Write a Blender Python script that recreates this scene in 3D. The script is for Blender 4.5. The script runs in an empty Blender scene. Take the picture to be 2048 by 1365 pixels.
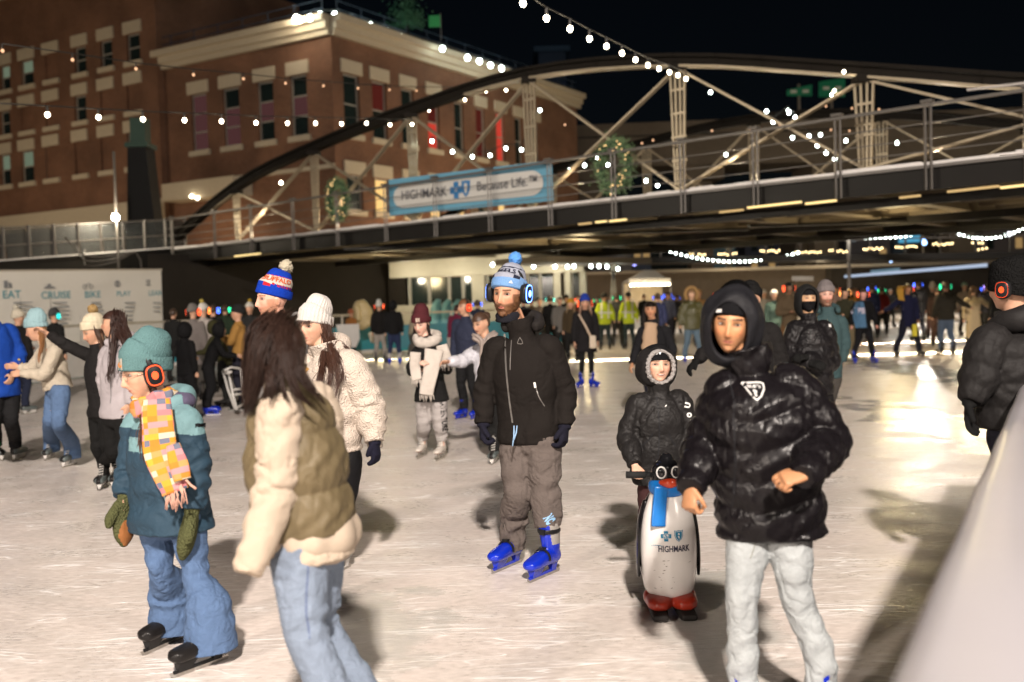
import bpy, bmesh, math, random
import numpy as np
from mathutils import Vector, Matrix
from mathutils.bvhtree import BVHTree

R = math.radians
scene = bpy.context.scene
COL = scene.collection

# ------------------------------------------------------------------ camera
CAM_H, FPX = 1.68, 1991.0
cam_data = bpy.data.cameras.new('camera')
cam_data.sensor_width = 36.0
cam_data.lens = FPX / 2048 * 36.0
cam_data.clip_start, cam_data.clip_end = 0.05, 2000
cam_data.dof.use_dof = True
cam_data.dof.focus_distance = 6.2
cam_data.dof.aperture_fstop = 1.5
cam = bpy.data.objects.new('camera', cam_data)
COL.objects.link(cam)
CAM_R = Matrix.Rotation(R(90 - 2.2), 3, 'X') @ Matrix.Rotation(R(-1.72), 3, 'Z')
cam.matrix_world = Matrix.Translation((0, 0, CAM_H)) @ CAM_R.to_4x4()
scene.camera = cam

# ------------------------------------------------------------------ night sky
world = bpy.data.worlds.new('World')
scene.world = world
world.use_nodes = True
wn, wl = world.node_tree.nodes, world.node_tree.links
wn.clear()
sky = wn.new('ShaderNodeTexSky')
sky.sky_type = 'NISHITA'
sky.sun_disc = False
sky.sun_elevation = R(38)
sky.sun_rotation = R(176)
wbg = wn.new('ShaderNodeBackground')
wbg.inputs['Strength'].default_value = 0.0006
wout = wn.new('ShaderNodeOutputWorld')
wl.new(sky.outputs[0], wbg.inputs[0])
wl.new(wbg.outputs[0], wout.inputs[0])

# moonlight, almost nothing
sun_d = bpy.data.lights.new('moon', 'SUN')
sun_d.energy = 0.01
sun_d.angle = R(0.5)
sun_o = bpy.data.objects.new('moon', sun_d)
sun_o.rotation_euler = (R(52), 0, R(-4))
COL.objects.link(sun_o)

scene.view_settings.view_transform = 'Standard'
scene.view_settings.look = 'None'
scene.view_settings.exposure = 0.0
scene.view_settings.gamma = 1.0
scene.render.engine = 'CYCLES'
scene.cycles.use_denoising = True
scene.cycles.max_bounces = 6
scene.cycles.diffuse_bounces = 3
scene.cycles.glossy_bounces = 3
scene.cycles.transmission_bounces = 4
scene.cycles.transparent_max_bounces = 12
scene.cycles.sample_clamp_indirect = 4.0
scene.cycles.caustics_reflective = False
scene.cycles.caustics_refractive = False

# assumed rink floodlights, then added lamps for the bridge and the far ice: (lamp position, aim, watts, beam, colour, lamp radius)
FLOODS = [((0.9, -13.0, 13.5), (0.0, 10.0, 0.0), 47000, 100, (1.0, 0.885, 0.79), 0.48),
          ((-8.5, -7.0, 5.4), (0.0, 9.0, 0.8), 6000, 120, (1.0, 0.86, 0.74), 0.4),
          ((10.5, -6.0, 6.4), (0.0, 10.0, 0.5), 5000, 120, (1.0, 0.87, 0.76), 0.4),
          ((31.5, 76.0, 9.6), (12.0, 40.0, 0.0), 6500, 120, (1.0, 0.90, 0.78), 0.3),
          ((-19.0, 14.0, 6.5), (3.0, 27.0, 7.0), 9000, 56, (1.0, 0.88, 0.72), 0.25),  # added out of view, brightening the bridge and its banner
          ((3.0, 51.0, 6.1), (3.0, 51.5, 0.0), 3600, 130, (1.0, 0.92, 0.8), 0.2),
          ((17.0, 50.0, 6.1), (17.0, 50.5, 0.0), 3600, 130, (1.0, 0.92, 0.8), 0.2)]

# ------------------------------------------------------------------ pixel rays -> points in the place
def ray(px, py):
    return CAM_R @ Vector(((px - 1024) / FPX, (682.5 - py) / FPX, -1.0))
def P(px, py, Y):
    d = ray(px, py)
    return Vector((0, 0, CAM_H)) + d * (Y / d.y)
def G(px, py, z=0.0):
    d = ray(px, py)
    return Vector((0, 0, CAM_H)) + d * ((z - CAM_H) / d.z)
def PL(px, py, o, n):
    d = ray(px, py)
    c = Vector((0, 0, CAM_H))
    return c + d * ((o - c).dot(n) / d.dot(n))

# ------------------------------------------------------------------ tagging and linking
def tag(o, label=None, cat=None, group=None, kind=None):
    if label: o['label'] = label
    if cat: o['category'] = cat
    if group: o['group'] = group
    if kind: o['kind'] = kind
    return o
def empty(name, loc, label=None, cat=None, group=None, kind=None, rz=0):
    o = bpy.data.objects.new(name, None)
    o.empty_display_size = 0.1
    o.location = loc
    o.rotation_euler = (0, 0, rz)
    COL.objects.link(o)
    return tag(o, label, cat, group, kind)
def link(name, me, mats=None, parent=None, loc=None):
    if mats is not None:
        if not isinstance(mats, (list, tuple)): mats = [mats]
        if len(me.materials) == 0:
            for m in mats: me.materials.append(m)
    o = bpy.data.objects.new(name, me)
    COL.objects.link(o)
    if parent is not None: o.parent = parent
    if loc is not None: o.location = loc
    return o
def copy_tree(o, parent=None):
    c = o.copy(); COL.objects.link(c)
    if parent is not None: c.parent = parent
    for ch in [x for x in bpy.data.objects if x.parent == o]:
        copy_tree(ch, c)
    return c

# ------------------------------------------------------------------ mesh building
class MB:
    """collects vertices and faces (world space), built as one mesh relative to its parent"""
    def __init__(s):
        s.v, s.f, s.m, s.n = [], [], [], 0
    def add(s, v, f, mi=0):
        v = np.asarray(v, dtype=float).reshape(-1, 3)
        s.v.append(v)
        off = s.n
        s.f.extend([tuple(i + off for i in q) for q in f])
        if isinstance(mi, (list, tuple, np.ndarray)): s.m.extend(list(mi))
        else: s.m.extend([mi] * len(f))
        s.n += len(v)
        return s
    def box(s, c, size, M=None, mi=0):
        x, y, z = size[0] / 2, size[1] / 2, size[2] / 2
        vs = [Vector((a * x, b * y, e * z)) for a in (-1, 1) for b in (-1, 1) for e in (-1, 1)]
        if M is not None: vs = [M @ v for v in vs]
        c = Vector(c)
        s.add([tuple(v + c) for v in vs], [(0, 1, 3, 2), (4, 6, 7, 5), (0, 4, 5, 1), (2, 3, 7, 6), (0, 2, 6, 4), (1, 5, 7, 3)], mi)
        return s
    def bar(s, a, b, w, h, up=Vector((0, 0, 1)), mi=0):
        """rectangular bar from a to b, w across, h along up"""
        a, b = Vector(a), Vector(b)
        t = (b - a).normalized()
        sd = t.cross(up)
        if sd.length < 1e-4: sd = t.cross(Vector((0, 1, 0)))
        sd.normalize()
        u = sd.cross(t).normalized()
        M = Matrix((sd, t, u)).transposed()
        return s.box((a + b) / 2, (w, (b - a).length, h), M, mi)
    def tube(s, pts, r, n=8, mi=0, close=True):
        v, f = loft([(p, r if not isinstance(r, (list, tuple)) else r[i], r if not isinstance(r, (list, tuple)) else r[i]) for i, p in enumerate(pts)],
                    n=n, step=None)
        return s.add(v, f, mi)
    def ball(s, c, r, nu=12, nv=8, M=None, mi=0):
        v, f = ellipsoid(c, (r, r, r) if not isinstance(r, (tuple, list)) else r, nu, nv, M)
        return s.add(v, f, mi)
    def mesh(s, name, base=None, smooth=False):
        v = np.concatenate(s.v) if s.v else np.zeros((0, 3))
        if base is not None: v = v - np.array(base)[None, :]
        me = bpy.data.meshes.new(name)
        me.from_pydata(v.tolist(), [], s.f)
        me.polygons.foreach_set('material_index', s.m)
        if smooth: me.polygons.foreach_set('use_smooth', [True] * len(s.f))
        me.update()
        return me
    def build(s, name, mats, parent=None, smooth=False):
        base = parent_loc(parent)
        o = link(name, s.mesh(name, base, smooth), mats, parent)
        return o
def parent_loc(p):
    t = Vector((0, 0, 0))
    while p is not None:
        t += p.location
        p = p.parent
    return tuple(t)

def catmull(A, step):
    """A: (n,k) control rows; resample along with spacing step on the first three columns"""
    A = np.asarray(A, float)
    n = len(A)
    if n == 2: B = np.vstack([2 * A[0] - A[1], A, 2 * A[1] - A[0]])
    else: B = np.vstack([2 * A[0] - A[1], A, 2 * A[-1] - A[-2]])
    out = []
    for i in range(n - 1):
        p0, p1, p2, p3 = B[i], B[i + 1], B[i + 2], B[i + 3]
        L = np.linalg.norm(p2[:3] - p1[:3])
        m = max(1, int(round(L / step)))
        t = (np.arange(m) / m)[:, None]
        out.append(0.5 * ((2 * p1) + (-p0 + p2) * t + (2 * p0 - 5 * p1 + 4 * p2 - p3) * t ** 2 + (-p0 + 3 * p1 - 3 * p2 + p3) * t ** 3))
    out.append(A[-1:])
    return np.concatenate(out)

def loft(pts, n=20, side=None, step=0.02, mod=None, cap=True, sq=2.0, rnd=0.0):
    """pts: (centre, rx, ry). rx lies along side. mod(s, theta)->radial offset in metres. returns verts, faces"""
    A = np.array([[p[0][0], p[0][1], p[0][2], p[1], p[2]] for p in pts], float)
    if step: A = catmull(A, step)
    C, rx, ry = A[:, :3], np.maximum(A[:, 3], 1e-4), np.maximum(A[:, 4], 1e-4)
    T = np.gradient(C, axis=0) if len(C) > 1 else np.array([[0, 0, 1.]])
    T /= (np.linalg.norm(T, axis=1)[:, None] + 1e-12)
    if side is None:
        sd = np.cross(T[0], [0, 0, 1.0])
        if np.linalg.norm(sd) < 0.1: sd = np.cross(T[0], [0, 1.0, 0])
        S = np.zeros_like(T)
        for i in range(len(T)):
            sd = sd - T[i] * np.dot(sd, T[i]); sd /= (np.linalg.norm(sd) + 1e-12); S[i] = sd
    else:
        sd = np.asarray(side, float)
        if sd.ndim == 1: sd = np.repeat(sd[None], len(T), 0)
        else:
            q = np.linspace(0, len(sd) - 1, len(T)); i0 = np.floor(q).astype(int); i1 = np.minimum(i0 + 1, len(sd) - 1); w = (q - i0)[:, None]
            sd = sd[i0] * (1 - w) + sd[i1] * w
        S = sd - T * np.sum(sd * T, axis=1)[:, None]
        S /= (np.linalg.norm(S, axis=1)[:, None] + 1e-12)
    F = np.cross(T, S)
    seg = np.linalg.norm(np.diff(C, axis=0), axis=1)
    s = np.concatenate([[0], np.cumsum(seg)])
    th = np.arange(n) / n * 2 * math.pi
    c, sn = np.cos(th), np.sin(th)
    if sq != 2.0:
        c2 = np.sign(c) * np.abs(c) ** (2 / sq); s2 = np.sign(sn) * np.abs(sn) ** (2 / sq)
    else: c2, s2 = c, sn
    X = rx[:, None] * c2[None]; Y = ry[:, None] * s2[None]
    if mod is not None:
        d = mod(s[:, None], th[None, :])
        X = X + d * c[None]; Y = Y + d * sn[None]
    V = C[:, None] + S[:, None] * X[..., None] + F[:, None] * Y[..., None]
    rings = [V[i] for i in range(len(V))]
    if rnd:
        for end in (0, 1):
            i = 0 if end == 0 else len(V) - 1
            sgn = -1 if end == 0 else 1
            rr = min(rx[i], ry[i]) * rnd
            extra = []
            for a in (0.45, 0.85, 1.2):
                extra.append(C[i] + T[i] * sgn * rr * math.sin(a) + (V[i] - C[i]) * math.cos(a))
            rings = (extra[::-1] + rings) if end == 0 else (rings + extra)
    m = len(rings)
    V = np.concatenate(rings)
    f = []
    for i in range(m - 1):
        for j in range(n):
            k = (j + 1) % n
            f.append((i * n + j, i * n + k, (i + 1) * n + k, (i + 1) * n + j))
    if cap:
        f.append(tuple(range(n - 1, -1, -1)))
        f.append(tuple((m - 1) * n + j for j in range(n)))
    return V, f

def ellipsoid(c, r, nu=16, nv=10, M=None):
    v = [(0, 0, 1.0)]
    for i in range(1, nv):
        a = math.pi * i / nv
        for j in range(nu):
            b = 2 * math.pi * j / nu
            v.append((math.sin(a) * math.cos(b), math.sin(a) * math.sin(b), math.cos(a)))
    v.append((0, 0, -1.0))
    v = np.array(v) * np.array(r)[None]
    if M is not None: v = v @ np.array(M.to_3x3() if len(M) == 4 else M).T
    v = v + np.array(c)[None]
    f = [(0, 1 + j, 1 + (j + 1) % nu) for j in range(nu)]
    for i in range(nv - 2):
        for j in range(nu):
            a, b = 1 + i * nu + j, 1 + i * nu + (j + 1) % nu
            f.append((a, a + nu, b + nu, b))
    e = len(v) - 1
    f += [(e, 1 + (nv - 2) * nu + (j + 1) % nu, 1 + (nv - 2) * nu + j) for j in range(nu)]
    return v, f

_tmp = bpy.data.scenes.new('tmp')
_tmp.view_layers[0].update()
def fuse(mb, voxel, smooth=2, factor=0.5):
    """one continuous skin round all the pieces of mb; returns vertex array and quads array"""
    me = mb.mesh('tmp')
    o = bpy.data.objects.new('tmp', me)
    _tmp.collection.objects.link(o)
    m = o.modifiers.new('r', 'REMESH'); m.mode = 'VOXEL'; m.voxel_size = voxel; m.adaptivity = 0
    if smooth:
        q = o.modifiers.new('s', 'SMOOTH'); q.iterations = smooth; q.factor = factor
    dg = _tmp.view_layers[0].depsgraph
    dg.update()
    ev = o.evaluated_get(dg)
    r = bpy.data.meshes.new_from_object(ev)
    bpy.data.objects.remove(o); bpy.data.meshes.remove(me)
    return r
def verts_of(me):
    a = np.empty(len(me.vertices) * 3); me.vertices.foreach_get('co', a)
    return a.reshape(-1, 3)
def set_verts(me, a):
    me.vertices.foreach_set('co', np.ascontiguousarray(a).reshape(-1)); me.update()
def normals_of(me):
    a = np.empty(len(me.vertices) * 3); me.vertices.foreach_get('normal', a)
    return a.reshape(-1, 3)
def finish(name, me, mats, parent, paint=None, bumpy=None, vcol=None):
    """smooth-shade, optional paint(centres)->material index, bumpy(verts, normals)->offset, then link under parent"""
    me.name = name
    v = verts_of(me)
    if bumpy is not None:
        nn = normals_of(me)
        v = v + nn * bumpy(v)[:, None]
    if paint is not None:
        c = np.empty(len(me.polygons) * 3); me.polygons.foreach_get('center', c)
        idx = paint(c.reshape(-1, 3)).astype(np.int32)
    if vcol is not None:
        ca = me.color_attributes.new('tint', 'FLOAT_COLOR', 'POINT')
        q = vcol(v); q = np.concatenate([q, np.ones((len(q), 1))], 1)
        ca.data.foreach_set('color', q.reshape(-1))
    base = np.array(parent_loc(parent))
    set_verts(me, v - base[None])
    me.polygons.foreach_set('use_smooth', [True] * len(me.polygons))
    me.materials.clear()
    o = link(name, me, mats, parent)
    if paint is not None: me.polygons.foreach_set('material_index', idx)
    return o

# smooth pseudo-random field on (n,3)
def field(v, scale, seed=0, octs=2):
    rs = np.random.RandomState(seed)
    out = np.zeros(v.shape[:-1]); a = 1.0; tot = 0
    for o in range(octs):
        for k in range(4):
            w = rs.randn(3); w /= np.linalg.norm(w); w *= scale * (1 + .5 * rs.rand()) * 6.28
            w2 = rs.randn(3) * scale * 3
            out += a * np.sin(v @ w + 1.6 * np.sin(v @ w2 + rs.rand() * 6) + rs.rand() * 6.28) / 4
        tot += a; a *= 0.5; scale *= 2.1
    return out / tot
# ------------------------------------------------------------------ materials
def new_mat(name):
    m = bpy.data.materials.new(name); m.use_nodes = True
    n, l = m.node_tree.nodes, m.node_tree.links
    n.clear()
    out = n.new('ShaderNodeOutputMaterial'); b = n.new('ShaderNodeBsdfPrincipled')
    l.new(b.outputs[0], out.inputs[0])
    return m, n, l, b
def srgb(r, g, b):
    f = lambda c: (c / 255 / 12.92) if c / 255 < 0.04045 else ((c / 255 + 0.055) / 1.055) ** 2.4
    return (f(r), f(g), f(b), 1)
_cache = {}
def fabric(col, rough=0.85, scale=220, bump=0.25, big=9, bigb=0.35, var=0.25, sheen=0.0, spec=0.3, name='cloth', weave='NOISE', metal=0.0, coat=0.0, dist=0.004, bigdist=0.03, warp=0):
    key = ('f', tuple(col), rough, scale, bump, big, bigb, var, sheen, spec, weave, metal, coat, dist, bigdist, warp)
    if key in _cache: return _cache[key]
    if max(col[:3]) < .035: spec *= .4
    elif max(col[:3]) > .3: col = tuple(c * .8 for c in col[:3])
    m, n, l, b = new_mat(name)
    tc = n.new('ShaderNodeTexCoord')
    t1 = n.new('ShaderNodeTexNoise'); t1.inputs['Scale'].default_value = big; t1.inputs['Detail'].default_value = 4
    t1.inputs['Distortion'].default_value = warp
    l.new(tc.outputs['Object'], t1.inputs['Vector'])
    if weave == 'VORONOI':
        t2 = n.new('ShaderNodeTexVoronoi'); t2.inputs['Scale'].default_value = scale; h2 = t2.outputs['Distance']
    else:
        t2 = n.new('ShaderNodeTexNoise'); t2.inputs['Scale'].default_value = scale; t2.inputs['Detail'].default_value = 2; h2 = t2.outputs['Fac']
    l.new(tc.outputs['Object'], t2.inputs['Vector'])
    mx = n.new('ShaderNodeMixRGB'); mx.blend_type = 'MIX'
    mx.inputs[1].default_value = (col[0] * (1 - var), col[1] * (1 - var), col[2] * (1 - var), 1)
    mx.inputs[2].default_value = (min(1, col[0] * (1 + var)), min(1, col[1] * (1 + var)), min(1, col[2] * (1 + var)), 1)
    ad = n.new('ShaderNodeMath'); ad.operation = 'ADD'; l.new(t1.outputs['Fac'], ad.inputs[0]); l.new(h2, ad.inputs[1])
    ml = n.new('ShaderNodeMath'); ml.operation = 'MULTIPLY'; l.new(ad.outputs[0], ml.inputs[0]); ml.inputs[1].default_value = 0.5
    l.new(ml.outputs[0], mx.inputs[0]); l.new(mx.outputs[0], b.inputs['Base Color'])
    b1 = n.new('ShaderNodeBump'); b1.inputs['Strength'].default_value = bigb; b1.inputs['Distance'].default_value = bigdist; l.new(t1.outputs['Fac'], b1.inputs['Height'])
    b2 = n.new('ShaderNodeBump'); b2.inputs['Strength'].default_value = bump; b2.inputs['Distance'].default_value = dist; l.new(h2, b2.inputs['Height'])
    l.new(b1.outputs[0], b2.inputs['Normal']); l.new(b2.outputs[0], b.inputs['Normal'])
    b.inputs['Roughness'].default_value = rough
    b.inputs['Specular IOR Level'].default_value = spec
    b.inputs['Metallic'].default_value = metal
    b.inputs['Coat Weight'].default_value = coat
    b.inputs['Sheen Weight'].default_value = sheen
    _cache[key] = m
    return m
def plain(col, rough=0.5, metal=0.0, spec=0.5, name='paint', coat=0.0, grime=0.15):
    key = ('p', tuple(col), rough, metal, spec, coat, grime)
    if key in _cache: return _cache[key]
    m = fabric(col, rough=rough, scale=60, bump=0.05, big=5, bigb=0.05, var=grime, spec=spec, name=name, metal=metal, coat=coat)
    _cache[key] = m
    return m
def glow(col, strength, name='glow', sample=False):
    key = ('g', tuple(col), strength, sample)
    if key in _cache: return _cache[key]
    m = bpy.data.materials.new(name); m.use_nodes = True
    n, l = m.node_tree.nodes, m.node_tree.links; n.clear()
    out = n.new('ShaderNodeOutputMaterial'); e = n.new('ShaderNodeEmission')
    e.inputs[0].default_value = (col[0], col[1], col[2], 1); e.inputs[1].default_value = strength
    l.new(e.outputs[0], out.inputs[0])
    m.cycles.emission_sampling = 'AUTO' if sample else 'NONE'
    _cache[key] = m
    return m
def glass(col=(0.02, 0.03, 0.03), rough=0.08, name='glass', alpha=1.0):
    m, n, l, b = new_mat(name)
    b.inputs['Base Color'].default_value = (*col, 1); b.inputs['Roughness'].default_value = rough
    b.inputs['Specular IOR Level'].default_value = 0.8
    b.inputs['Alpha'].default_value = alpha
    return m
def puffer(col, name='quilted nylon', rough=0.3):
    return fabric(col, rough=rough, scale=26, bump=0.42, big=11, bigb=0.6, var=0.2, spec=0.5, coat=0.12, dist=0.012, bigdist=0.035, warp=1.2, name=name)
def knit(col, name='knit'):
    return fabric(col, rough=0.95, scale=160, bump=0.7, big=14, bigb=0.1, var=0.22, spec=0.15, name=name, weave='VORONOI', dist=0.004)
def sherpa(col, name='sherpa fleece'):
    return fabric(col, rough=1.0, scale=95, bump=1.0, big=16, bigb=0.5, var=0.14, spec=0.1, name=name, weave='VORONOI', dist=0.009, bigdist=0.015)
def denim(col, name='denim'):
    return fabric(col, rough=0.9, scale=420, bump=0.25, big=13, bigb=.5, var=.38, spec=.2, name=name, warp=2.0, bigdist=.022)
def cloth(col, name='cloth', **k):
    return fabric(col, name=name, **k)

def skin_mat():
    m, n, l, b = new_mat('skin')
    a = n.new('ShaderNodeAttribute'); a.attribute_name = 'tint'
    l.new(a.outputs['Color'], b.inputs['Base Color'])
    b.inputs['Roughness'].default_value = 0.5
    b.inputs['Specular IOR Level'].default_value = 0.35
    b.inputs['Subsurface Weight'].default_value = 0.08
    b.inputs['Subsurface Radius'].default_value = (0.012, 0.005, 0.003)
    b.inputs['Subsurface Scale'].default_value = 1.0
    tc = n.new('ShaderNodeTexCoord'); t = n.new('ShaderNodeTexNoise'); t.inputs['Scale'].default_value = 180
    l.new(tc.outputs['Object'], t.inputs['Vector'])
    bp = n.new('ShaderNodeBump'); bp.inputs['Strength'].default_value = 0.15; bp.inputs['Distance'].default_value = 0.003
    l.new(t.outputs['Fac'], bp.inputs['Height']); l.new(bp.outputs[0], b.inputs['Normal'])
    return m
SKIN = skin_mat()

DAMP_SHADE = [(5.3, 12.4, .6, 3.4), (8.6, 21, .8, 6), (1.0, 5.2, .3, .9), (-0.75, 5.0, .3, 1.0)]
def ice_mat():
    m, n, l, b = new_mat('ice')
    tc = n.new('ShaderNodeTexCoord')
    def noise(scale, rot, stretch, detail=3, dist=0.0):
        mp = n.new('ShaderNodeMapping'); mp.inputs['Rotation'].default_value = (0, 0, R(rot)); mp.inputs['Scale'].default_value = (stretch, 1, 1)
        t = n.new('ShaderNodeTexNoise'); t.inputs['Scale'].default_value = scale; t.inputs['Detail'].default_value = detail; t.inputs['Distortion'].default_value = dist
        l.new(tc.outputs['Object'], mp.inputs['Vector']); l.new(mp.outputs[0], t.inputs['Vector'])
        return t.outputs['Fac']
    def ramp(src, a, c):
        r = n.new('ShaderNodeMapRange'); r.inputs['From Min'].default_value = a; r.inputs['From Max'].default_value = c; l.new(src, r.inputs['Value'])
        return r.outputs['Result']
    def op(o, a, c):
        q = n.new('ShaderNodeMath'); q.operation = o
        for i, x in enumerate((a, c)):
            if isinstance(x, (int, float)): q.inputs[i].default_value = x
            else: l.new(x, q.inputs[i])
        return q.outputs[0]
    # skate cuts: thin bright lines where stretched noise crosses a value
    def cuts(scale, rot, stretch, width, dist):
        f = noise(scale, rot, stretch, 1, dist)
        d = op('ABSOLUTE', op('SUBTRACT', f, 0.5), 0)
        return ramp(d, width, 0.0)
    brush = noise(38, 14, 0.5, 6)
    brush2 = noise(24, -30, 0.6, 6)
    patch = noise(0.55, 20, 0.6, 4)
    patch2 = noise(2.2, 0, 1, 3)
    fine = noise(130, 0, 1, 3)
    c1 = cuts(7, 18, 0.13, 0.014, 0.3); c2 = cuts(4.5, -38, 0.12, 0.012, 0.6); c3 = cuts(3.0, 62, 0.08, 0.006, 0.2); c4 = cuts(13, 12, 0.10, 0.016, 0.1)
    mask = ramp(noise(3.0, 40, 0.7, 3), 0.44, 0.58)
    cut = op('MULTIPLY', op('MAXIMUM', op('MAXIMUM', c1, c2), op('MAXIMUM', c3, c4)), mask)
    v = op('ADD', op('MULTIPLY', brush, 0.5), op('MULTIPLY', brush2, 0.5))
    v = ramp(v, 0.38, 0.62)
    cr = n.new('ShaderNodeMixRGB'); cr.inputs[1].default_value = (0.60, 0.55, 0.51, 1); cr.inputs[2].default_value = (0.75, 0.70, 0.66, 1)
    l.new(v, cr.inputs[0])
    cr2 = n.new('ShaderNodeMixRGB'); cr2.blend_type = 'MULTIPLY'; cr2.inputs[0].default_value = 1.0
    pc = n.new('ShaderNodeMixRGB'); pc.inputs[1].default_value = (0.90, 0.885, 0.865, 1); pc.inputs[2].default_value = (1.0, 0.96, 0.95, 1)
    l.new(ramp(op('ADD', op('MULTIPLY', patch, 0.6), op('MULTIPLY', patch2, 0.4)), 0.38, 0.6), pc.inputs[0])
    l.new(cr.outputs[0], cr2.inputs[1]); l.new(pc.outputs[0], cr2.inputs[2])
    cr3 = n.new('ShaderNodeMixRGB'); cr3.inputs[2].default_value = (0.97, 0.94, 0.92, 1)
    l.new(op('MULTIPLY', cut, 0.95), cr3.inputs[0]); l.new(cr2.outputs[0], cr3.inputs[1])
    l.new(cr3.outputs[0], b.inputs['Base Color'])
    h = op('ADD', op('ADD', op('MULTIPLY', brush, 0.8), op('MULTIPLY', brush2, 0.5)), op('ADD', op('MULTIPLY', fine, 0.35), op('MULTIPLY', cut, 0.8)))
    bp = n.new('ShaderNodeBump'); bp.inputs['Strength'].default_value = 0.35; bp.inputs['Distance'].default_value = 0.008
    l.new(h, bp.inputs['Height']); l.new(bp.outputs[0], b.inputs['Normal'])
    rr = n.new('ShaderNodeMapRange'); rr.inputs['From Min'].default_value = 0.35; rr.inputs['From Max'].default_value = 0.65
    rr.inputs['To Min'].default_value = 0.22; rr.inputs['To Max'].default_value = 0.5
    l.new(op('ADD', op('MULTIPLY', patch2, 0.5), op('MULTIPLY', brush, 0.5)), rr.inputs['Value']); # soft-edged smooth damp spots, shadows on the ice put into their colour
    geo = n.new('ShaderNodeNewGeometry'); damp_shade = None
    for (x, y, rx, ry) in DAMP_SHADE:
        mp = n.new('ShaderNodeMapping'); mp.vector_type = 'POINT'; mp.inputs['Location'].default_value = (-x / rx, -y / ry, 0); mp.inputs['Scale'].default_value = (1 / rx, 1 / ry, 1)
        l.new(tc.outputs['Object'], mp.inputs['Vector']); vl = n.new('ShaderNodeVectorMath'); vl.operation = 'LENGTH'; l.new(mp.outputs[0], vl.inputs[0])
        q = ramp(op('ADD', vl.outputs['Value'], op('MULTIPLY', op('SUBTRACT', patch2, 0.5), 2.6)), 1.15, 0.7)
        damp_shade = q if damp_shade is None else op('MAXIMUM', damp_shade, q)
    wr = op('MULTIPLY', rr.outputs[0], op('SUBTRACT', 1.0, op('MULTIPLY', damp_shade, 0.72)))
    l.new(wr, b.inputs['Roughness'])
    wc = n.new('ShaderNodeMixRGB'); wc.inputs[2].default_value = (0.42, 0.43, 0.40, 1); l.new(op('MULTIPLY', damp_shade, 0.55), wc.inputs[0]); l.new(cr3.outputs[0], wc.inputs[1]); l.new(wc.outputs[0], b.inputs['Base Color'])  # shadow tone mixed into the spots
    b.inputs['Specular IOR Level'].default_value = 0.35
    b.inputs['IOR'].default_value = 1.4
    return m

def brick_mat():
    m, n, l, b = new_mat('brick wall')
    tc = n.new('ShaderNodeTexCoord'); t = n.new('ShaderNodeTexBrick')
    mp = n.new('ShaderNodeMapping'); l.new(tc.outputs['UV'], mp.inputs['Vector']); l.new(mp.outputs[0], t.inputs['Vector'])
    t.inputs['Scale'].default_value = 1.0; t.inputs['Brick Width'].default_value = 0.22; t.inputs['Row Height'].default_value = 0.075; t.inputs['Mortar Size'].default_value = 0.008
    t.inputs['Color1'].default_value = (0.15, 0.064, 0.034, 1); t.inputs['Color2'].default_value = (0.21, 0.095, 0.05, 1); t.inputs['Mortar'].default_value = (0.22, 0.15, 0.11, 1)
    nz = n.new('ShaderNodeTexNoise'); nz.inputs['Scale'].default_value = 0.35; nz.inputs['Detail'].default_value = 6; l.new(tc.outputs['UV'], nz.inputs['Vector'])
    mx = n.new('ShaderNodeMixRGB'); mx.blend_type = 'MULTIPLY'; mx.inputs[0].default_value = 0.7
    rp = n.new('ShaderNodeMapRange'); rp.inputs['From Min'].default_value = 0.3; rp.inputs['From Max'].default_value = 0.7; rp.inputs['To Min'].default_value = 0.45; rp.inputs['To Max'].default_value = 1.2
    l.new(nz.outputs['Fac'], rp.inputs['Value']); l.new(t.outputs['Color'], mx.inputs[1]); l.new(rp.outputs[0], mx.inputs[2])
    l.new(mx.outputs[0], b.inputs['Base Color']); b.inputs['Roughness'].default_value = 0.9
    bp = n.new('ShaderNodeBump'); bp.inputs['Strength'].default_value = 0.5; bp.inputs['Distance'].default_value = 0.01; l.new(t.outputs['Fac'], bp.inputs['Height']); bp.invert = True
    l.new(bp.outputs[0], b.inputs['Normal'])
    return m

ICE = ice_mat(); BRICK = brick_mat()
CREAM = plain((0.62, 0.55, 0.42), 0.8, name='cream stone', grime=0.25)
STEEL_DARK = plain((0.016, 0.015, 0.014), 0.45, 0.3, name='dark painted steel')
STEEL_GREY = plain((0.16, 0.15, 0.14), 0.5, 0.4, name='grey steel')
STEEL_PALE = plain((0.55, 0.5, 0.42), 0.45, 0.3, name='pale steel')
SNOW = fabric((0.82, 0.8, 0.78), rough=0.9, scale=30, bump=0.3, big=3, bigb=0.3, name='snow')
BLADE = plain((0.6, 0.58, 0.55), 0.22, 1.0, name='blade steel')
BLACK_PLASTIC = plain((0.012, 0.012, 0.013), 0.35, name='black plastic')
WHITE_PLASTIC = plain((0.72, 0.7, 0.67), 0.35, name='white plastic')
WARM_BULB = glow((1.0, 0.86, 0.62), 26, name='warm bulb')
COOL_BULB = glow((0.86, 1.0, 0.93), 26, name='cool bulb')
CONCRETE = fabric((0.22, 0.2, 0.18), rough=0.9, scale=12, bump=0.3, big=0.6, bigb=0.2, name='concrete')
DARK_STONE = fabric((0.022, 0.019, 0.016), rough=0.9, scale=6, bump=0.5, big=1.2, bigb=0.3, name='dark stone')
TEAL = plain((0.03, 0.30, 0.38), 0.5, name='teal board')
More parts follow.
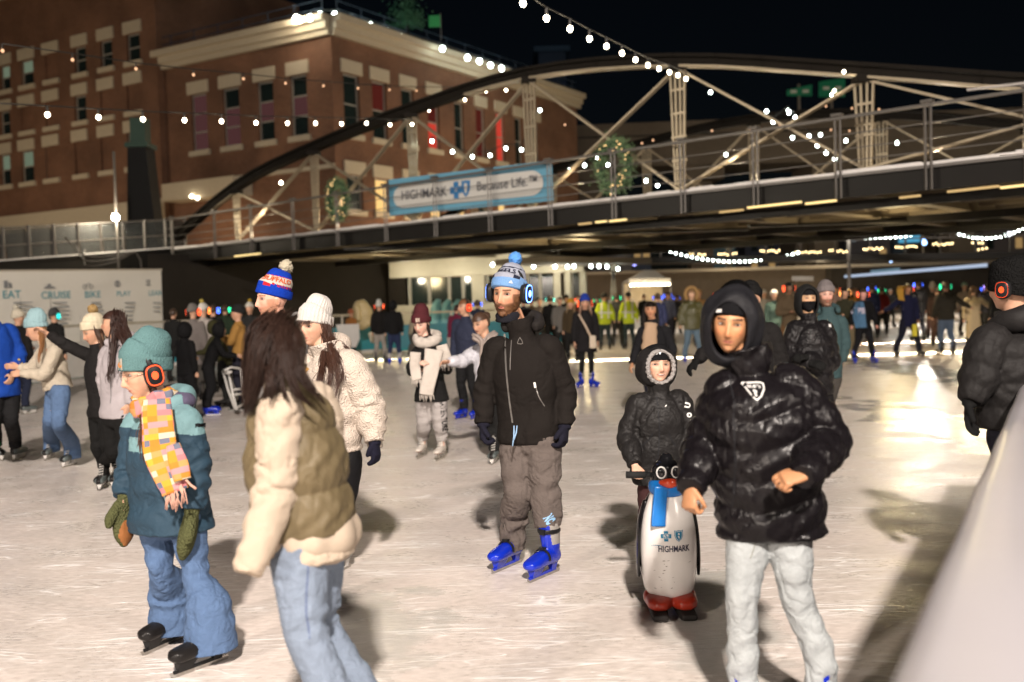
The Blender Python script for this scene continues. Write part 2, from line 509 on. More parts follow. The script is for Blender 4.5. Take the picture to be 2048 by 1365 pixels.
# ------------------------------------------------------------------ lettering
def text_mesh(s, size=1.0, bold=0.0, extrude=0.0, res=3, spacing=1.0, shear=0.0):
    cu = bpy.data.curves.new('t', 'FONT'); cu.body = s; cu.size = size; cu.offset = bold; cu.extrude = extrude
    cu.resolution_u = res; cu.align_x = 'CENTER'; cu.align_y = 'CENTER'; cu.space_character = spacing; cu.shear = shear
    o = bpy.data.objects.new('t', cu); _tmp.collection.objects.link(o)
    dg = _tmp.view_layers[0].depsgraph; dg.update()
    me = bpy.data.meshes.new_from_object(o.evaluated_get(dg))
    bpy.data.objects.remove(o); bpy.data.curves.remove(cu)
    return me
def put_text(name, s, size, origin, xd, yd, mat, parent, bold=0.0, width=None, spacing=1.0, shear=0.0):
    me = text_mesh(s, size, bold, 0.0, 3, spacing, shear)
    v = verts_of(me)
    if width: v[:, :2] *= width / max(1e-6, v[:, 0].max() - v[:, 0].min()) * np.array([[1, 1]])
    xd, yd = np.array(xd), np.array(yd)
    w = np.array(origin)[None] + v[:, :1] * xd[None] + v[:, 1:2] * yd[None]
    set_verts(me, w - np.array(parent_loc(parent))[None])
    me.materials.clear()
    return link(name, me, mat, parent)
def flat_shape(name, pts, origin, xd, yd, mat, parent, off=0.0):
    xd, yd = Vector(xd), Vector(yd); nn = xd.cross(yd).normalized()
    mb = MB(); mb.add([tuple(Vector(origin) + xd * a + yd * b + nn * off) for a, b in pts], [tuple(range(len(pts)))])
    return mb.build(name, mat, parent)

# ------------------------------------------------------------------ ice and ground
g = MB()
g.add([(-140, -30, 0), (140, -30, 0), (140, 260, 0), (-140, 260, 0)], [(0, 1, 2, 3)])
ice = g.build('ice_rink', ICE); tag(ice, kind='structure')
g = MB(); g.add([(-700, -300, -0.6), (700, -300, -0.6), (700, 1200, -0.6), (-700, 1200, -0.6)], [(0, 1, 2, 3)])
tag(g.build('ground', DARK_STONE), kind='structure')

# ------------------------------------------------------------------ floodlight masts (assumed for the rink's light, plus added unseen lamps for bridge and far ice)
FL_LABELS = ['tall floodlight mast beside the ice behind the photographer', 'floodlight mast off to the left of the near ice',
             'floodlight mast off to the right of the near ice', 'floodlight mast over the far ice beyond the bridge', 'floodlight mast off to the left aimed at the footbridge',
             'low downlight mast over the far ice behind the marshals', 'low downlight mast over the far ice behind the broad man']
for (pos, aim, w, beam, c, rad), lb in zip(FLOODS, FL_LABELS):
    root = empty('floodlight_mast', (pos[0], pos[1], 0), lb, 'floodlight', 'floodlight masts round the rink')
    m = MB(); m.tube([(pos[0], pos[1], 0), (pos[0], pos[1], pos[2] + .5)], [0.1, 0.07], 10); m.build('pole', STEEL_GREY, root, True)
    dirv = (Vector(aim) - Vector(pos)).normalized()
    q = dirv.to_track_quat('-Z', 'Y').to_matrix()
    m = MB(); m.box(Vector(pos) - dirv * 0.22, (0.6, 0.5, 0.12), q); m.build('lamp_housing', STEEL_DARK, root)
    ld = bpy.data.lights.new('flood', 'SPOT'); ld.energy = w; ld.spot_size = R(beam); ld.spot_blend = 0.6; ld.color = c; ld.shadow_soft_size = rad
    lo = bpy.data.objects.new('lamp', ld); COL.objects.link(lo); lo.parent = root
    lo.location = (0, 0, pos[2]); lo.rotation_euler = dirv.to_track_quat('-Z', 'Y').to_euler()

def lamp_point(name, loc, w, c, rad, parent):
    ld = bpy.data.lights.new(name, 'POINT'); ld.energy = w; ld.color = c; ld.shadow_soft_size = rad
    lo = bpy.data.objects.new(name, ld); COL.objects.link(lo)
    lo.parent = parent; b = parent_loc(parent); lo.location = Vector(loc) - Vector(b)
    return lo

# ------------------------------------------------------------------ brick buildings
def uvbox(o, u, z0=0):
    """uv in metres along u and z for brick walls"""
    me = o.data; base = Vector(parent_loc(o.parent))
    uv = me.uv_layers.new(name='uv')
    for p in me.polygons:
        for li in p.loop_indices:
            co = me.vertices[me.loops[li].vertex_index].co + base
            uv.data[li].uv = (co.x * u.x + co.y * u.y, co.z)
Yc = 60.0
CN = P(660, 30, Yc)            # corner, top
TOPZ = CN.z
Rr = P(1152, 190, 85.0); Ll = P(325, 105, 67.5)
ur = Vector((Rr.x - CN.x, Rr.y - CN.y, 0)); LR = ur.length; ur.normalize()
ul = Vector((Ll.x - CN.x, Ll.y - CN.y, 0)); LLn = ul.length; ul.normalize()
nr = Vector((ur.y, -ur.x, 0)); nl = Vector((-ul.y, ul.x, 0))
if nr.y > 0: nr = -nr
if nl.y > 0: nl = -nl
C0 = Vector((CN.x, CN.y, 0))
def wall_with_windows(mb, o, u, n, L, z0, z1, wins, depth=0.35):
    """wall slab front face at o..o+u*L with real openings (grid cells), n outward"""
    xs = sorted(set([0, L] + [w[0] for w in wins] + [w[1] for w in wins]))
    zs = sorted(set([z0, z1] + [w[2] for w in wins] + [w[3] for w in wins]))
    def q(a, b, c, d): mb.add([tuple(a), tuple(b), tuple(c), tuple(d)], [(0, 1, 2, 3)])
    for i in range(len(xs) - 1):
        for j in range(len(zs) - 1):
            cx, cz = (xs[i] + xs[i + 1]) / 2, (zs[j] + zs[j + 1]) / 2
            if any(w[0] < cx < w[1] and w[2] < cz < w[3] for w in wins): continue
            q(*[o + u * a + Vector((0, 0, b)) for a, b in ((xs[i], zs[j]), (xs[i + 1], zs[j]), (xs[i + 1], zs[j + 1]), (xs[i], zs[j + 1]))])
    for w in wins:
        for (a, b), (c, d) in (((w[0], w[2]), (w[1], w[2])), ((w[1], w[2]), (w[1], w[3])), ((w[1], w[3]), (w[0], w[3])), ((w[0], w[3]), (w[0], w[2]))):
            p1, p2 = o + u * a + Vector((0, 0, b)), o + u * c + Vector((0, 0, d))
            q(p1, p2, p2 - n * depth, p1 - n * depth)
FRAME = plain((0.30, 0.29, 0.26), 0.5, name='window frame')
PANE_DARK = glass((0.015, 0.025, 0.025), 0.12, 'dark pane')
PANE_RED = glow((0.42, 0.07, 0.05), 0.18, 'pane lit red'); PANE_PINK = glow((0.30, 0.12, 0.12), 0.22, 'pane lit dim pink')
PANE_GREEN = glow((0.30, 0.38, 0.26), 0.42, 'pane lit greenish'); PANE_HOT = glow((0.95, 0.08, 0.05), 0.6, 'pane lit bright red'); PANE_WARM = glow((1.0, 0.62, 0.22), 1.1, 'pane lit warm')
def window(parent, o, u, n, a, b, z0, z1, kinds, split=(0.55,), lintel=True, sill=True, blind=False):
    up = Vector((0, 0, 1)); c = (a + b) / 2; Mx = Matrix((u, n, up)).transposed()
    if lintel:
        m = MB(); m.box(o + u * c + up * (z1 + 0.42) + n * 0.03, (b - a + 0.45, 0.16, 0.8), Mx); m.build('lintel', CREAM, parent)
    if sill:
        m = MB(); m.box(o + u * c + up * (z0 - 0.19) + n * 0.05, (b - a + 0.4, 0.24, 0.34), Mx); m.build('sill', CREAM, parent)
    if blind:
        m = MB(); m.box(o + u * c + up * ((z0 + z1) / 2) - n * 0.2, (b - a, 0.1, z1 - z0), Mx)
        w = m.build('bricked_up_panel', BRICK, parent); uvbox(w, u); return
    dz = -n * 0.25
    f = MB()
    for x in (a + .05, b - .05): f.box(o + u * x + up * ((z0 + z1) / 2) + dz, (0.1, 0.1, z1 - z0), Mx)
    lv = [z0 + 0.05] + [z0 + (z1 - z0) * s for s in split] + [z1 - 0.05]
    for z in lv: f.box(o + u * c + up * z + dz, (b - a - 0.2, 0.09, 0.1), Mx)
    fr = f.build('window', FRAME, parent)
    for i in range(len(lv) - 1):
        k = kinds[i % len(kinds)]
        m = MB(); m.box(o + u * c + up * ((lv[i] + lv[i + 1]) / 2) + dz, (b - a - 0.2, 0.03, lv[i + 1] - lv[i] - 0.1), Mx)
        m.build('pane', k, fr)

bld = empty('brick_building', C0, 'red brick corner building with cream cornice and string lights along its roof', 'building')
def s_on(o, u, n, px, py): return (PL(px, py, o, n) - o).dot(u)
def z_on(o, n, px, py): return PL(px, py, o, n).z
wl = []
zb = z_on(C0, nl, 597, 272); zt = z_on(C0, nl, 597, 150)
for x0, x1, y in ((383, 415, 250), (446, 480, 238), (515, 548, 225), (581, 615, 210)):
    wl.append((s_on(C0, ul, nl, x1, y), s_on(C0, ul, nl, x0, y), zb, zt))
m = MB(); wall_with_windows(m, C0, ul, nl, LLn, 3.0, TOPZ - 1.2, wl)
w = m.build('left_wall', BRICK, bld); uvbox(w, ul)
for i, q in enumerate(wl):
    window(bld, C0, ul, nl, *q, [[PANE_PINK], [PANE_PINK, PANE_PINK, PANE_DARK], [PANE_DARK, PANE_PINK], [PANE_DARK, PANE_PINK, PANE_DARK]][i], split=(.33, .66))
wr = []
zb = z_on(C0, nr, 705, 268); zt = z_on(C0, nr, 705, 150)
zb2 = z_on(C0, nr, 705, 420); zt2 = z_on(C0, nr, 705, 350)
xr = [(688, 720), (745, 774), (803, 828), (855, 878), (908, 927), (951, 969), (991, 1008), (1028, 1043), (1062, 1076)]
for x0, x1 in xr:
    y = 210
    a, b = s_on(C0, ur, nr, x0, y), s_on(C0, ur, nr, x1, y)
    wr.append((a, b, zb, zt)); wr.append((a, b, zb2, zt2))
m = MB(); wall_with_windows(m, C0, ur, nr, LR, 1.0, TOPZ - 1.2, wr)
w = m.build('right_wall', BRICK, bld); uvbox(w, ur)
for i, q in enumerate(wr):
    if i % 2 == 0: k = [[PANE_DARK], [PANE_DARK, PANE_RED, PANE_DARK], [PANE_DARK, PANE_DARK], [PANE_HOT, PANE_RED], [PANE_DARK], [PANE_RED, PANE_RED], [PANE_HOT], [PANE_DARK], [PANE_DARK]][i // 2]
    else: k = [PANE_WARM if (i // 2) in (1, 3, 4, 6) else PANE_DARK]
    window(bld, C0, ur, nr, *q, k, split=(.5,) if i % 2 == 0 else ())
# cornice and parapet
for u, n, L, s0 in ((ul, nl, LLn, 0), (ur, nr, LR, 0)):
    Mx = Matrix((u, n, Vector((0, 0, 1)))).transposed()
    for k, (z, h, d) in enumerate(((TOPZ - 1.0, 0.35, 0.25), (TOPZ - 0.6, 0.45, 0.45), (TOPZ - 0.2, 0.4, 0.75))):
        m = MB(); m.box(C0 + u * (L / 2 + 0.2) + Vector((0, 0, z)) + n * (d / 2), (L + 0.35 + 0.002 * k, d, h - .004), Mx); m.build('cornice', CREAM, bld)
m = MB(); rc = [C0 + Vector((0, 0, TOPZ - .6)), C0 + ur * LR + Vector((0, 0, TOPZ - .6)), C0 + ur * LR + ul * LLn + Vector((0, 0, TOPZ - .6)), C0 + ul * LLn + Vector((0, 0, TOPZ - .6))]
m.add([tuple(p) for p in rc], [(0, 1, 2, 3)]); m.build('roof', CONCRETE, bld)
m = MB(); e = C0 + ur * LR
m.add([tuple(e + ul * a + Vector((0, 0, b))) for a, b in ((0, 0), (LLn, 0), (LLn, TOPZ), (0, TOPZ))], [(0, 1, 2, 3)]); w = m.build('end_wall', BRICK, bld); uvbox(w, ul)
# rooftop railing
m = MB()
for u, L in ((ul, LLn), (ur, LR)):
    for h in (0.5, 1.0): m.bar(C0 + u * .6 + Vector((0, 0, TOPZ + h)), C0 + u * L + Vector((0, 0, TOPZ + h)), .05, .05)
    for i in range(int(L / 2.2) + 1): m.bar(C0 + u * (.6 + i * 2.2) + Vector((0, 0, TOPZ)), C0 + u * (.6 + i * 2.2) + Vector((0, 0, TOPZ + 1.05)), .05, .05)
m.build('roof_railing', plain((0.03, 0.05, 0.08), .5, name='blue railing'), bld)
# stone ground floor, right wing lower band and canopy
m = MB(); Mx = Matrix((ul, nl, Vector((0, 0, 1)))).transposed()
zc0, zc1 = z_on(C0, nl, 430, 400), z_on(C0, nl, 430, 365)
sa, sb = s_on(C0, ul, nl, 505, 380), s_on(C0, ul, nl, 362, 380)
m.box(C0 + ul * ((sa + sb) / 2) + Vector((0, 0, (zc0 + zc1) / 2)) + nl * 0.8, (sb - sa, 1.6, zc1 - zc0), Mx); m.build('entrance_canopy', CREAM, bld)
m = MB(); m.box(C0 + ul * (LLn / 2) + Vector((0, 0, zc1 + 0.1)) + nl * .05, (LLn, .3, .25), Mx); m.build('string_course', CREAM, bld)
for px, py in ((383, 393), (562, 366), (395, 397)):
    p = PL(px, py, C0 + nl * 1.7, nl); m = MB(); m.ball(p, .10, 10, 6); m.build('wall_lamp', WARM_BULB, bld, True)
lamp_point('shop_light', C0 + ul * 8 + nl * 3 + Vector((0, 0, 5)), 380, (1, .72, .42), .3, bld)
lamp_point('shop_light', C0 + ur * 5 + nr * 2.5 + Vector((0, 0, 5.2)), 420, (1, .68, .36), .3, bld)
lamp_point('shop_light', C0 + ur * 15 + nr * 2.5 + Vector((0, 0, 5.2)), 420, (1, .68, .36), .3, bld)
# the corner flood lamp on the roof
fp = P(593, 38, 60.2)
m = MB(); m.ball(fp, .2, 12, 8); m.build('corner_flood_lamp', glow((1, .88, .68), 110, 'flood lamp'), bld, True)
lamp_point('corner_light', fp + nl * 1.2 + nr * .6, 260, (1, .82, .58), .3, bld)
lamp_point('facade_light', C0 + ur * 10 + nr * 9 + Vector((0, 0, 8)), 1150, (1, .76, .5), .5, bld)  # added lamps with no fixture, brightening the brick walls
lamp_point('facade_light', C0 + ul * 24 + nl * 18 + Vector((0, 0, 9)), 3100, (1, .76, .5), .5, bld)

# the taller wing at the left
tw = empty('tall_brick_block', C0 + ul * LLn, 'tall red brick block at the left edge with rows of small windows', 'building')
To = C0 + ul * LLn + nl * 0.5
LT = 34.0; TZ = 25.5
cols = [(-3, 21), (39, 68), (88, 117), (147, 175), (199, 228), (252, 284)]
def tcol(i, y): return sorted((s_on(To, ul, nl, cols[i][0], y), s_on(To, ul, nl, cols[i][1], y)))
rows = []
for (lx, yt, yb) in ((161, 93, 146), (161, 191, 242), (63, 300, 363)):
    rows.append((z_on(To, nl, lx, yb), z_on(To, nl, lx, yt)))
twn, allw = [], []
for r_, (z0, z1) in enumerate(rows):
    for c_ in range(6):
        a, b = tcol(c_, (130, 220, 300)[r_]); a += .12; b -= .12
        is_win = (r_, c_) in {(0, 0), (0, 1), (0, 3), (0, 4), (0, 5), (1, 0), (1, 3), (2, 0), (2, 1), (2, 5)}
        allw.append((a, b, z0, z1, is_win, (r_, c_)))
m = MB(); wall_with_windows(m, To, ul, nl, LT, 5.8, TZ, [q[:4] for q in allw])
w = m.build('front_wall', BRICK, tw); uvbox(w, ul)
m = MB(); m.add([tuple(To + nl * -a + Vector((0, 0, b))) for a, b in ((0, 0), (14, 0), (14, TZ), (0, TZ))], [(0, 1, 2, 3)]); w = m.build('side_wall', BRICK, tw); uvbox(w, nl)
for a, b, z0, z1, iw, rc_ in allw:
    lit = rc_ in {(0, 0), (0, 1), (2, 0), (2, 1)}
    window(tw, To, ul, nl, a, b, z0, z1, [PANE_DARK, PANE_GREEN] if lit else [PANE_DARK], blind=not iw, split=(.5,))
zq0, zq1 = z_on(To, nl, 150, 455), z_on(To, nl, 150, 418)
m = MB(); Mx = Matrix((ul, nl, Vector((0, 0, 1)))).transposed()
m.box(To + ul * (LT / 2 - .1) + Vector((0, 0, (zq0 + zq1) / 2)) + nl * .1, (LT, .3, zq1 - zq0), Mx); m.build('stone_band', CREAM, tw)
m = MB(); m.box(To + ul * (LT / 2 - .1) + Vector((0, 0, zq0 / 2)) - nl * .1, (LT, .2, zq0), Mx); m.build('stone_base', plain((.3, .28, .25), .8, name='grey stone base'), tw)
m = MB(); m.box(To + ul * (LT / 2) + Vector((0, 0, TZ + .2)), (LT, .8, .45), Mx); m.build('roof_coping', CREAM, tw)

# dark pylon between building and bridge
pp = P(285, 480, 44)
py_ = empty('dark_pylon', (pp.x, pp.y, 0), 'tall dark tapering pylon in front of the brick block', 'pylon')
b0, b1, t0_, t1_ = P(264, 480, 44), P(322, 480, 44), P(264, 300, 44), P(300, 296, 44)
m = MB()
m.add([tuple(v + Vector((0, d, 0))) for v in (b0, b1, t1_, t0_) for d in (-.55, .55)],
      [(0, 2, 4, 6), (1, 7, 5, 3), (0, 1, 3, 2), (2, 3, 5, 4), (4, 5, 7, 6), (6, 7, 1, 0)]); m.build('shaft', plain((.012,.012,.012), .6, name='black steel'), py_)
m = MB(); mid = (t0_ + t1_) / 2; m.box(mid + Vector((0, 0, .1)), (1.0, 1.2, .2)); m.box(mid + Vector((0, 0, .75)), (.65, .7, 1.1)); m.build('cap', plain((.05, .09, .07), .4, name='green glass cap'), py_)
m = MB(); m.box(((b0 + b1) / 2).xy.to_3d() + Vector((0, 0, b0.z / 2)), (1.4, 1.2, b0.z)); m.build('base', STEEL_DARK, py_)
# ------------------------------------------------------------------ iron truss footbridge over the rink
BZ = 4.15
BN = Vector((.666, .746, 0))
def B(Y, off=0.0, z=BZ): return Vector((9.72 - 1.119 * (Y - 18.9), Y, z)) + BN * off
BU_ = (B(17) - B(40)).normalized()
BW = 12.5
bridge = empty('truss_footbridge', B(28.5, 0, 0), 'dark iron bowstring truss footbridge with snowy deck edge crossing the rink', 'bridge')
LAMPLIT_IRON = plain((0.50, 0.42, 0.30), 0.4, 0.5, name='lamplit truss iron')  # warm lamplight put into the iron colour of posts and diagonals
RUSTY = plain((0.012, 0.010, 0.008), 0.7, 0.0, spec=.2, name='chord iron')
YB = [36.4, 33.3, 30.1, 27.0, 23.9, 20.9, 17.8, 14.9]
HT = {36.4: 4.62, 33.3: 5.47, 30.1: 6.0, 27.0: 6.25, 23.9: 5.75, 20.9: 4.72, 17.8: 3.6, 14.9: 2.9, 40.2: 2.55, 12.6: 2.5}
def topz(Y):
    ks = sorted(HT)
    return CAM_H + float(np.interp(Y, ks, [HT[k] for k in ks]))
def truss(off, hs=0.0, front=True):
    ks = [40.2] + YB + [12.6]
    pts = [B(k, off, topz(k) + (hs if 14 < k < 40 else 0)) for k in ks]
    A = catmull([[p.x, p.y, p.z] for p in pts], 1.2)
    for i in range(len(A) - 1):      # twin-flanged curved top chord in short plates
        a, b = Vector(A[i]), Vector(A[i + 1])
        m = MB(); ex = (b - a).normalized() * .02
        m.bar(a - ex, b + ex, .36, .08); m.bar(a - Vector((0, 0, .14)) - ex, b - Vector((0, 0, .14)) + ex, .16, .18); m.bar(a - Vector((0, 0, .25)) - ex, b - Vector((0, 0, .25)) + ex, .30, .05, mi=1 if a.y < 29 else 0)  # lower flange lamplit by colour on the near stretch
        m.build('top_chord', [RUSTY, LAMPLIT_IRON], bridge)
    for k in YB:
        t = topz(k) + hs
        m = MB()
        for dx in (-.16, -.055, .055, .16):
            m.bar(B(k, off) + BU_ * dx * .7, B(k, off, t - .3) + BU_ * dx * 1.25, .045, .045)
        for zz in np.linspace(BZ + .8, t - .8, 4): m.bar(B(k, off, zz) - BU_ * .2, B(k, off, zz) + BU_ * .2, .05, .05)
        m.build('post', LAMPLIT_IRON, bridge)
        m = MB(); m.box(B(k, off, t - .3), (.4, .4, .14)); m.build('joint_casting', RUSTY, bridge)
    full = [40.2] + YB + [12.6]
    for i in range(len(full) - 1):
        a, b = full[i], full[i + 1]
        for (p, q) in ((a, b), (b, a)):
            if p in (40.2, 12.6): continue
            m = MB()
            for d in (-.05, .05): m.bar(B(p, off + d, topz(p) + hs - .3), B(q, off + d, BZ + .1), .035, .05)
            m.build('diagonal', LAMPLIT_IRON, bridge)
truss(0.0); truss(BW, .25)
# deck, fascia girders, snow ledge
Mb = Matrix((BU_, BN, Vector((0, 0, 1)))).transposed()
L0, L1 = 43.0, 8.0
mid = (B(L0) + B(L1)) / 2; LEN = (B(L0) - B(L1)).length
def along(off, z, w, h): m = MB(); m.box(Vector((mid.x, mid.y, 0)) + BN * off + Vector((0, 0, z)), (LEN, w, h), Mb); return m
along(BW / 2, BZ - .09, BW - .2, .14).build('deck', plain((.09, .075, .06), .8, name='deck boards'), bridge)
for off in (-.25, BW + .25):
    along(off, BZ - .28, .14, .42).build('fascia_girder', STEEL_DARK, bridge)
    along(off, BZ - .04, .34, .055).build('deck_edge', STEEL_GREY, bridge)
rs = random.Random(5)
for off in (-.27, BW + .2):
    m = MB(); n_ = 90
    for i in range(n_):
        a = -LEN / 2 + LEN * i / n_; h = .05 + .035 * rs.random()
        m.box(Vector((mid.x, mid.y, BZ + h / 2 - .008)) + BN * off + BU_ * (a + LEN / n_ / 2), (LEN / n_ + .01, .26 + .08 * rs.random(), h), Mb)
    o = m.build('snow_ledge', SNOW, bridge); tag(o, kind='stuff')
# underside: cross beams, joists and hangers
BEAM = plain((.17, .14, .10), .55, .3, name='underside beam')
for i, y in enumerate(np.arange(10.0, 42, 1.55)):
    m = MB(); m.bar(B(y, 0, BZ - .33), B(y, BW, BZ - .33), .16, .24); m.bar(B(y, 0, BZ - .47), B(y, BW, BZ - .47), .32, .04); m.build('cross_beam', BEAM, bridge)
for off in np.arange(1.2, BW, 1.45):
    along(off, BZ - .24, .12, .16).build('joist', BEAM, bridge)
for off in (.5, BW / 2, BW - .5):
    along(off, BZ - .60, .16, .2).build('lower_girder', STEEL_DARK, bridge)
# warm strip lamps fixed under the deck
STRIP = glow((1.0, .72, .30), 1.7, 'strip lamp'); STRIP2 = glow((1.0, .66, .28), .8, 'dim strip lamp')
for px0, px1, py, yy in ((1896, 1998, 384, 23), (2002, 2060, 376, 22), (1496, 1602, 416, 27), (1612, 1672, 408, 26), (1440, 1486, 425, 29), (1158, 1182, 449, 33), (1192, 1212, 445, 33), (1220, 1252, 443, 32), (1545, 1560, 432, 30), (1800, 1840, 396, 24), (470, 520, 513, 42), (505, 560, 520, 42)):
    a, b = G(px0, py, 3.58), G(px1, py - (px1 - px0) * .11, 3.58)
    m = MB(); m.bar(a, b, .07, .04); m.build('strip_lamp', STRIP if int(px0) % 3 else STRIP2, bridge)
for y, off, w in ((22, 6, 130), (29, 6, 130), (35, 5, 90), (16, 6, 110)):
    lamp_point('deck_under_light', B(y, off, 2.9), w * 2.2, (1, .78, .42), .35, bridge)
for (px0, px1, y, ww) in ((1130, 1500, 27.8, 1), (1500, 1960, 26.6, 1), (1690, 1960, 32.5, 1), (690, 830, 31.5, .5)):  # added lamps and trays, narrowed to lay bright bands on the ice
    a, b = P(px0, 560, y), P(px1, 560, y)
    ld = bpy.data.lights.new('strip_light', 'AREA'); ld.shape = 'RECTANGLE'; ld.size = b.x - a.x; ld.size_y = .3; ld.energy = 62 * (b.x - a.x) * ww; ld.spread = R(22); ld.color = (1, .86, .6)
    lo = bpy.data.objects.new('strip_light', ld); COL.objects.link(lo); lo.parent = bridge; lo.location = Vector(((a.x + b.x) / 2, y, 3.45)) - bridge.location
    m = MB(); m.box(((a.x + b.x) / 2, y, 3.53), (b.x - a.x, .34, .06)); m.build('lamp_tray', STEEL_DARK, bridge)
for k in YB:
    for off in (.45, BW - .45):
        lamp_point('deck_up_light', B(k - .9, off, BZ + .25), 75, (1, .78, .5), .08, bridge)  # assumed uplights with no fixture, lighting the truss from the deck
# railing on the near side
rail_posts = [(350, 45), (435, 0), (508, 0), (592, 0), (680, 0), (777, 0), (876, 0), (985, 0), (1105, 0), (1232, 0), (1370, 0), (1515, 0), (1680, 0), (1860, 0), (2060, 0), (2290, 0)]
def Yrail(px):   # depth where the near deck edge meets a pixel column
    lo, hi = 8., 60.
    for _ in range(50):
        c = (lo + hi) / 2; p = B(c, -.34)
        q = CAM_R.transposed() @ (p - Vector((0, 0, CAM_H)))
        x = 1024 + FPX * q.x / -q.z
        if x > px: lo = c
        else: hi = c
    return c
RAILM = plain((.11, .10, .09), .5, .3, name='railing steel')
for px, _ in rail_posts:
    y = Yrail(px); m = MB()
    for d in (-.055, .055): m.bar(B(y, -.44, BZ - .5) + BU_ * d, B(y, -.44, BZ + 1.22) + BU_ * d, .03, .07)
    m.box(B(y, -.44, BZ + 1.22), (.22, .16, .05), Mb); m.build('rail_post', RAILM, bridge)
m = MB(); m.bar(B(43.5, -.44, BZ + 1.15), B(8, -.44, BZ + 1.15), .07, .06); m.build('handrail', RAILM, bridge)
for h in (.25, .5, .8):
    m = MB(); m.bar(B(43.5, -.44, BZ + h), B(8, -.44, BZ + h), .02, .02); m.build('rail_wire', RAILM, bridge)
# abutment at the left and its dark wall
ab = empty('bridge_abutment', B(41, 3, 0), 'dark stone abutment under the left end of the footbridge', 'abutment')
m = MB(); m.box(B(45, 6, (BZ - .9) / 2), (9.5, 22, BZ - .9), Mb)
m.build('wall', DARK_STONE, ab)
for i in range(9):
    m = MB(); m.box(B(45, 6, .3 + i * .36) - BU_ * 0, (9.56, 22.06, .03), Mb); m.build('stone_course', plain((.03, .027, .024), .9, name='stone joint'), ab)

# approach ramp to the left of the bridge
ramp = empty('approach_ramp', P(180, 500, 40).xy.to_3d(), 'dark ramp with mesh railing leading up to the bridge at left', 'ramp')
ra, rb = P(-160, 540, 32), P(372, 499, 39.5)
m = MB()
for z0, h, w in ((-.35, .7, .3), (.03, .08, .4)):
    m.bar(ra + Vector((0, 0, z0)), rb + Vector((0, 0, z0)), w, h, mi=0)
m.build('ramp_edge', STEEL_DARK, ramp)
m = MB(); m.bar(ra + Vector((0, -.05, .1)), rb + Vector((0, -.05, .1)), .3, .05); tag(m.build('snow_ledge', SNOW, ramp))
for i in range(12):
    t = i / 11; p = ra.lerp(rb, t); m = MB(); m.bar(p, p + Vector((0, 0, 1.25)), .08, .1); m.build('rail_post', RAILM, ramp)
for h in (.6, 1.2):
    m = MB(); m.bar(ra + Vector((0, 0, h)), rb + Vector((0, 0, h)), .05, .06); m.build('handrail', RAILM, ramp)
MESHM = glass((.03, .035, .035), .6, 'mesh infill', .6)
for i in range(11):
    p, q = ra.lerp(rb, i / 11 + .006), ra.lerp(rb, (i + 1) / 11 - .006)
    m = MB(); m.bar(p + Vector((0, .02, .65)), q + Vector((0, .02, .65)), .02, 1.0); m.build('infill_panel', MESHM, ramp)
m = MB(); a, b = ra + Vector((0, .5, 0)), rb + Vector((0, .5, 0))
m.add([(a.x, a.y, 0), (b.x, b.y, 0), (b.x, b.y, b.z), (a.x, a.y, a.z), (a.x, a.y + 5, 0), (b.x, b.y + 5, 0), (b.x, b.y + 5, b.z), (a.x, a.y + 5, a.z)],
      [(0, 1, 2, 3), (4, 7, 6, 5), (3, 2, 6, 7), (0, 4, 5, 1), (1, 5, 6, 2), (0, 3, 7, 4)]); m.build('retaining_wall', DARK_STONE, ramp)
for k in range(3):
    m = MB(); pts = [P(130 + 20 * k, 475 + 12 * k, 35), P(170, 512 + 10 * k, 34.6), P(230, 512 + 6 * k, 34.8), P(272, 505, 35.2), P(284, 545, 35.2), P(282, 600, 35.4)]
    m.tube([tuple(q) for q in catmull([[*p] for p in pts], .3)], .03, 6); m.build('hose', plain((.07, .06, .05), .5, name='hose rubber'), ramp, True)
lp = P(231, 435, 36.5); m = MB(); m.ball(lp, .13, 12, 8); lo_ = m.build('flood_lamp', glow((1, .9, .74), 110, 'flood lamp white'), ramp, True)
m = MB(); m.bar((lp.x, lp.y + .1, lp.z - 2.2), (lp.x, lp.y + .1, lp.z + 2.4), .07, .07); m.build('lamp_post', RAILM, ramp)
lamp_point('ramp_light', lp + Vector((0, -.4, 0)), 260, (1, .85, .62), .15, ramp)

# banner on the railing
y0, y1 = Yrail(778), Yrail(1104)
ban = empty('sponsor_banner', B((y0 + y1) / 2, -.6, BZ), 'pale blue bordered white sponsor banner hung on the bridge railing', 'banner')
BB0, BB1 = P(777, 360, y0 - .1), P(1104, 321, y1 - .1)
BC0, BC1 = P(779, 432, y0 - .1), P(1107, 402, y1 - .1)
def quad_sheet(q, nu, nv, wave, thick=0.0, seed=1):
    """bilinear sheet between four corners (tl,tr,bl,br) with soft waves"""
    v, f = [], []
    nrm = (q[1] - q[0]).cross(q[2] - q[0]).normalized()
    for j in range(nv + 1):
        for i in range(nu + 1):
            a, b = i / nu, j / nv
            p = q[0].lerp(q[1], a).lerp(q[2].lerp(q[3], a), b)
            v.append(p + nrm * wave * (math.sin(a * 23 + seed) * .5 + math.sin(a * 9 + b * 4 + seed) * .5) * (.3 + b))
    for j in range(nv):
        for i in range(nu):
            k = j * (nu + 1) + i; f.append((k, k + 1, k + nu + 2, k + nu + 1))
    return [tuple(p) for p in v], f, nrm
BANBLUE = fabric((.16, .42, .60), .6, scale=20, bump=.05, big=3, bigb=.1, var=.06, name='banner blue'); BANWHITE = fabric((.70, .69, .66), .6, scale=20, bump=.05, big=3, bigb=.1, var=.06, name='banner white')
v, f, bn_ = quad_sheet((BB0, BB1, BC0, BC1), 40, 6, .006)
m = MB(); m.add(v, f); m.build('cloth', BANBLUE, ban, True)
fwd = -bn_ if bn_.y > 0 else bn_
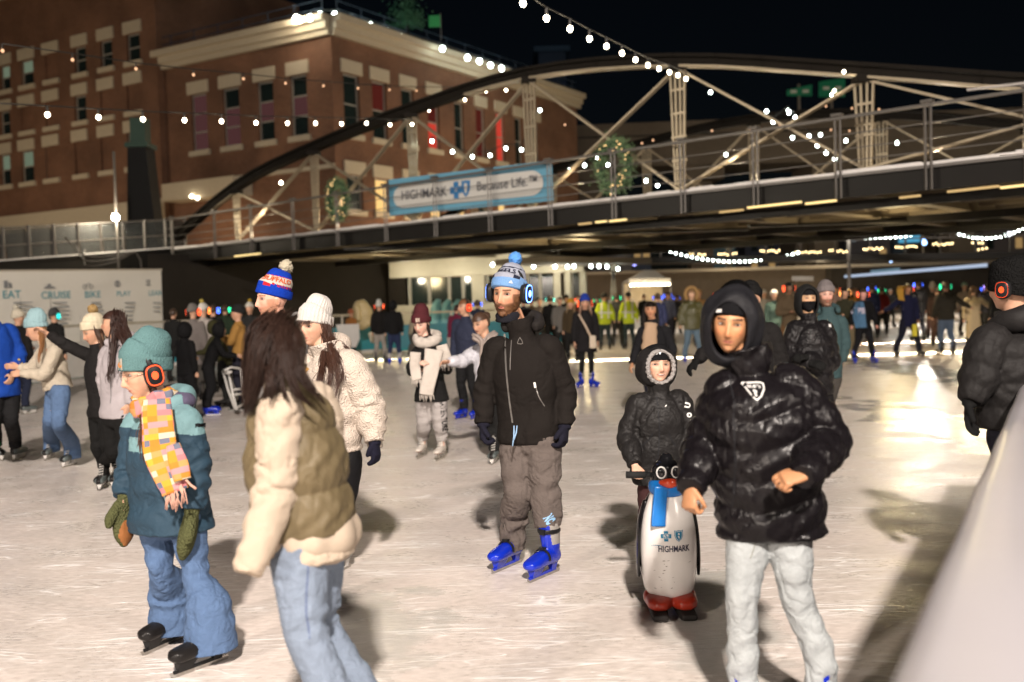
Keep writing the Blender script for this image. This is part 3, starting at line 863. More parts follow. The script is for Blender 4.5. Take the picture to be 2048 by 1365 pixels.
def bp(u, w, off=.045):  # point on banner, u 0..1 across, w 0..1 down
    return BB0.lerp(BB1, u).lerp(BC0.lerp(BC1, u), w) + fwd * off
xd = (BB1 - BB0).normalized(); yd = (BB0 - BC0).normalized()
m = MB(); outl = []
def rr_pts(u0, u1, w0, w1, r, asp):
    o = []
    for cx, cy, a0 in ((u1 - r / asp, w0 + r, -90), (u1 - r / asp, w1 - r, 0), (u0 + r / asp, w1 - r, 90), (u0 + r / asp, w0 + r, 180)):
        for k in range(7):
            a = R(a0 + 15 * k); o.append((cx + r / asp * math.cos(a), cy + r * math.sin(a)))
    return o
outl = rr_pts(.04, .955, .20, .83, .3, 4.4)
m.add([tuple(bp(u, w)) for u, w in outl], [tuple(range(len(outl)))]); m.build('white_field', BANWHITE, ban)
bh = (BB0 - BC0).length
INKD = plain((.035, .04, .06), .6, name='dark ink'); INKB = plain((.03, .20, .48), .6, name='blue ink'); INKG = plain((.16, .16, .17), .6, name='grey ink')
put_text('lettering', 'HIGHMARK', .42, bp(.245, .50, .055), xd, yd, INKD, ban, bold=.006, width=(BB1 - BB0).length * .30)
put_text('lettering', 'Because Life.\u2122', .42, bp(.755, .47, .055), xd, yd, INKD, ban, bold=.004, width=(BB1 - BB0).length * .34)
def cross_pts(r, a): return [(-a, -r), (a, -r), (a, -a), (r, -a), (r, a), (a, a), (a, r), (-a, r), (-a, a), (-r, a), (-r, -a), (-a, -a)]
def shield_pts(w, h): return [(-w, h), (-w * .5, h * .9), (0, h), (w * .5, h * .9), (w, h), (w * .95, 0), (w * .6, -h * .6), (0, -h), (-w * .6, -h * .6), (-w * .95, 0)]
flat_shape('cross_emblem', cross_pts(.24, .1), bp(.455, .49, .055), xd, yd, INKB, ban)
flat_shape('shield_emblem', shield_pts(.17, .24), bp(.515, .48, .055), xd, yd, INKB, ban)
flat_shape('shield_emblem', shield_pts(.06, .16), bp(.515, .48, .06), xd, yd, BANWHITE, ban)
put_text('emblem_mark', 'X', .2, bp(.455, .49, .06), xd, yd, BANWHITE, ban)

# two wreaths with fairy lights
def wreath(px, py, wpx, hpx, lb):
    y = Yrail(px); c = P(px, py, y - .25); s = (y / FPX)
    root = empty('wreath', c, lb, 'wreath', 'lit wreaths on the bridge railing')
    rs = random.Random(int(px)); rx, rz = wpx * s / 2, hpx * s / 2
    xd = BU_.copy(); n = -BN
    v, f, k = [], [], 0
    for i in range(2600):
        a = rs.random() * 6.283; q = rs.gauss(0, .10); d = rs.gauss(0, .09)
        p = c + xd * math.cos(a) * (rx * .78 + q) + Vector((0, 0, 1)) * math.sin(a) * (rz * .82 + q) + n * d
        t = Vector((rs.gauss(0, 1), rs.gauss(0, 1), rs.gauss(0, 1))).normalized() * .09; w = t.cross(Vector((rs.random(), rs.random(), rs.random()))).normalized() * .012
        v += [tuple(p - w), tuple(p + w), tuple(p + t)]; f.append((k, k + 1, k + 2)); k += 3
    m = MB(); m.add(v, f); tag(m.build('foliage', plain((.15, .25, .12), .8, name='fir green', grime=.5), root), kind='stuff')
    m = MB(); m.tube([tuple(c + xd * math.cos(t / 24 * 6.283) * rx * .78 + Vector((0, 0, 1)) * math.sin(t / 24 * 6.283) * rz * .82) for t in range(25)], .09, 6); m.build('ring', plain((.02, .045, .02), .9, name='wreath core'), root, True)
    b = MB(); b.ball((0, 0, 0), .017, 6, 4); bm = b.mesh('bulb'); bm.materials.append(glow((1, .62, .26), 2.6, 'fairy light'))
    for i in range(26):
        a = rs.random() * 6.283; q = rs.gauss(0, .07)
        link('fairy_light', bm, None, root, xd * math.cos(a) * (rx * .78 + q) + Vector((0, 0, 1)) * math.sin(a) * (rz * .82 + q) + n * (.13))
wreath(675, 400, 62, 84, 'smaller lit wreath on the bridge railing left of the banner')
wreath(1228, 332, 88, 106, 'large lit wreath on the bridge railing right of the banner')

# ------------------------------------------------------------------ string lights
_bm = MB(); _bm.ball((0, 0, 0), 1.0, 14, 10); 
def bulb_mesh(mat):
    me = _bm.mesh('bulb', None, True); me.materials.append(mat); return me
BULB_W, BULB_C = bulb_mesh(WARM_BULB), bulb_mesh(COOL_BULB)
BULB_DIM = bulb_mesh(glow((1, .55, .3), 1.6, 'dim bulb'))
CABLE = plain((.03, .028, .025), .5, name='cable')
def string(label, pix, Y, rad, bulb, group='light strings over the rink', sag=.12, extra=None, cable=True):
    """pix: bulb pixels; Y: depth or (first, last)"""
    n = len(pix); Ys = [Y[0] + (Y[1] - Y[0]) * i / max(1, n - 1) for i in range(n)] if isinstance(Y, tuple) else [Y] * n
    pts = [P(x, y, d) for (x, y), d in zip(pix, Ys)]
    root = empty('string_lights', pts[0], label, 'string lights', group)
    if cable:
        up = [p + Vector((0, 0, rad + sag)) for p in pts]
        if extra: up = [P(*extra[0]) + Vector((0, 0, 0))] + up + [P(*extra[1])] if len(extra) == 2 else up
        m = MB(); m.tube([tuple(p) for p in up], max(.012, rad * .25), 5); m.build('cable', CABLE, root, True)
    sk = MB()
    for p in pts: sk.bar(p + Vector((0, 0, rad * .8)), p + Vector((0, 0, rad + sag)), rad * .7, rad * .7)
    if cable: tag(sk.build('sockets', CABLE, root), kind='stuff')
    for p in pts:
        o = link('bulb', bulb, None, root, p - pts[0]); o.scale = (rad * .85, rad * .85, rad)
    return root
string('string of warm bulbs swooping from the top of the picture to the truss peak',
       [(1018, -18), (1046, 7), (1093, 37), (1140, 58), (1179, 78), (1213, 93), (1244, 107), (1271, 120), (1296, 131), (1318, 138), (1339, 145), (1356, 151), (1372, 158)], (11.5, 23.6), .046, BULB_W, sag=.1)
string('string of warm bulbs hanging level in front of the brick block at left',
       [(-8, 226), (95, 230), (197, 235), (286, 239), (369, 241), (443, 243), (512, 246), (575, 247), (631, 247), (683, 248), (733, 247), (780, 250), (824, 249)], (15, 27.5), .042, BULB_W, sag=.1)
string('string of white bulbs along the roof edge of the corner building',
       [(620, 36), (641, 30), (670, 30), (707, 44), (740, 51), (771, 62), (802, 72), (830, 83), (885, 98), (935, 116), (959, 123), (981, 131), (1003, 137), (1023, 146)], (59, 72), .19, BULB_C, sag=.1, group='light strings on buildings')
string('faint unlit string of small bulbs crossing above the left facade',
       [(5, 102), (145, 120), (272, 138), (387, 150), (487, 158), (571, 167), (647, 172), (716, 177), (779, 180), (833, 182), (930, 182)], (16, 30), .03, BULB_DIM, sag=.08)
string('string of white bulbs hanging low between the trusses by the banner',
       [(864, 283), (905, 304), (945, 314), (980, 311), (1012, 297), (1043, 300), (1080, 221)], (30, 31), .055, BULB_C, sag=.08)
string('string of white bulbs behind the large wreath', [(1140, 340), (1169, 331), (1195, 316), (1216, 330), (1292, 362), (1315, 371)], (30, 29), .055, BULB_C, sag=.08)
string('dense run of white bulbs slanting down the truss right of centre',
       [(1533, 223), (1546, 244), (1577, 221), (1578, 226), (1590, 235), (1587, 250), (1618, 273), (1635, 291), (1652, 306), (1670, 319)], (30, 27), .055, BULB_C, sag=.07)
string('loose white bulbs strung from the truss top to the right rail',
       [(1421, 185), (1452, 310), (1585, 276), (1641, 270), (1692, 282), (1794, 286)], (28, 27), .05, BULB_C, sag=.07, cable=False)
string('pair of bulbs at the truss node under the green road signs', [(1688, 144), (1669, 182), (1663, 190)], (20.8, 21.6), .035, BULB_W, sag=.05, cable=False)
string('row of tiny amber bulbs under the truss chord at right',
       [(1560, 143), (1582, 143), (1652, 213), (1704, 217), (1758, 219), (1284, 287), (1306, 281), (1424, 262), (1500, 262), (1662, 260), (1699, 262), (1560, 250), (1130, 250)], 26, .028, BULB_DIM, sag=.03, cable=False)
string('short string of bulbs on the wall behind the left truss', [(858, 221), (930, 200), (972, 183), (1012, 181)], (30, 29), .04, BULB_W, sag=.06)
def dip(x0, y0, x1, y1, d, n): return [(x0 + (x1 - x0) * i / (n - 1), y0 + (y1 - y0) * i / (n - 1) + d * 4 * (i / (n - 1)) * (1 - i / (n - 1))) for i in range(n)]
string('left drooping string of white bulbs over the far ice', dip(1320, 497, 1596, 506, 22, 27), 58, .06, BULB_C, sag=.1)
string('middle drooping string of white bulbs over the far ice', dip(1680, 472, 1862, 462, 10, 19), 58, .06, BULB_C, sag=.1)
string('right drooping string of white bulbs over the far ice', dip(1900, 462, 2056, 452, 20, 18), 58, .06, BULB_C, sag=.1)
string('row of white bulbs under the roof edge of the lit pavilion', [(1067, 533), (1110, 534), (1135, 534), (1148, 533), (1182, 533), (1198, 533), (1214, 534), (1236, 538), (985, 530), (1250, 492)], 41, .075, BULB_C, sag=.05, cable=False, group='light strings on buildings')
# ------------------------------------------------------------------ elevated road and signs beyond the bridge
road = empty('elevated_road', P(1600, 300, 85).xy.to_3d(), 'dim concrete elevated road crossing behind the truss', 'elevated road')
ra_, rb_ = P(1120, 318, 95), P(2300, 285, 78)
CONCRETE_D = fabric((.10, .085, .07), rough=.9, scale=5, bump=.3, big=.4, bigb=.3, var=.4, name='stained concrete')
m = MB(); m.bar(ra_, rb_, 7, 2.6); m.build('girder', CONCRETE_D, road)
m = MB(); m.bar(ra_ + Vector((0, -3.6, 1.9)), rb_ + Vector((0, -3.6, 1.9)), .3, 1.1); m.build('parapet', CONCRETE_D, road)
for px in (1190, 1440, 1700, 1960):
    t = (px - 1120) / 1180; p = ra_.lerp(rb_, t); m = MB(); m.bar((p.x, p.y, 0), (p.x, p.y, p.z - 1.2), 2.0, 2.0); m.box((p.x, p.y, p.z - 1.9), (3.4, 6, 1.2)); m.build('pier', CONCRETE_D, road)
lamp_point('road_light', P(1500, 380, 66), 1500, (1, .8, .5), .6, road); lamp_point('road_light', P(1950, 380, 60), 2200, (1, .8, .5), .6, road)
SIGN = plain((.0, .16, .085), .5, name='sign green'); SIGNW = plain((.55, .6, .57), .5, name='sign white')
for (x0, y0, x1, y1, slant, lb, arrow) in ((1574, 172, 1624, 192, 8, 'smaller green road sign on the elevated road', True), (1638, 158, 1690, 194, 6, 'larger green road sign on the elevated road', False)):
    Y = 84; root = empty('road_sign', P((x0 + x1) / 2, y1, Y), lb, 'road sign', 'green road signs')
    a, b, c, d = P(x0, y0 + slant, Y), P(x1, y0 - slant * .3, Y), P(x1, y1, Y), P(x0, y1, Y)
    m = MB(); m.add([tuple(q + Vector((0, e, 0))) for e in (0, .15) for q in (a, b, c, d)], [(0, 3, 2, 1), (4, 5, 6, 7), (0, 1, 5, 4), (1, 2, 6, 5), (2, 3, 7, 6), (3, 0, 4, 7)])
    pn = m.build('panel', SIGN, root)
    m = MB()
    for k in range(2): m = MB(); m.box(a.lerp(c, .5) + Vector(((k - .5) * 1.0, -.05, 0.1)), (.5, .04, .25)); m.build('emblem', SIGNW, root)
    m = MB(); e = (c + d) / 2; m.bar(e + Vector((0, .2, 1)), e + Vector((0, .2, -4)), .2, .2); m.build('post', STEEL_GREY, root)

# dim tower silhouettes
for px0, px1, py, Y, lb in ((1075, 1128, 118, 120, 'dark blue rooftop plant room behind the brick building'),):
    a, b = P(px0, py, Y), P(px1, py, Y); root = empty('rooftop_tower', a.xy.to_3d(), lb, 'tower')
    m = MB(); m.box(((a.x + b.x) / 2, Y, a.z / 2), (b.x - a.x, 6, a.z)); m.build('wall', plain((.02, .05, .11), .7, name='blue tower wall'), root)
    m = MB(); m.box(((a.x + b.x) / 2, Y, a.z + .3), (b.x - a.x + 1, 7, .6)); m.build('roof', plain((.03, .08, .16), .7, name='blue tower roof'), root)
# small green tree on the roof terrace
rt = P(815, 60, 66); tr = empty('roof_tree', rt, 'small floodlit green tree on the roof terrace', 'tree')
m = MB(); rs = random.Random(3); v, f, k = [], [], 0
for i in range(900):
    p = rt + Vector((rs.gauss(0, .55), rs.gauss(0, .55), .2 + abs(rs.gauss(0, .9)))); t = Vector((rs.gauss(0, 1), rs.gauss(0, 1), rs.gauss(0, 1))).normalized() * .16; w = t.cross(Vector((0, .3, 1))).normalized() * .06
    v += [tuple(p - w), tuple(p + w), tuple(p + t)]; f.append((k, k + 1, k + 2)); k += 3
m.add(v, f); tag(m.build('crown', plain((.02, .10, .05), .7, name='tree leaves', grime=.5), tr), kind='stuff')
m = MB(); m.tube([tuple(rt + Vector((0, 0, -.6))), tuple(rt + Vector((0, 0, .8)))], .06, 6); m.build('trunk', RUSTY, tr)
gs = P(869, 43, 66); root = empty('green_flag', gs, 'small bright green flag on the roof terrace', 'flag')
m = MB(); m.box(gs, (.75, .04, .75)); m.build('cloth', plain((.03, .42, .12), .6, name='flag green'), root); m = MB(); m.bar(gs + Vector((.4, 0, -1.2)), gs + Vector((.4, 0, .5)), .05, .05); m.build('pole', STEEL_GREY, root)

# ------------------------------------------------------------------ lit pavilion beyond the bridge
KY = 43.0
pav = empty('lit_pavilion', P(980, 640, KY).xy.to_3d(), 'cream lit pavilion with dark windows beyond the bridge', 'pavilion')
K0, K1 = P(785, 600, KY + 1), P(1170, 600, KY)
ku = Vector((K1.x - K0.x, K1.y - K0.y, 0)); KL = ku.length; ku.normalize(); kn = Vector((ku.y, -ku.x, 0))
Mk = Matrix((ku, kn, Vector((0, 0, 1)))).transposed(); KO = Vector((K0.x, K0.y, 0))
def kz(px, py): return PL(px, py, KO, kn).z
def ks(px, py=580): return (PL(px, py, KO, kn) - KO).dot(ku)
def kbox(name, x0, x1, z0, z1, d0, d1, mat, parent=None):
    m = MB(); m.box(KO + ku * ((x0 + x1) / 2) + kn * ((d0 + d1) / 2) + Vector((0, 0, (z0 + z1) / 2)), (x1 - x0, abs(d1 - d0), z1 - z0), Mk); return m.build(name, mat, parent or pav)
PAVW = plain((.60, .57, .47), .7, name='pavilion render')
zt_, zm_, zb_ = kz(880, 527), kz(880, 554), kz(880, 609)
kbox('roof_slab', -.6, KL + .3, zt_ + .3, zt_ + .75, 1.0, -7, CONCRETE)
kbox('fascia', 0, KL, zm_, zt_ + .29, .45, .1, PAVW)
xs = [ks(820), ks(858), ks(898), ks(938)]
kbox('low_wall', 0, KL, 0, zb_, .12, -.1, PAVW)
kbox('end_wall', -.15, ks(812), 0, zm_, .05, -6, DARK_STONE)
for a, b in ((945, 970), (1034, 1052), (1108, 1122), (1130, 1142), (1160, 1172)): kbox('pier', ks(a), ks(b), zb_, zm_, .2, -.3, PAVW)
for a, b in ((820, 857), (859, 897), (899, 925), (927, 944), (975, 1032), (1056, 1079), (1081, 1106), (1143, 1158)):
    f = kbox('window', ks(a) - .07, ks(a) + .07, zb_, zm_, .05, -.05, FRAME); kbox('pane', ks(a) + .08, ks(b), zb_ + .05, zm_ - .03, .01, -.03, PANE_DARK, f)
kbox('back_wall', 0, KL, 0, zm_, -2.2, -2.4, plain((.3, .26, .2), .8, name='inner wall'))
for t in (.12, .37, .62, .87):
    lamp_point('soffit_light', KO + ku * KL * t + kn * 1.5 + Vector((0, 0, zm_ - .1)), 60, (1, .88, .66), .15, pav)
# wide eaves slab going right from the pavilion
e0, e1 = P(1040, 522, 39), P(1250, 526, 43)
m = MB(); m.bar(e0, e1, 3.0, .22); m.build('canopy_slab', CONCRETE, pav)
for px in (1212, 1236):
    a = P(px, 530, 42); m = MB(); m.bar((a.x, 42, 0), (a.x + (.35 if px == 1212 else -.25), 42, a.z), .12, .12); m.build('canopy_post', STEEL_PALE, pav)

# dark canal wall under the left part of the bridge, coping, far wall
wallL = empty('canal_wall', P(560, 640, 41).xy.to_3d(), 'dark stone canal wall behind the left skaters', 'wall')
a, b = P(300, 640, 37), P(815, 640, 45)
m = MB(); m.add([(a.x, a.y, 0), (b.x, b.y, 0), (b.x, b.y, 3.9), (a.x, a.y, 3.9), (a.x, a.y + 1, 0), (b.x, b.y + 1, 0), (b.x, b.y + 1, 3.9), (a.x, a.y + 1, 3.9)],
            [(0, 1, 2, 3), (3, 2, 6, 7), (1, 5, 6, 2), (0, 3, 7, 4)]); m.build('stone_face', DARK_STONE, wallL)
farw = empty('far_quay_wall', P(1500, 560, 64).xy.to_3d(), 'dim brown quay wall at the far end of the ice', 'wall')
def slab(name, x0, y0, x1, y1, Y0, Y1, thick, mat, parent):
    """vertical slab between pixel columns x0..x1, top row y0 (left) / y1 (right) as ((top,bottom),(top,bottom))"""
    a, b, c, d = P(x0, y0[0], Y0), P(x1, y1[0], Y1), P(x1, y1[1], Y1), P(x0, y0[1], Y0)
    m = MB(); e = Vector((0, thick, 0))
    m.add([tuple(q) for q in (a, b, c, d, a + e, b + e, c + e, d + e)], [(0, 3, 2, 1), (4, 5, 6, 7), (0, 1, 5, 4), (1, 2, 6, 5), (2, 3, 7, 6), (3, 0, 4, 7)])
    return m.build(name, mat, parent)
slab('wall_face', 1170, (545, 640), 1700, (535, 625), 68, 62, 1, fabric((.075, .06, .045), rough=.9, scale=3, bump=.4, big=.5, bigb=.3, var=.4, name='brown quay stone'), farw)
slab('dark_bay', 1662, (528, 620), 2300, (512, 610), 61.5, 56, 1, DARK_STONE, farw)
slab('pale_coping', 1130, (546, 551), 2300, (511, 518), 66, 54, .4, plain((.32, .29, .24), .7, name='coping stone'), farw)
st = slab('led_handrail', 1690, (551, 556), 1975, (527, 534), 52, 46, .1, glow((.62, .74, .95), .75, 'blue-white lamp tube'), farw)
slab('blue_lit_panel', 1742, (541, 549), 1800, (536, 545), 54, 53, .1, glow((.25, .4, .5), .5, 'dim blue panel'), farw)
lamp_point('quay_light', P(1450, 556, 60), 320, (1, .78, .5), .3, farw); lamp_point('quay_light', P(1640, 550, 58), 260, (1, .78, .5), .3, farw)
# second, lower footbridge over the far ice with shop lamps behind
fb = empty('far_footbridge', P(1600, 520, 60).xy.to_3d(), 'low dark footbridge with glass parapet over the far ice', 'bridge')
slab('deck_beam', 1080, (518, 530), 2300, (500, 513), 62, 52, 2.5, STEEL_DARK, fb)
slab('top_rail', 1080, (497, 499), 2300, (462, 465), 62, 52, .1, RAILM, fb)
for i, px in enumerate(range(1110, 2120, 70)):
    t = (px - 1080) / 1220; Yp = 62 - 10 * t
    slab('rail_post', px, (497 - 35 * t, 520 - 18 * t), px + 3, (497 - 35 * t, 520 - 18 * t), Yp, Yp, .1, RAILM, fb)
# far town buildings seen through the bridge
town = [(1180, 1262, 470, 525, 92, (.10, .10, .12)), (1264, 1300, 452, 520, 96, (.05, .07, .12)), (1420, 1470, 478, 524, 100, (.06, .14, .2)), (1490, 1560, 470, 522, 104, (.05, .06, .10)),
        (1590, 1668, 452, 520, 98, (.13, .11, .09)), (1690, 1780, 450, 516, 100, (.12, .12, .14)), (1785, 1850, 430, 512, 104, (.08, .12, .17)), (1862, 1960, 440, 510, 98, (.14, .12, .10)), (1965, 2080, 425, 506, 95, (.13, .12, .13))]
pal = ['slate', 'navy', 'blue', 'midnight', 'brown', 'grey', 'steel blue', 'tan', 'pale grey']
for i, (x0, x1, yt, yb, Y, c) in enumerate(town):
    a, b = P(x0, yt, Y), P(x1, yt, Y); root = empty('town_building', Vector((a.x, Y, 0)), f'dim {pal[i]} town building seen through the gap under the bridge' if i else 'dim slate town building just right of the lit pavilion', 'building', 'town buildings beyond the far ice')
    m = MB(); m.box(((a.x + b.x) / 2, Y + 3, a.z / 2), (b.x - a.x, 6, a.z)); m.build('wall', plain(c, .8, name=pal[i] + ' wall'), root)
    m = MB(); m.box(((a.x + b.x) / 2, Y + 3, a.z + .15), (b.x - a.x + .4, 6.4, .3)); m.build('roof', CONCRETE, root)
    rs = random.Random(i); n = max(2, int((b.x - a.x) / 1.3))
    for k in range(n):
        x = a.x + (k + .5) * (b.x - a.x) / n
        for z in (a.z - 1.2, a.z - 3.0):
            if rs.random() < .65:
                m = MB(); m.box((x, Y - .05, z), (.62, .1, 1.0)); m.build('window', rs.choice([PANE_DARK, PANE_DARK, glow((.35, .42, .45), .35, 'cool window'), glow((.8, .5, .2), .4, 'amber window')]), root)
# clusters of warm shop lamps behind the far footbridge
rs = random.Random(8); BULB_AM = bulb_mesh(glow((1, .74, .36), 9, 'amber bulb'))
CLN = ['leftmost', 'second from left', 'third from left', 'fourth from left', 'fifth from left', 'sixth from left', 'seventh from left', 'middle right', 'fourth from right', 'third from right', 'second from right', 'lowest right', 'rightmost']
for (cx, cy, w) in ((1320, 519, 22), (1395, 510, 30), (1455, 509, 34), (1540, 503, 36), (1605, 505, 26), (1632, 504, 18), (1676, 503, 34), (1746, 498, 36), (1812, 494, 40), (1886, 489, 38), (1955, 487, 20), (1936, 511, 40), (1965, 499, 16)):
    n = max(3, int(w / 4.5))
    string(CLN.pop(0) + ' cluster of tiny warm lamps along the far quay', [(cx - w / 2 + w * i / (n - 1), cy + rs.uniform(-2, 2)) for i in range(n)], 72, .055, BULB_AM, group='warm lamp clusters on the far quay', cable=False)
for i, (x, y, c, nm) in enumerate([(1269, 527, (.35, .35, 1), 'violet'), (1747, 536, (1, .8, .5), 'amber'), (1783, 530, (.4, .6, 1), 'blue'), (1849, 486, (.3, .5, 1), 'pale blue'), (1843, 426, (1, 1, .85), 'white'), (1946, 521, (.5, .5, 1), 'lilac'), (1787, 432, (1, .85, .5), 'yellow'), (1926, 424, (1, .8, .5), 'orange'), (1952, 419, (1, .8, .5), 'gold'), (1660, 452, (1, .8, .5), 'honey'), (1560, 478, (1, .75, .4), 'copper'), (1730, 440, (1, .85, .6), 'cream'), (1870, 440, (1, .3, .2), 'red'), (1930, 405, (.3, 1, .5), 'green'), (1700, 470, (.7, .9, 1), 'icy white'), (1995, 440, (1, .8, .4), 'ochre'), (2020, 470, (.9, .9, 1), 'bluish white'), (1480, 470, (1, .7, .4), 'tan'), (1420, 490, (.6, .8, 1), 'sky blue')]):
    p = P(x, y, 62); m = MB(); m.ball(p, .15, 8, 6); m.box(p + Vector((0, .1, .15)), (.12, .12, .12)); o = m.build('quay_lamp', glow(c, 6, nm + ' lamp'), None, True); tag(o, f'small {nm} lamp glowing far off over the ice', 'lamp', 'single lamps far off')
# screen panel
sc_ = slab('lit_screen', 1800, (468, 486), 1840, (465, 484), 80, 80, .3, glow((.1, .45, .7), .8, 'blue screen'), None); tag(sc_, 'small blue lit screen behind the middle light string', 'screen')

# white tent stall
tent = empty('tent_stall', P(1300, 600, 55).xy.to_3d(), 'white peaked tent stall with a row of bulbs under its eaves', 'tent')
TY = 55; tl, trr, ap = P(1258, 563, TY), P(1341, 562, TY), P(1296, 541, TY + 1.5)
m = MB(); bk = Vector((0, 3, 0)); m.add([tuple(q) for q in (tl, trr, trr + bk, tl + bk, ap + Vector((-.25, 0, 0)), ap + Vector((.35, 0, 0)))], [(0, 1, 5, 4), (1, 2, 5), (2, 3, 4, 5), (3, 0, 4)]); m.build('canopy', plain((.7, .68, .62), .8, name='tent canvas'), tent)
m = MB(); m.bar(tl, trr, .06, .3); m.build('valance', plain((.65, .6, .5), .8, name='valance'), tent)
for q in (tl, trr, tl + bk, trr + bk): m = MB(); m.bar((q.x, q.y, 0), q, .08, .08); m.build('post', STEEL_GREY, tent)
m = MB(); c = (tl + trr) / 2; m.box((c.x, TY + 2.9, 1.3), (2.2, .05, 2.6)); m.build('back_cloth', plain((.5, .42, .3), .8, name='tent wall'), tent)
m = MB(); m.box((c.x, TY - .1, .5), (2.2, .6, 1.0)); m.build('counter', plain((.6, .58, .52), .7, name='counter'), tent)
lamp_point('stall_light', (c.x, TY + 1, 2.3), 90, (1, .8, .5), .1, tent)
string('row of bright bulbs under the tent eaves', [(1262 + i * 7.6, 571 - i * .2) for i in range(11)], 54.8, .06, BULB_W, cable=False, group='light strings on buildings')
ws = slab('white_notice_board', 1585, (553, 562), 1627, (553, 562), 50, 50, .1, plain((.6, .58, .55), .6, name='white board'), None); tag(ws, 'small white notice board on the far quay wall', 'notice board')

# ------------------------------------------------------------------ rink boards at left: printed banner fence, rails, turquoise boards
bf = empty('printed_banner_fence', P(160, 755, 21.5).xy.to_3d(), 'tall white printed banner fence at the left end of the rink', 'banner fence')
FT0, FT1, FB0, FB1 = P(-120, 545, 25.5), P(322, 541, 31), P(-120, 768, 25.5), P(330, 742, 31)
FB0.z = .12; FB1.z = .12
v, f, fn = quad_sheet((FT0, FT1, FB0, FB1), 60, 10, .012, seed=3)
BANC = fabric((.85, .82, .74), .7, scale=20, bump=.05, big=2, bigb=.35, var=.08, bigdist=.06, name='fence banner'); 
m = MB(); m.add(v, f); m.build('banner_cloth', BANC, bf, True)
fw = fn if fn.y < 0 else -fn
xd2 = (FT1 - FT0).normalized(); up2 = Vector((0, 0, 1))
def fp_(px, py, off=.035):
    o = PL(px, py, FT0, fn); return o + fw * off
INKT = plain((.12, .36, .42), .7, name='teal ink'); INKX = plain((.20, .21, .22), .7, name='grey print')
for s, px, py, w in (('EAT', 22, 590, .42), ('CRUISE', 111, 591, .74), ('BIKE', 184, 590, .42), ('PLAY', 246, 588, .40), ('LEAR', 309, 587, .40)):
    put_text('lettering', s, .30, fp_(px, py), xd2, up2, INKT, bf, bold=.005, width=w * 1.2)
rs = random.Random(2)
for px, n, w in ((30, 7, .75), (108, 6, .8), (184, 4, .5), (250, 5, .55), (306, 3, .45)):
    m = MB()
    for k in range(n):
        ww = 1.2 * w * rs.uniform(.55, 1); p = fp_(px, 606 + k * 8.5, .075)
        m.box(p, (ww, .004, .035))
    m.build('small_print', INKX, bf)
def fpoly(name, lst, px, py, sc):
    m = MB()
    for pts in lst: m.add([tuple(fp_(px, py, .072) + xd2 * (a * sc) + up2 * (b * sc)) for a, b in pts], [tuple(range(len(pts)))])
    m.build(name, INKX, bf)
circ = lambda cx, cy, r, n=14: [(cx + r * math.cos(6.283 * k / n), cy + r * math.sin(6.283 * k / n)) for k in range(n)]
def ringq(cx, cy, r, t, n=14):
    return [[(cx + q * math.cos(6.283 * (k + e) / n), cy + q * math.sin(6.283 * (k + e) / n)) for q, e in ((r, 0), (r, 1), (r - t, 1), (r - t, 0))] for k in range(n)]
fpoly('food_icon', [[(-.5, -.5), (.05, -.5), (.05, .5), (-.5, .5)], [(.15, -.5), (.6, -.5), (.6, .1), (.15, .3)]], 12, 569, .2)
fpoly('boat_icon', [[(-.9, -.3), (.9, -.3), (.6, -.05), (-.8, -.05)], [(-.5, 0), (.3, 0), (.1, .35), (-.3, .35)]], 97, 573, .2)
fpoly('bicycle_icon', ringq(-.5, -.2, .35, .1) + ringq(.5, -.2, .35, .1) + [[(-.5, -.25), (0, .3), (.08, .25), (-.4, -.25)], [(.5, -.2), (.2, .45), (.12, .4), (.4, -.25)]], 173, 571, .2)
fpoly('ball_icon', ringq(0, 0, .5, .14) + [[(-.15, -.3), (.15, -.3), (.15, .35), (-.15, .35)]], 232, 568, .2)
fpoly('book_icon', [[(-.4, .3), (.4, .3), (.4, .45), (-.4, .45)], [(-.4, 0), (.3, 0), (.3, .15), (-.4, .15)], [(-.4, -.4), (.4, -.4), (.4, -.2), (-.4, -.2)]], 294, 566, .2)
for i in range(8):
    p = FT0.lerp(FT1, (i + .3) / 7.6); m = MB(); m.bar((p.x, p.y + .12, 0), (p.x, p.y + .12, p.z + .05), .07, .07); m.build('post', STEEL_GREY, bf)
m = MB(); m.bar(FT0 + Vector((0, .06, .02)), FT1 + Vector((0, .06, .02)), .06, .06); m.build('top_rail', STEEL_PALE, bf)

boards = empty('left_rink_boards', P(300, 740, 23).xy.to_3d(), 'low printed rink boards with pale handrail along the left end', 'rink boards')
def board_run(pxs, col, parent, hb=.95, rail=1.42, glassy=True):
    """pxs: [(px, py_base)] polyline along the ice"""
    pts = [G(x, y) for x, y in pxs]
    for a, b in zip(pts[:-1], pts[1:]):
        L = (b - a).length; n = max(1, round(L / 2.4)); t = (b - a).normalized()
        for i in range(n):
            p, q = a.lerp(b, i / n) + t * .02, a.lerp(b, (i + 1) / n) - t * .02
            m = MB(); m.bar(p + Vector((0, 0, hb / 2 + .06)), q + Vector((0, 0, hb / 2 + .06)), .08, hb - .02); m.build('board_panel', col, parent)
            m = MB(); m.bar(p + Vector((0, -.05, .12)), q + Vector((0, -.05, .12)), .05, .12); m.build('kick_strip', TEAL if col is not TEAL else WHITE_PLASTIC, parent)
            m = MB(); m.bar(p + Vector((0, .05, 0)), p + Vector((0, .05, rail)), .06, .06); m.build('rail_post', STEEL_PALE, parent)
        m = MB(); m.bar(a + Vector((0, .05, rail)), b + Vector((0, .05, rail)), .07, .07); m.build('handrail', STEEL_PALE, parent)
board_run([(60, 772), (330, 738)], WHITE_PLASTIC, boards)
p0, p1 = G(60, 772), G(330, 738); bx = (p1 - p0).normalized()
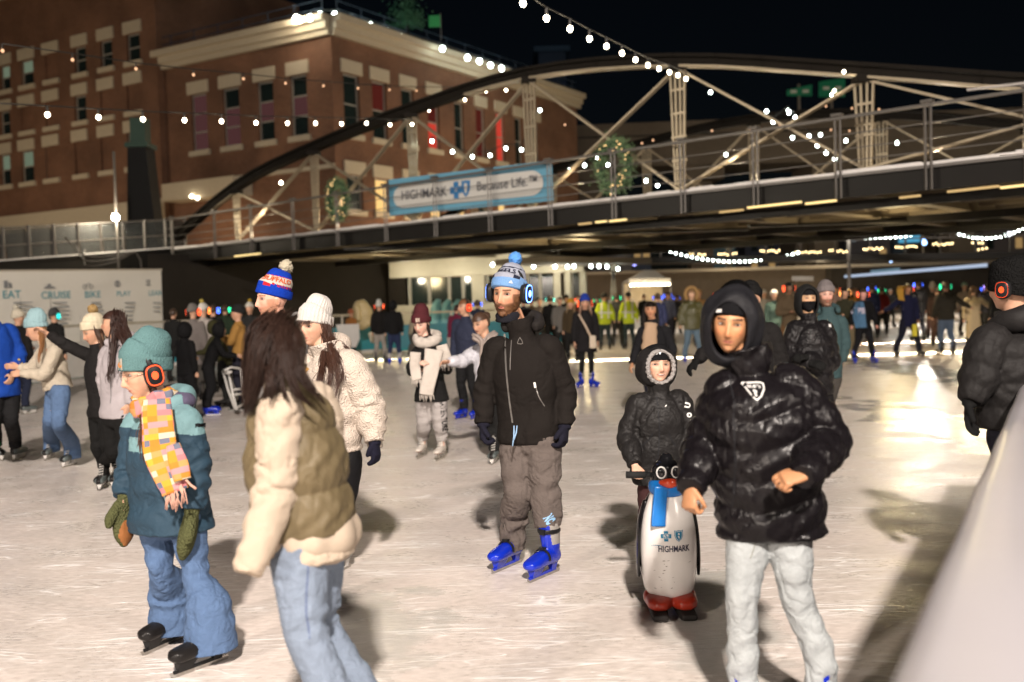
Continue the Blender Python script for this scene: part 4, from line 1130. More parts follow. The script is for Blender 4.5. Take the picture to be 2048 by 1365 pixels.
for s, px, py, w in (('SEASON PASS', 152, 705, 1.0), ('DISCOVER', 165, 726, 1.35)):
    q = PL(px, py, p0 + Vector((0, -.09, 0)), Vector((-bx.y, bx.x, 0))); put_text('lettering', s, .3, q + Vector((0, -.02, 0)), bx, up2, INKX, boards, bold=.008, width=w)
b2 = empty('turquoise_rink_boards', G(600, 716), 'turquoise rink boards with handrail under the bridge at left', 'rink boards')
board_run([(330, 738), (560, 722), (800, 706)], TEAL, b2)
b3 = empty('far_rink_boards', G(950, 700), 'far rink boards with rail in front of the lit pavilion', 'rink boards')
board_run([(800, 706), (1000, 694), (1190, 684)], plain((.05, .22, .30), .5, name='dull teal board'), b3)
m = MB(); a, b = PL(697, 672, G(560, 722) + Vector((0, -.08, 0)), Vector((0, -1, 0))), None
m.add([tuple(a + Vector((x, -.12, z))) for x, z in ((-.35, -.38), (.25, -.38), (.38, -.1), (.38, .38), (-.38, .38), (-.3, 0))], [(0, 1, 2, 3, 4, 5)]); m.build('logo', WHITE_PLASTIC, b2)

# near rink barrier at the right, close to the camera
nb = empty('near_rink_barrier', (1.2, 2.0, 0), 'glossy white rink barrier close to the camera at lower right', 'barrier')
vx = (2130 - 1024) / FPX
bdir = Vector((vx, 1, 0)).normalized(); bno = Vector((bdir.y, -bdir.x, 0))
H_ = 1.17
o_ = Vector((-.32, 0, 0)) * 1.0
e_ = PL(1735, 1365, Vector((0, 0, H_)), Vector((0, 0, 1)))
c0 = e_ - bdir * 1.5; c1 = e_ + bdir * 6.2
prof = [(.10, 0), (.02, .02), (0, .1), (0, H_ - .09), (.012, H_ - .04), (.035, H_ - .012), (.07, H_), (.2, H_ + .004), (.62, H_ - .01), (.66, H_ - .04), (.66, .05), (.6, 0)]
m = MB(); v = []
for i in range(40):
    c = c0.lerp(c1, i / 39)
    for x, z in prof: v.append((c.x + bno.x * x, c.y + bno.y * x, z + .004 * math.sin(i * 1.3)))
k = len(prof); f = [(i * k + j, i * k + (j + 1) % k, (i + 1) * k + (j + 1) % k, (i + 1) * k + j) for i in range(39) for j in range(k)]
f += [tuple(range(k - 1, -1, -1)), tuple(39 * k + j for j in range(k))]
m.add(v, f); m.build('barrier_panel', fabric((.50, .48, .51), rough=.34, scale=3, bump=.1, big=1.5, bigb=.1, var=.08, spec=.6, name='glossy barrier'), nb, True)
for i in range(1, 4):
    c = c0.lerp(c1, i * .25); m = MB(); m.box(c + bno * .3 + Vector((0, 0, H_ + .006)), (.7, .012, .006), Matrix((bno, bdir, Vector((0, 0, 1)))).transposed()); m.build('seam', STEEL_GREY, nb)
# ------------------------------------------------------------------ people
def smooth01(x): x = np.clip(x, 0, 1); return x * x * (3 - 2 * x)
def head_grid(nu=56, nv=44, child=0.0):
    v, f = ellipsoid((0, 0, 0), (1, 1, 1), nu, nv)
    d = v.copy()
    a, b, c = .077, .097, .116
    p = d * np.array([a, b, c])
    x, y, z = p[:, 0].copy(), p[:, 1].copy(), p[:, 2].copy()
    t = np.clip(-z / c, 0, 1)
    x *= 1 - .30 * t ** 1.6 * (1 - .4 * child)
    x *= 1 + .06 * np.exp(-((z - .05) / .04) ** 2)
    back = y < 0
    y = np.where(back, y * (1 - .55 * t ** 1.2) * (1 + .08 * np.exp(-((z - .04) / .05) ** 2)), y)
    # chin is fuller than an ellipsoid, face front flatter
    fr = smooth01(y / .06)
    y = y + fr * .024 * t ** 2.2
    z = z - np.where(y > .02, .004, 0) * t
    g = lambda u, s: np.exp(-(u / s) ** 2)
    ax = np.abs(x)
    nose_h = np.interp(z, [-.046, -.036, -.026, .0, .028], [0, .024, .027, .014, .004])
    nose_w = np.interp(z, [-.04, -.03, .0, .03], [.0145, .0135, .0085, .008])
    y = y + fr * nose_h * np.exp(-(x / nose_w) ** 2)
    y = y + fr * .0065 * g(ax - .028, .022) * g(z - .040, .009)
    y = y - fr * .011 * g(ax - .031, .014) * g(z - .015, .011)
    y = y + fr * .006 * g(ax - .046, .018) * g(z + .018, .018)
    y = y + fr * .0045 * g(x, .024) * (g(z + .053, .006) + g(z + .066, .006))
    y = y - fr * .004 * g(x, .02) * g(z + .0595, .003)
    y = y - fr * .005 * g(x, .022) * g(z + .078, .007)
    y = y + fr * .008 * g(x, .018) * g(z + .097, .012)
    return np.stack([x, y, z], 1), f
HEADS = {0: head_grid(72, 56), 1: head_grid(40, 30), 2: head_grid(20, 16)}
FARMIX = {}

class Sk: pass
def facing(yaw):
    a = R(yaw); return Vector((math.sin(a), -math.cos(a), 0)), Vector((math.cos(a), math.sin(a), 0))
def head_frame(yaw, pitch=0, roll=0):
    f, r = facing(yaw); up = Vector((0, 0, 1))
    q = Matrix.Rotation(R(-pitch), 3, r)          # pitch > 0 looks down
    f2, u2 = q @ f, q @ up
    if f2.z > 0 and pitch > 0: q = Matrix.Rotation(R(pitch), 3, r); f2, u2 = q @ f, q @ up
    if pitch < 0 and f2.z < 0: q = Matrix.Rotation(R(pitch), 3, r); f2, u2 = q @ f, q @ up
    k = Matrix.Rotation(R(roll), 3, f2); u2 = k @ u2
    x = f2.cross(u2)
    return Matrix((x, f2, u2)).transposed()

def skel(Y, J, yaw=0, hyaw=None, pitch=0, roll=0, s=1.0, hs=1.0, wsh=.19, whp=.09, feet=None, lift=(0, 0)):
    k = Sk(); k.s = s; k.hs = hs; k.yaw = yaw; k.hyaw = yaw if hyaw is None else hyaw
    sg = 1 if math.cos(R(yaw)) >= 0 else -1
    dsh = wsh * s * math.sin(R(yaw)) * sg; dhp = whp * s * math.sin(R(yaw)) * sg
    auto = dict(head=0, neck=0, sa=-dsh, sb=dsh, ea=-dsh, eb=dsh, wa=-dsh, wb=dsh, ha=-dhp, hb=dhp, ka=-dhp, kb=dhp, aa=-dhp, ab=dhp)
    for n, q in J.items():
        dy = auto.get(n, 0) + (q[2] if len(q) > 2 else 0)
        setattr(k, n, P(q[0], q[1], Y + dy))
    k.foot = {}
    for i, sd in enumerate('ab'):
        ft = feet[i] if feet else None
        if ft is None: continue
        if isinstance(ft[0], Vector): toe, heel = ft
        else: toe, heel = G(ft[0], ft[1], lift[i]), G(ft[2], ft[3], lift[i])
        d = (toe - heel); d.z = 0; d.normalize(); c = (toe + heel) / 2
        k.foot[sd] = (c, math.atan2(d.y, d.x) - math.pi / 2, d)
        setattr(k, 'a' + sd, c - d * .045 * s + Vector((0, 0, .15 * s)))
        an = getattr(k, 'a' + sd); kn = getattr(k, 'k' + sd, an + Vector((0, 0, .4))); u_ = (kn - an).normalized()
        setattr(k, 't' + sd, an + Vector((0, 0, .15 * s)).lerp(u_ * .15 * s, .35))
    k.M = head_frame(k.hyaw, pitch, roll)
    k.f, k.r = facing(yaw)
    k.root_xy = None
    return k

ARMS = {  # elbow and wrist from the shoulder: (out, forward, up) in units of the arm's two bones
    'down': ((.16, -.03, -.98), (.05, .18, -.97)), 'loose': ((.30, -.1, -.94), (.15, .3, -.93)), 'out': ((.75, .0, -.62), (.85, .2, -.40)),
    'fwd': ((.20, .45, -.85), (-.1, .92, -.15)), 'fold': ((.25, .15, -.95), (-.80, .55, .08)), 'pocket': ((.30, -.15, -.93), (-.30, .35, -.88)),
    'back': ((.3, -.5, -.8), (.2, -.4, -.9)), 'up': ((.3, .5, -.6), (-.1, .55, .8)), 'wide': ((.95, 0, -.25), (.95, .2, -.15)), 'chest': ((.25, .3, -.9), (-.55, .7, .4))}
def std(px, py, yaw=0, H=1.68, arms=('down', 'down'), stance=.16, stride=0.0, lean=0.0, hyaw=None, pitch=0, bend=.03, Y=None, turnout=8):
    g = G(px, py) if Y is None else Vector((P(px, 605, Y).x, Y, 0))
    k = Sk(); k.s = H / 1.75; k.hs = min(1.02, H / 1.72 * .5 + .5); k.yaw = yaw; k.hyaw = yaw if hyaw is None else hyaw
    f, r = facing(yaw); up = Vector((0, 0, 1)); b = .07
    k.f, k.r = f, r
    L = lean
    pel = g + up * (.50 * H + b)
    k.ha, k.hb = pel - r * .088 * k.s, pel + r * .088 * k.s
    k.neck = pel + up * (.325 * H) * math.cos(L) + f * .325 * H * math.sin(L)
    sc = pel + up * (.30 * H) * math.cos(L) + f * .30 * H * math.sin(L)
    k.sa, k.sb = sc - r * .178 * k.s, sc + r * .178 * k.s
    k.head = k.neck + up * .115 * H * math.cos(L * .6) + f * (.115 * H * math.sin(L * .6) + .02)
    k.foot = {}
    for i, sd in enumerate('ab'):
        sg = -1 if sd == 'a' else 1
        ft = g + r * sg * stance * k.s + f * (stride / 2) * sg
        a = R(turnout) * sg
        d = (f * math.cos(a) + r * math.sin(a)); 
        k.foot[sd] = (ft.copy(), math.atan2(d.y, d.x) - math.pi / 2, d)
        an = ft - d * .045 + up * .15 * k.s; setattr(k, 'a' + sd, an)
        hp = getattr(k, 'h' + sd); setattr(k, 'k' + sd, hp.lerp(an, .5) + f * (.03 + bend)); setattr(k, 't' + sd, an + Vector((0, 0, .15 * k.s)).lerp((hp - an).normalized() * .15 * k.s, .35))
        e, w = ARMS[arms[i]]; sh = getattr(k, 's' + sd)
        ev = (r * sg * e[0] + f * e[1] + up * e[2]).normalized() * .165 * H
        wv = (r * sg * w[0] + f * w[1] + up * w[2]).normalized() * .145 * H
        setattr(k, 'e' + sd, sh + ev); setattr(k, 'w' + sd, sh + ev + wv)
    k.M = head_frame(k.hyaw, pitch)
    return k

def HM(k): return np.array(k.M) @ np.diag(getattr(k, 'sx', (1, 1, 1))) * k.hs
def hl(k, p):   # head-space point to world
    return k.head + Vector(HM(k) @ np.array([*p]))

def hand_parts(mb, w, d, n, curl=.5, s=1.0, infl=0.0, side=1, mitten=False, n8=8, spread=1.0):
    """w wrist, d hand direction, n palm normal (fingers curl towards it), side: thumb along side * (d x n)"""
    d = d.normalized(); n = (n - d * n.dot(d)).normalized(); lat = d.cross(n) * side
    v, f = loft([(w - d * .03, .027 + infl, .021 + infl), (w, .028 * s + infl, .019 * s + infl), (w + d * .045 * s, .038 * s + infl, .017 * s + infl), (w + d * .088 * s, .040 * s + infl, .014 * s + infl)], n=12, side=lat, step=.012, rnd=.6)
    mb.add(v, f)
    if mitten:
        v, f = loft([(w + d * .03, .05 * s, .03 * s), (w + d * .10 * s + n * .01, .055 * s, .036 * s), (w + d * .16 * s + n * .02, .046 * s, .03 * s), (w + d * .19 * s + n * .025, .02 * s, .015 * s)], n=14, side=lat, step=.015, rnd=.8); mb.add(v, f)
        v, f = loft([(w + d * .03 * s + lat * .03 * s, .024 * s, .022 * s), (w + d * .085 * s + lat * .07 * s, .024 * s, .022 * s), (w + d * .115 * s + lat * .075 * s, .015 * s, .014 * s)], n=10, step=.012, rnd=.8); mb.add(v, f)
        return
    for i, (o, L) in enumerate(((.029, .070), (.010, .080), (-.010, .074), (-.028, .058))):
        L *= s; p = w + d * .084 * s + lat * o * s * spread; dd = d + lat * (o * 2.5 * (spread - .6)); dd.normalize(); pts = [(p - d * .012, .0095 * s + infl, .0095 * s + infl)]
        ang = 0
        for j, q in enumerate((.42, .32, .26)):
            ang += curl * (.75, 1.0, .8)[j] * (1 + .12 * i)
            v_ = dd * math.cos(ang) + n * math.sin(ang)
            p = p + v_ * L * q; r = (.0088, .0080, .0066)[j] * s + infl; pts.append((p, r, r))
        v, f = loft(pts, n=n8, step=.007, rnd=.9); mb.add(v, f)
    p = w + d * .022 * s + lat * .026 * s; t1 = (d * .75 + lat * .62 + n * .35).normalized(); t2 = (d * .95 + lat * .12 + n * (.3 + .5 * curl)).normalized()
    p2 = p + t1 * .042 * s; p3 = p2 + t2 * .034 * s
    v, f = loft([(p - t1 * .01, .013 * s + infl, .013 * s + infl), (p2, .0105 * s + infl, .0105 * s + infl), (p3, .008 * s + infl, .008 * s + infl)], n=n8, step=.007, rnd=.9); mb.add(v, f)

def hand_dir(k, sd):
    w, e = getattr(k, 'w' + sd), getattr(k, 'e' + sd)
    return (w - e).normalized()
SKIN_L = (.52, .30, .20); SKIN_T = (.50, .27, .16); SKIN_P = (.66, .42, .32)
def body(k, parent, lod=0, skin=SKIN_L, brow=(.06, .035, .02), beard=None, lips=(.42, .13, .10), handn={}, voxel=None, teeth=False, gloved=''):
    mb = MB(); s = k.s
    pel = (k.ha + k.hb) / 2; ax = (k.hb - k.ha).normalized(); sx = (k.sb - k.sa).normalized()
    T = k.neck - pel
    n = (22, 14, 8)[lod]
    st = (.02, .035, .08)[lod]
    v, f = loft([(pel - Vector((0, 0, .06)), .11 * s, .09 * s), (pel, .13 * s, .10 * s), (pel + T * .35, .115 * s, .085 * s), (pel + T * .7, .14 * s, .10 * s), (pel + T * .88, .14 * s, .085 * s), (pel + T * .97, .06 * s, .055 * s)], n=n, side=np.array([ax, sx]), step=st); mb.add(v, f)
    nb = hl(k, (0, -.018, -.055))
    v, f = loft([(k.neck - T.normalized() * .05, .065 * s, .06 * s), (k.neck.lerp(nb, .5), .053 * s, .054 * s), (nb, .052 * s, .056 * s)], n=n, side=k.M @ Vector((1, 0, 0)), step=st); mb.add(v, f)
    for sd in 'ab':
        S, E, W = getattr(k, 's' + sd), getattr(k, 'e' + sd), getattr(k, 'w' + sd)
        v, f = loft([(S + (k.neck - S) * .25, .045 * s, .045 * s), (S, .052 * s, .052 * s), (S.lerp(E, .5), .044 * s, .044 * s), (E, .037 * s, .037 * s), (E.lerp(W, .35), .038 * s, .038 * s), (W, .025 * s, .022 * s)], n=n, step=st); mb.add(v, f)
        H, K, A = getattr(k, 'h' + sd), getattr(k, 'k' + sd), getattr(k, 'a' + sd)
        v, f = loft([(H + Vector((0, 0, .03)), .07 * s, .07 * s), (H.lerp(K, .3), .062 * s, .062 * s), (K, .034 * s, .034 * s), (K.lerp(getattr(k, 't' + sd, A), .6), .034 * s, .034 * s), (getattr(k, 't' + sd, K.lerp(A, .7)), .038 * s, .038 * s), (A, .034 * s, .034 * s)], n=n, step=st); mb.add(v, f)
        dft = k.foot[sd][2] if sd in k.foot else k.f
        v, f = loft([(A + Vector((0, 0, .01)), .034 * s, .034 * s), (A + dft * .08 * s - Vector((0, 0, .05 * s)), .036 * s, .028 * s), (A + dft * .15 * s - Vector((0, 0, .06 * s)), .03 * s, .018 * s)], n=n, step=st); mb.add(v, f)
        hv = dict(handn.get(sd, {}))
        if sd in gloved: hv['s'] = .55; hv['curl'] = .3
        if lod < 2:
            hand_parts(mb, W, hv.get('d', hand_dir(k, sd)), hv.get('n', (pel - W) + Vector((0, 0, .1)) if abs((pel - W).dot(hand_dir(k, sd))) < .98 else k.f), hv.get('curl', .45), s * hv.get('s', 1), 0, hv.get('side', 1 if sd == 'a' else -1), spread=hv.get('spread', 1))
        else: mb.ball(W + hand_dir(k, sd) * .06, (.04, .04, .04), 8, 6)
    hv, hf = HEADS[lod]
    M = HM(k)
    hw = hv @ M.T + np.array(k.head)[None]
    mb.add(hw, hf)
    for sx_ in (-1, 1):
        ev, ef = ellipsoid((sx_ * .079, -.008, -.004), (.010, .019, .031), 12, 8); mb.add(ev @ M.T + np.array(k.head)[None], ef)
    vx = voxel or (.0052, .010, .026)[lod]
    me = fuse(mb, vx, 1 if lod == 0 else 0, .5)
    Mi = np.linalg.inv(M)
    def vcol(v):
        q = (v - np.array(k.head)[None]) @ Mi.T
        x, y, z = q[:, 0], q[:, 1], q[:, 2]; ax_ = np.abs(x)
        out = np.repeat(np.array(skin)[None], len(v), 0)
        inh = (ax_ < .11) & (y > .02) & (np.abs(z) < .15)
        def blend(m, c):
            m = np.clip(m, 0, 1) * inh; out[:] = out * (1 - m[:, None]) + np.array(c)[None] * m[:, None]
        sft = .9
        nz = field(v, 14, 4)
        out[:] *= (1 + .07 * nz)[:, None]
        red = np.array(skin) * np.array([1.0, .80, .76])
        blend(.75 * np.exp(-((ax_ - .045) / .022) ** 2 - ((z + .02) / .02) ** 2), red)
        blend(.75 * np.exp(-(x / .016) ** 2 - ((z + .03) / .014) ** 2), red)
        if lod < 2:
            blend(1.2 - ((x / .029) ** 2 + ((z + .0595 - 5 * x ** 2) / .0088) ** 2), lips)
            if teeth:
                zz = z + .0597 - 9 * x ** 2
                blend(1.3 - ((x / .0245) ** 2 + (zz / .0068) ** 2), (.07, .02, .02)); blend(1.4 - 1.2 * ((x / .019) ** 2 + ((zz - .0012) / .0038) ** 2), (.62, .56, .50))
            else: blend(1.4 - 1.2 * ((x / .024) ** 2 + ((z + .0597 - 5 * x ** 2) / .0024) ** 2), (.10, .03, .025))
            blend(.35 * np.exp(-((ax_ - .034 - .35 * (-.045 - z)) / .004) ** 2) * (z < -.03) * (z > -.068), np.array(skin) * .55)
            arc = z - (.038 - 3.2 * (ax_ - .03) ** 2)
            blend((1.3 - (np.abs(arc) / .0048) ** 2) * (ax_ > .012) * (ax_ < .054), brow)
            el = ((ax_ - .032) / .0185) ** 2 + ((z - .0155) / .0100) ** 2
            blend((1.6 - el) * .8, np.array(skin) * .33); blend(.45 * np.exp(-((ax_ - .024) / .02) ** 2 - ((z - .028) / .008) ** 2), np.array(skin) * .5)  # eye socket and brow shade put into the skin colour
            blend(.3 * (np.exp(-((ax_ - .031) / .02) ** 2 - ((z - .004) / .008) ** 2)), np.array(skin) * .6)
            blend(1.0 - ((ax_ - .007) / .004) ** 2 - ((z + .0395) / .003) ** 2, (.12, .04, .03))
        if beard is not None:
            m = smooth01((-.036 - z + .30 * np.clip(ax_ - .03, 0, 1)) / .012) + smooth01((ax_ - .056) / .008) * (z < .012) * (z > -.1)
            m *= smooth01((((x / .020) ** 2 + ((z + .061) / .0065) ** 2) - .8) * 2)
            m *= 1 - np.exp(-(x / .013) ** 2 - ((z + .036) / .010) ** 2)
            m *= (y > -.01)
            out[:] = out * (1 - np.clip(m, 0, 1)[:, None] * beard[1]) + np.array(beard[0])[None] * np.clip(m, 0, 1)[:, None] * beard[1]
        return np.clip(out, 0.004, 1)
    o = finish('body', me, SKIN, parent, vcol=vcol)
    if lod < 2:
        EY = (plain((.29, .26, .24), .3, name='eye white', grime=.02), plain((.02, .014, .01), .15, name='iris'))  # eye whites greyed for the shade under hats and brows
        for sg in (-1, 1):
            v, f = ellipsoid((0, 0, 0), (1, 1, 1), 20, 14, Matrix.Rotation(R(90), 3, 'X'))
            v = v * np.array([.0150, .0125, .0066])[None]
            cn = [np.mean([v[i] for i in q], axis=0) for q in f]
            gz = getattr(k, 'gaze', 0.0)
            mi = [1 if (math.hypot(c[0] - gz, c[2]) < .0062 and c[1] > 0) else 0 for c in cn]
            hd, hfc = HEADS[0]
            sel = (np.abs(hd[:, 0] - .032) < .006) & (np.abs(hd[:, 2] - .015) < .006) & (hd[:, 1] > 0)
            ys = hd[sel, 1].mean()
            w = (v + np.array([sg * .032, ys - .0125 + .0042, .0150])) @ M.T + np.array(k.head)[None]
            m = MB(); m.add(w, f, mi); m.build('eye', EY, parent, True)
    return o

def crease(v, sc, seed, st=(1, 1, .6)):
    """thin valleys, as cloth creases: -1 in the line, 0 away from it"""
    u = v * np.array([st]); m = np.clip(.6 + 1.2 * field(u, sc * .6, seed + 9, 1), 0, 1)
    return -(np.clip(1 - np.abs(field(u + .05 * field(u, sc * 2, seed + 3, 1)[:, None], sc, seed, 1)) * 3.4, 0, 1) ** 1.5) * m
def foldmod(seed, amp, lam=.055, at=(), base=.25, twist=1.4, crease=1.6):
    """cloth folds that start and die out round the tube instead of ringing it"""
    rs = random.Random(seed); p1, p2, p3, p4 = [rs.random() * 6.28 for _ in range(4)]
    lam = lam * 1.25
    def m(s, th):
        q1 = np.sin(6.283 * s / lam + 2.2 * np.sin(th + p1) + .8 * np.sin(2 * th + p2)) * np.clip(.35 + np.sin(th + p3 + 5 * s), 0, 1.2)
        q2 = np.sin(6.283 * s / (lam * 1.45) - 2.4 * np.sin(th + p4) + p2) * np.clip(.3 + np.sin(th + p1 + 2.5 - 4 * s), 0, 1.2)
        e = base
        for s0, wd in at: e = e + .8 * np.exp(-((s - s0) / wd) ** 2)
        dr = np.sin(2 * th + p3 + 6 * s) * .5 + np.sin(3 * th + p4 - 5 * s) * .5 + .35 * np.sin(5 * th + p1 + 9 * s)
        return amp * (e * (q1 + q2) * .62 + .2 * dr)
    return m
def quiltmod(period, amp, seed=0, ph=0.0, chev=0.0):
    rs = random.Random(seed); p1 = rs.random() * 6
    def m(s, th):
        q = np.abs(np.sin(math.pi * ((s - chev * np.abs(np.cos(th))) / period + ph)))
        return amp * (q ** .55 - .75) + amp * .22 * np.sin(th * 9 + p1 + 3 * np.sin(s * 30)) * q + amp * .12 * np.sin(th * 17 + s * 60)
    return m

def top(k, parent, mat, name='jacket', hem=.10, wid=(.175, .165, .185), dep=(.135, .125, .14), shw=.155, sleeve=(.075, .062, .058, .045), cuff=.0, quilt=None, squilt=None,
        fold=.006, collar=(.05, .075), lod=0, paint=None, bumpy=None, arms='ab', seed=1, sleeve_end=.0, voxel=None, sq=2.3, hemflare=None, shift=0.0, smooth=None):
    s = k.s; mb = MB(); pel = (k.ha + k.hb) / 2; T = k.neck - pel; up = T.normalized(); dn = Vector((0, 0, -1)).lerp(-up, .4).normalized()
    ax = (k.hb - k.ha).normalized(); sx = (k.sb - k.sa).normalized(); n = (40, 26, 14)[lod]; st = (.012, .022, .06)[lod]
    bl = pel + k.f * shift
    hf_ = hemflare or 1.0
    pts = [(bl + dn * (hem + .012), wid[0] * s * hf_ * .96, dep[0] * s * hf_ * .96), (bl + dn * hem, wid[0] * s * hf_, dep[0] * s * hf_), (bl + dn * hem * .4, wid[0] * s, dep[0] * s), (pel + T * .3, wid[1] * s, dep[1] * s), (pel + T * .62, wid[2] * s, dep[2] * s),
           (pel + T * .84, shw * s * 1.02, dep[2] * s * .82), (pel + T * .96, .095 * s, .085 * s), (k.neck + up * .0, .078 * s, .078 * s)]
    if collar: pts.append((k.neck.lerp(k.head, .2) + up * (collar[0] - .02) * s, collar[1] * s, collar[1] * s))
    mod = quiltmod(quilt[0], quilt[1], seed, 0, quilt[2] if len(quilt) > 2 else 0) if quilt else foldmod(seed, fold, .11, ((.05, .08), (.25, .1)), .35)
    v, f = loft(pts, n=n, side=np.array([ax, ax, sx]), step=st, mod=mod, sq=sq); mb.add(v, f)
    for sd in arms:
        S, E, W = getattr(k, 's' + sd), getattr(k, 'e' + sd), getattr(k, 'w' + sd)
        dW = (W - E).normalized(); W2 = W + dW * sleeve_end
        L1, L2 = (E - S).length, (W2 - E).length
        pts = [(S.lerp(k.neck, .42) - Vector((0, 0, .03 * s)), sleeve[0] * s * .85, sleeve[0] * s * .85), (S.lerp(k.neck, .06), sleeve[0] * s, sleeve[0] * s), (S.lerp(E, .4), sleeve[1] * s * 1.04, sleeve[1] * s * 1.04), (E, sleeve[1] * s, sleeve[1] * s),
               (E.lerp(W2, .5), sleeve[2] * s, sleeve[2] * s), (E.lerp(W2, .92), sleeve[3] * s * 1.12, sleeve[3] * s * 1.12), (W2, sleeve[3] * s, sleeve[3] * s)]
        sm = squilt or quilt
        q0 = (S.lerp(k.neck, .42) - S).length
        mod = quiltmod(sm[0], sm[1] * .85, seed + 5, .3) if sm else foldmod(seed + ord(sd), fold, .06, ((q0 + L1, .07), (q0 + L1 + L2 - .05, .08)), .3)
        v, f = loft(pts, n=n, step=st, mod=mod); mb.add(v, f)
    me = fuse(mb, voxel or (.0068, .0115, .026)[lod], 2 if smooth is None else smooth, .5)
    if bumpy is None and not quilt and lod < 2: bumpy = lambda v: fold * (.3 * field(v * np.array([[1, 1, .45]]), 6.5, seed, 2) + .95 * crease(v, 2.6, seed, (1, 1, 1.25)) + .5 * crease(v, 5.5, seed + 1, (1, 1, 1.5)))
    if bumpy is None and quilt and lod < 2: bumpy = lambda v: .002 * field(v, 7, seed, 3) + .004 * crease(v, 7, seed, (1, 1, .5))
    return finish(name, me, mat, parent, paint=paint, bumpy=bumpy)

def pants(k, parent, mat, name='trousers', r=(.105, .092, .070, .066, .06), fold=.008, seed=3, lod=0, drop=0.0, waist=.12, wrx=.15, paint=None, bumpy=None, legs='ab', lam=.06, hipz=0.0, at_hem=.10, voxel=None, dep=.115):
    s = k.s; mb = MB(); pel = (k.ha + k.hb) / 2; T = (k.neck - pel).normalized(); ax = (k.hb - k.ha).normalized(); n = (36, 24, 12)[lod]; st = (.012, .022, .06)[lod]
    v, f = loft([(pel + T * waist * s, wrx * s * .95, dep * s * .92), (pel + T * .03, wrx * s, dep * s), (pel - Vector((0, 0, .07 * s)), wrx * s * .93, dep * s * .95)], n=n, side=ax, step=st, rnd=.5, sq=2.3); mb.add(v, f)
    for sd in legs:
        H, K, A = getattr(k, 'h' + sd), getattr(k, 'k' + sd), getattr(k, 'a' + sd)
        Tt = getattr(k, 't' + sd, K.lerp(A, .7)); dp = drop[sd] if isinstance(drop, dict) else drop
        L1, L2 = (K - H).length, (A - K).length; A2 = A - Vector((0, 0, dp)) if dp > -.08 else Tt - Vector((0, 0, .10 + dp))
        if A2.z < .035: A2.z = .035
        pts = [(H + Vector((0, 0, .04)), r[0] * s * .8, r[0] * s * .85), (H.lerp(K, .18), r[0] * s, r[0] * s), (H.lerp(K, .6), r[1] * s, r[1] * s), (K, r[2] * s, r[2] * s * 1.05), (K.lerp(Tt, .5), r[3] * s, r[3] * s), (Tt, (r[3] * .4 + r[4] * .6) * s, (r[3] * .4 + r[4] * .6) * s), (A2, r[4] * s, r[4] * s)]
        if dp <= -.08: pts.pop(-2)
        mod = foldmod(seed + ord(sd), fold, lam, ((.04, .06), (L1, .07), (L1 + L2 - .06, at_hem)), .18)
        v, f = loft(pts, n=n, side=ax, step=st, mod=mod); mb.add(v, f)
    me = fuse(mb, voxel or (.0068, .0115, .026)[lod], 2, .5)
    if bumpy is None and lod < 2: bumpy = lambda v: fold * (.3 * field(v * np.array([[1, 1, .25]]), 7.5, seed, 2) + .9 * crease(v, 3.0, seed, (1, 1, .8)) + .5 * crease(v, 6.0, seed + 1, (1, 1, 1.3)))
    return finish(name, me, mat, parent, paint=paint, bumpy=bumpy)

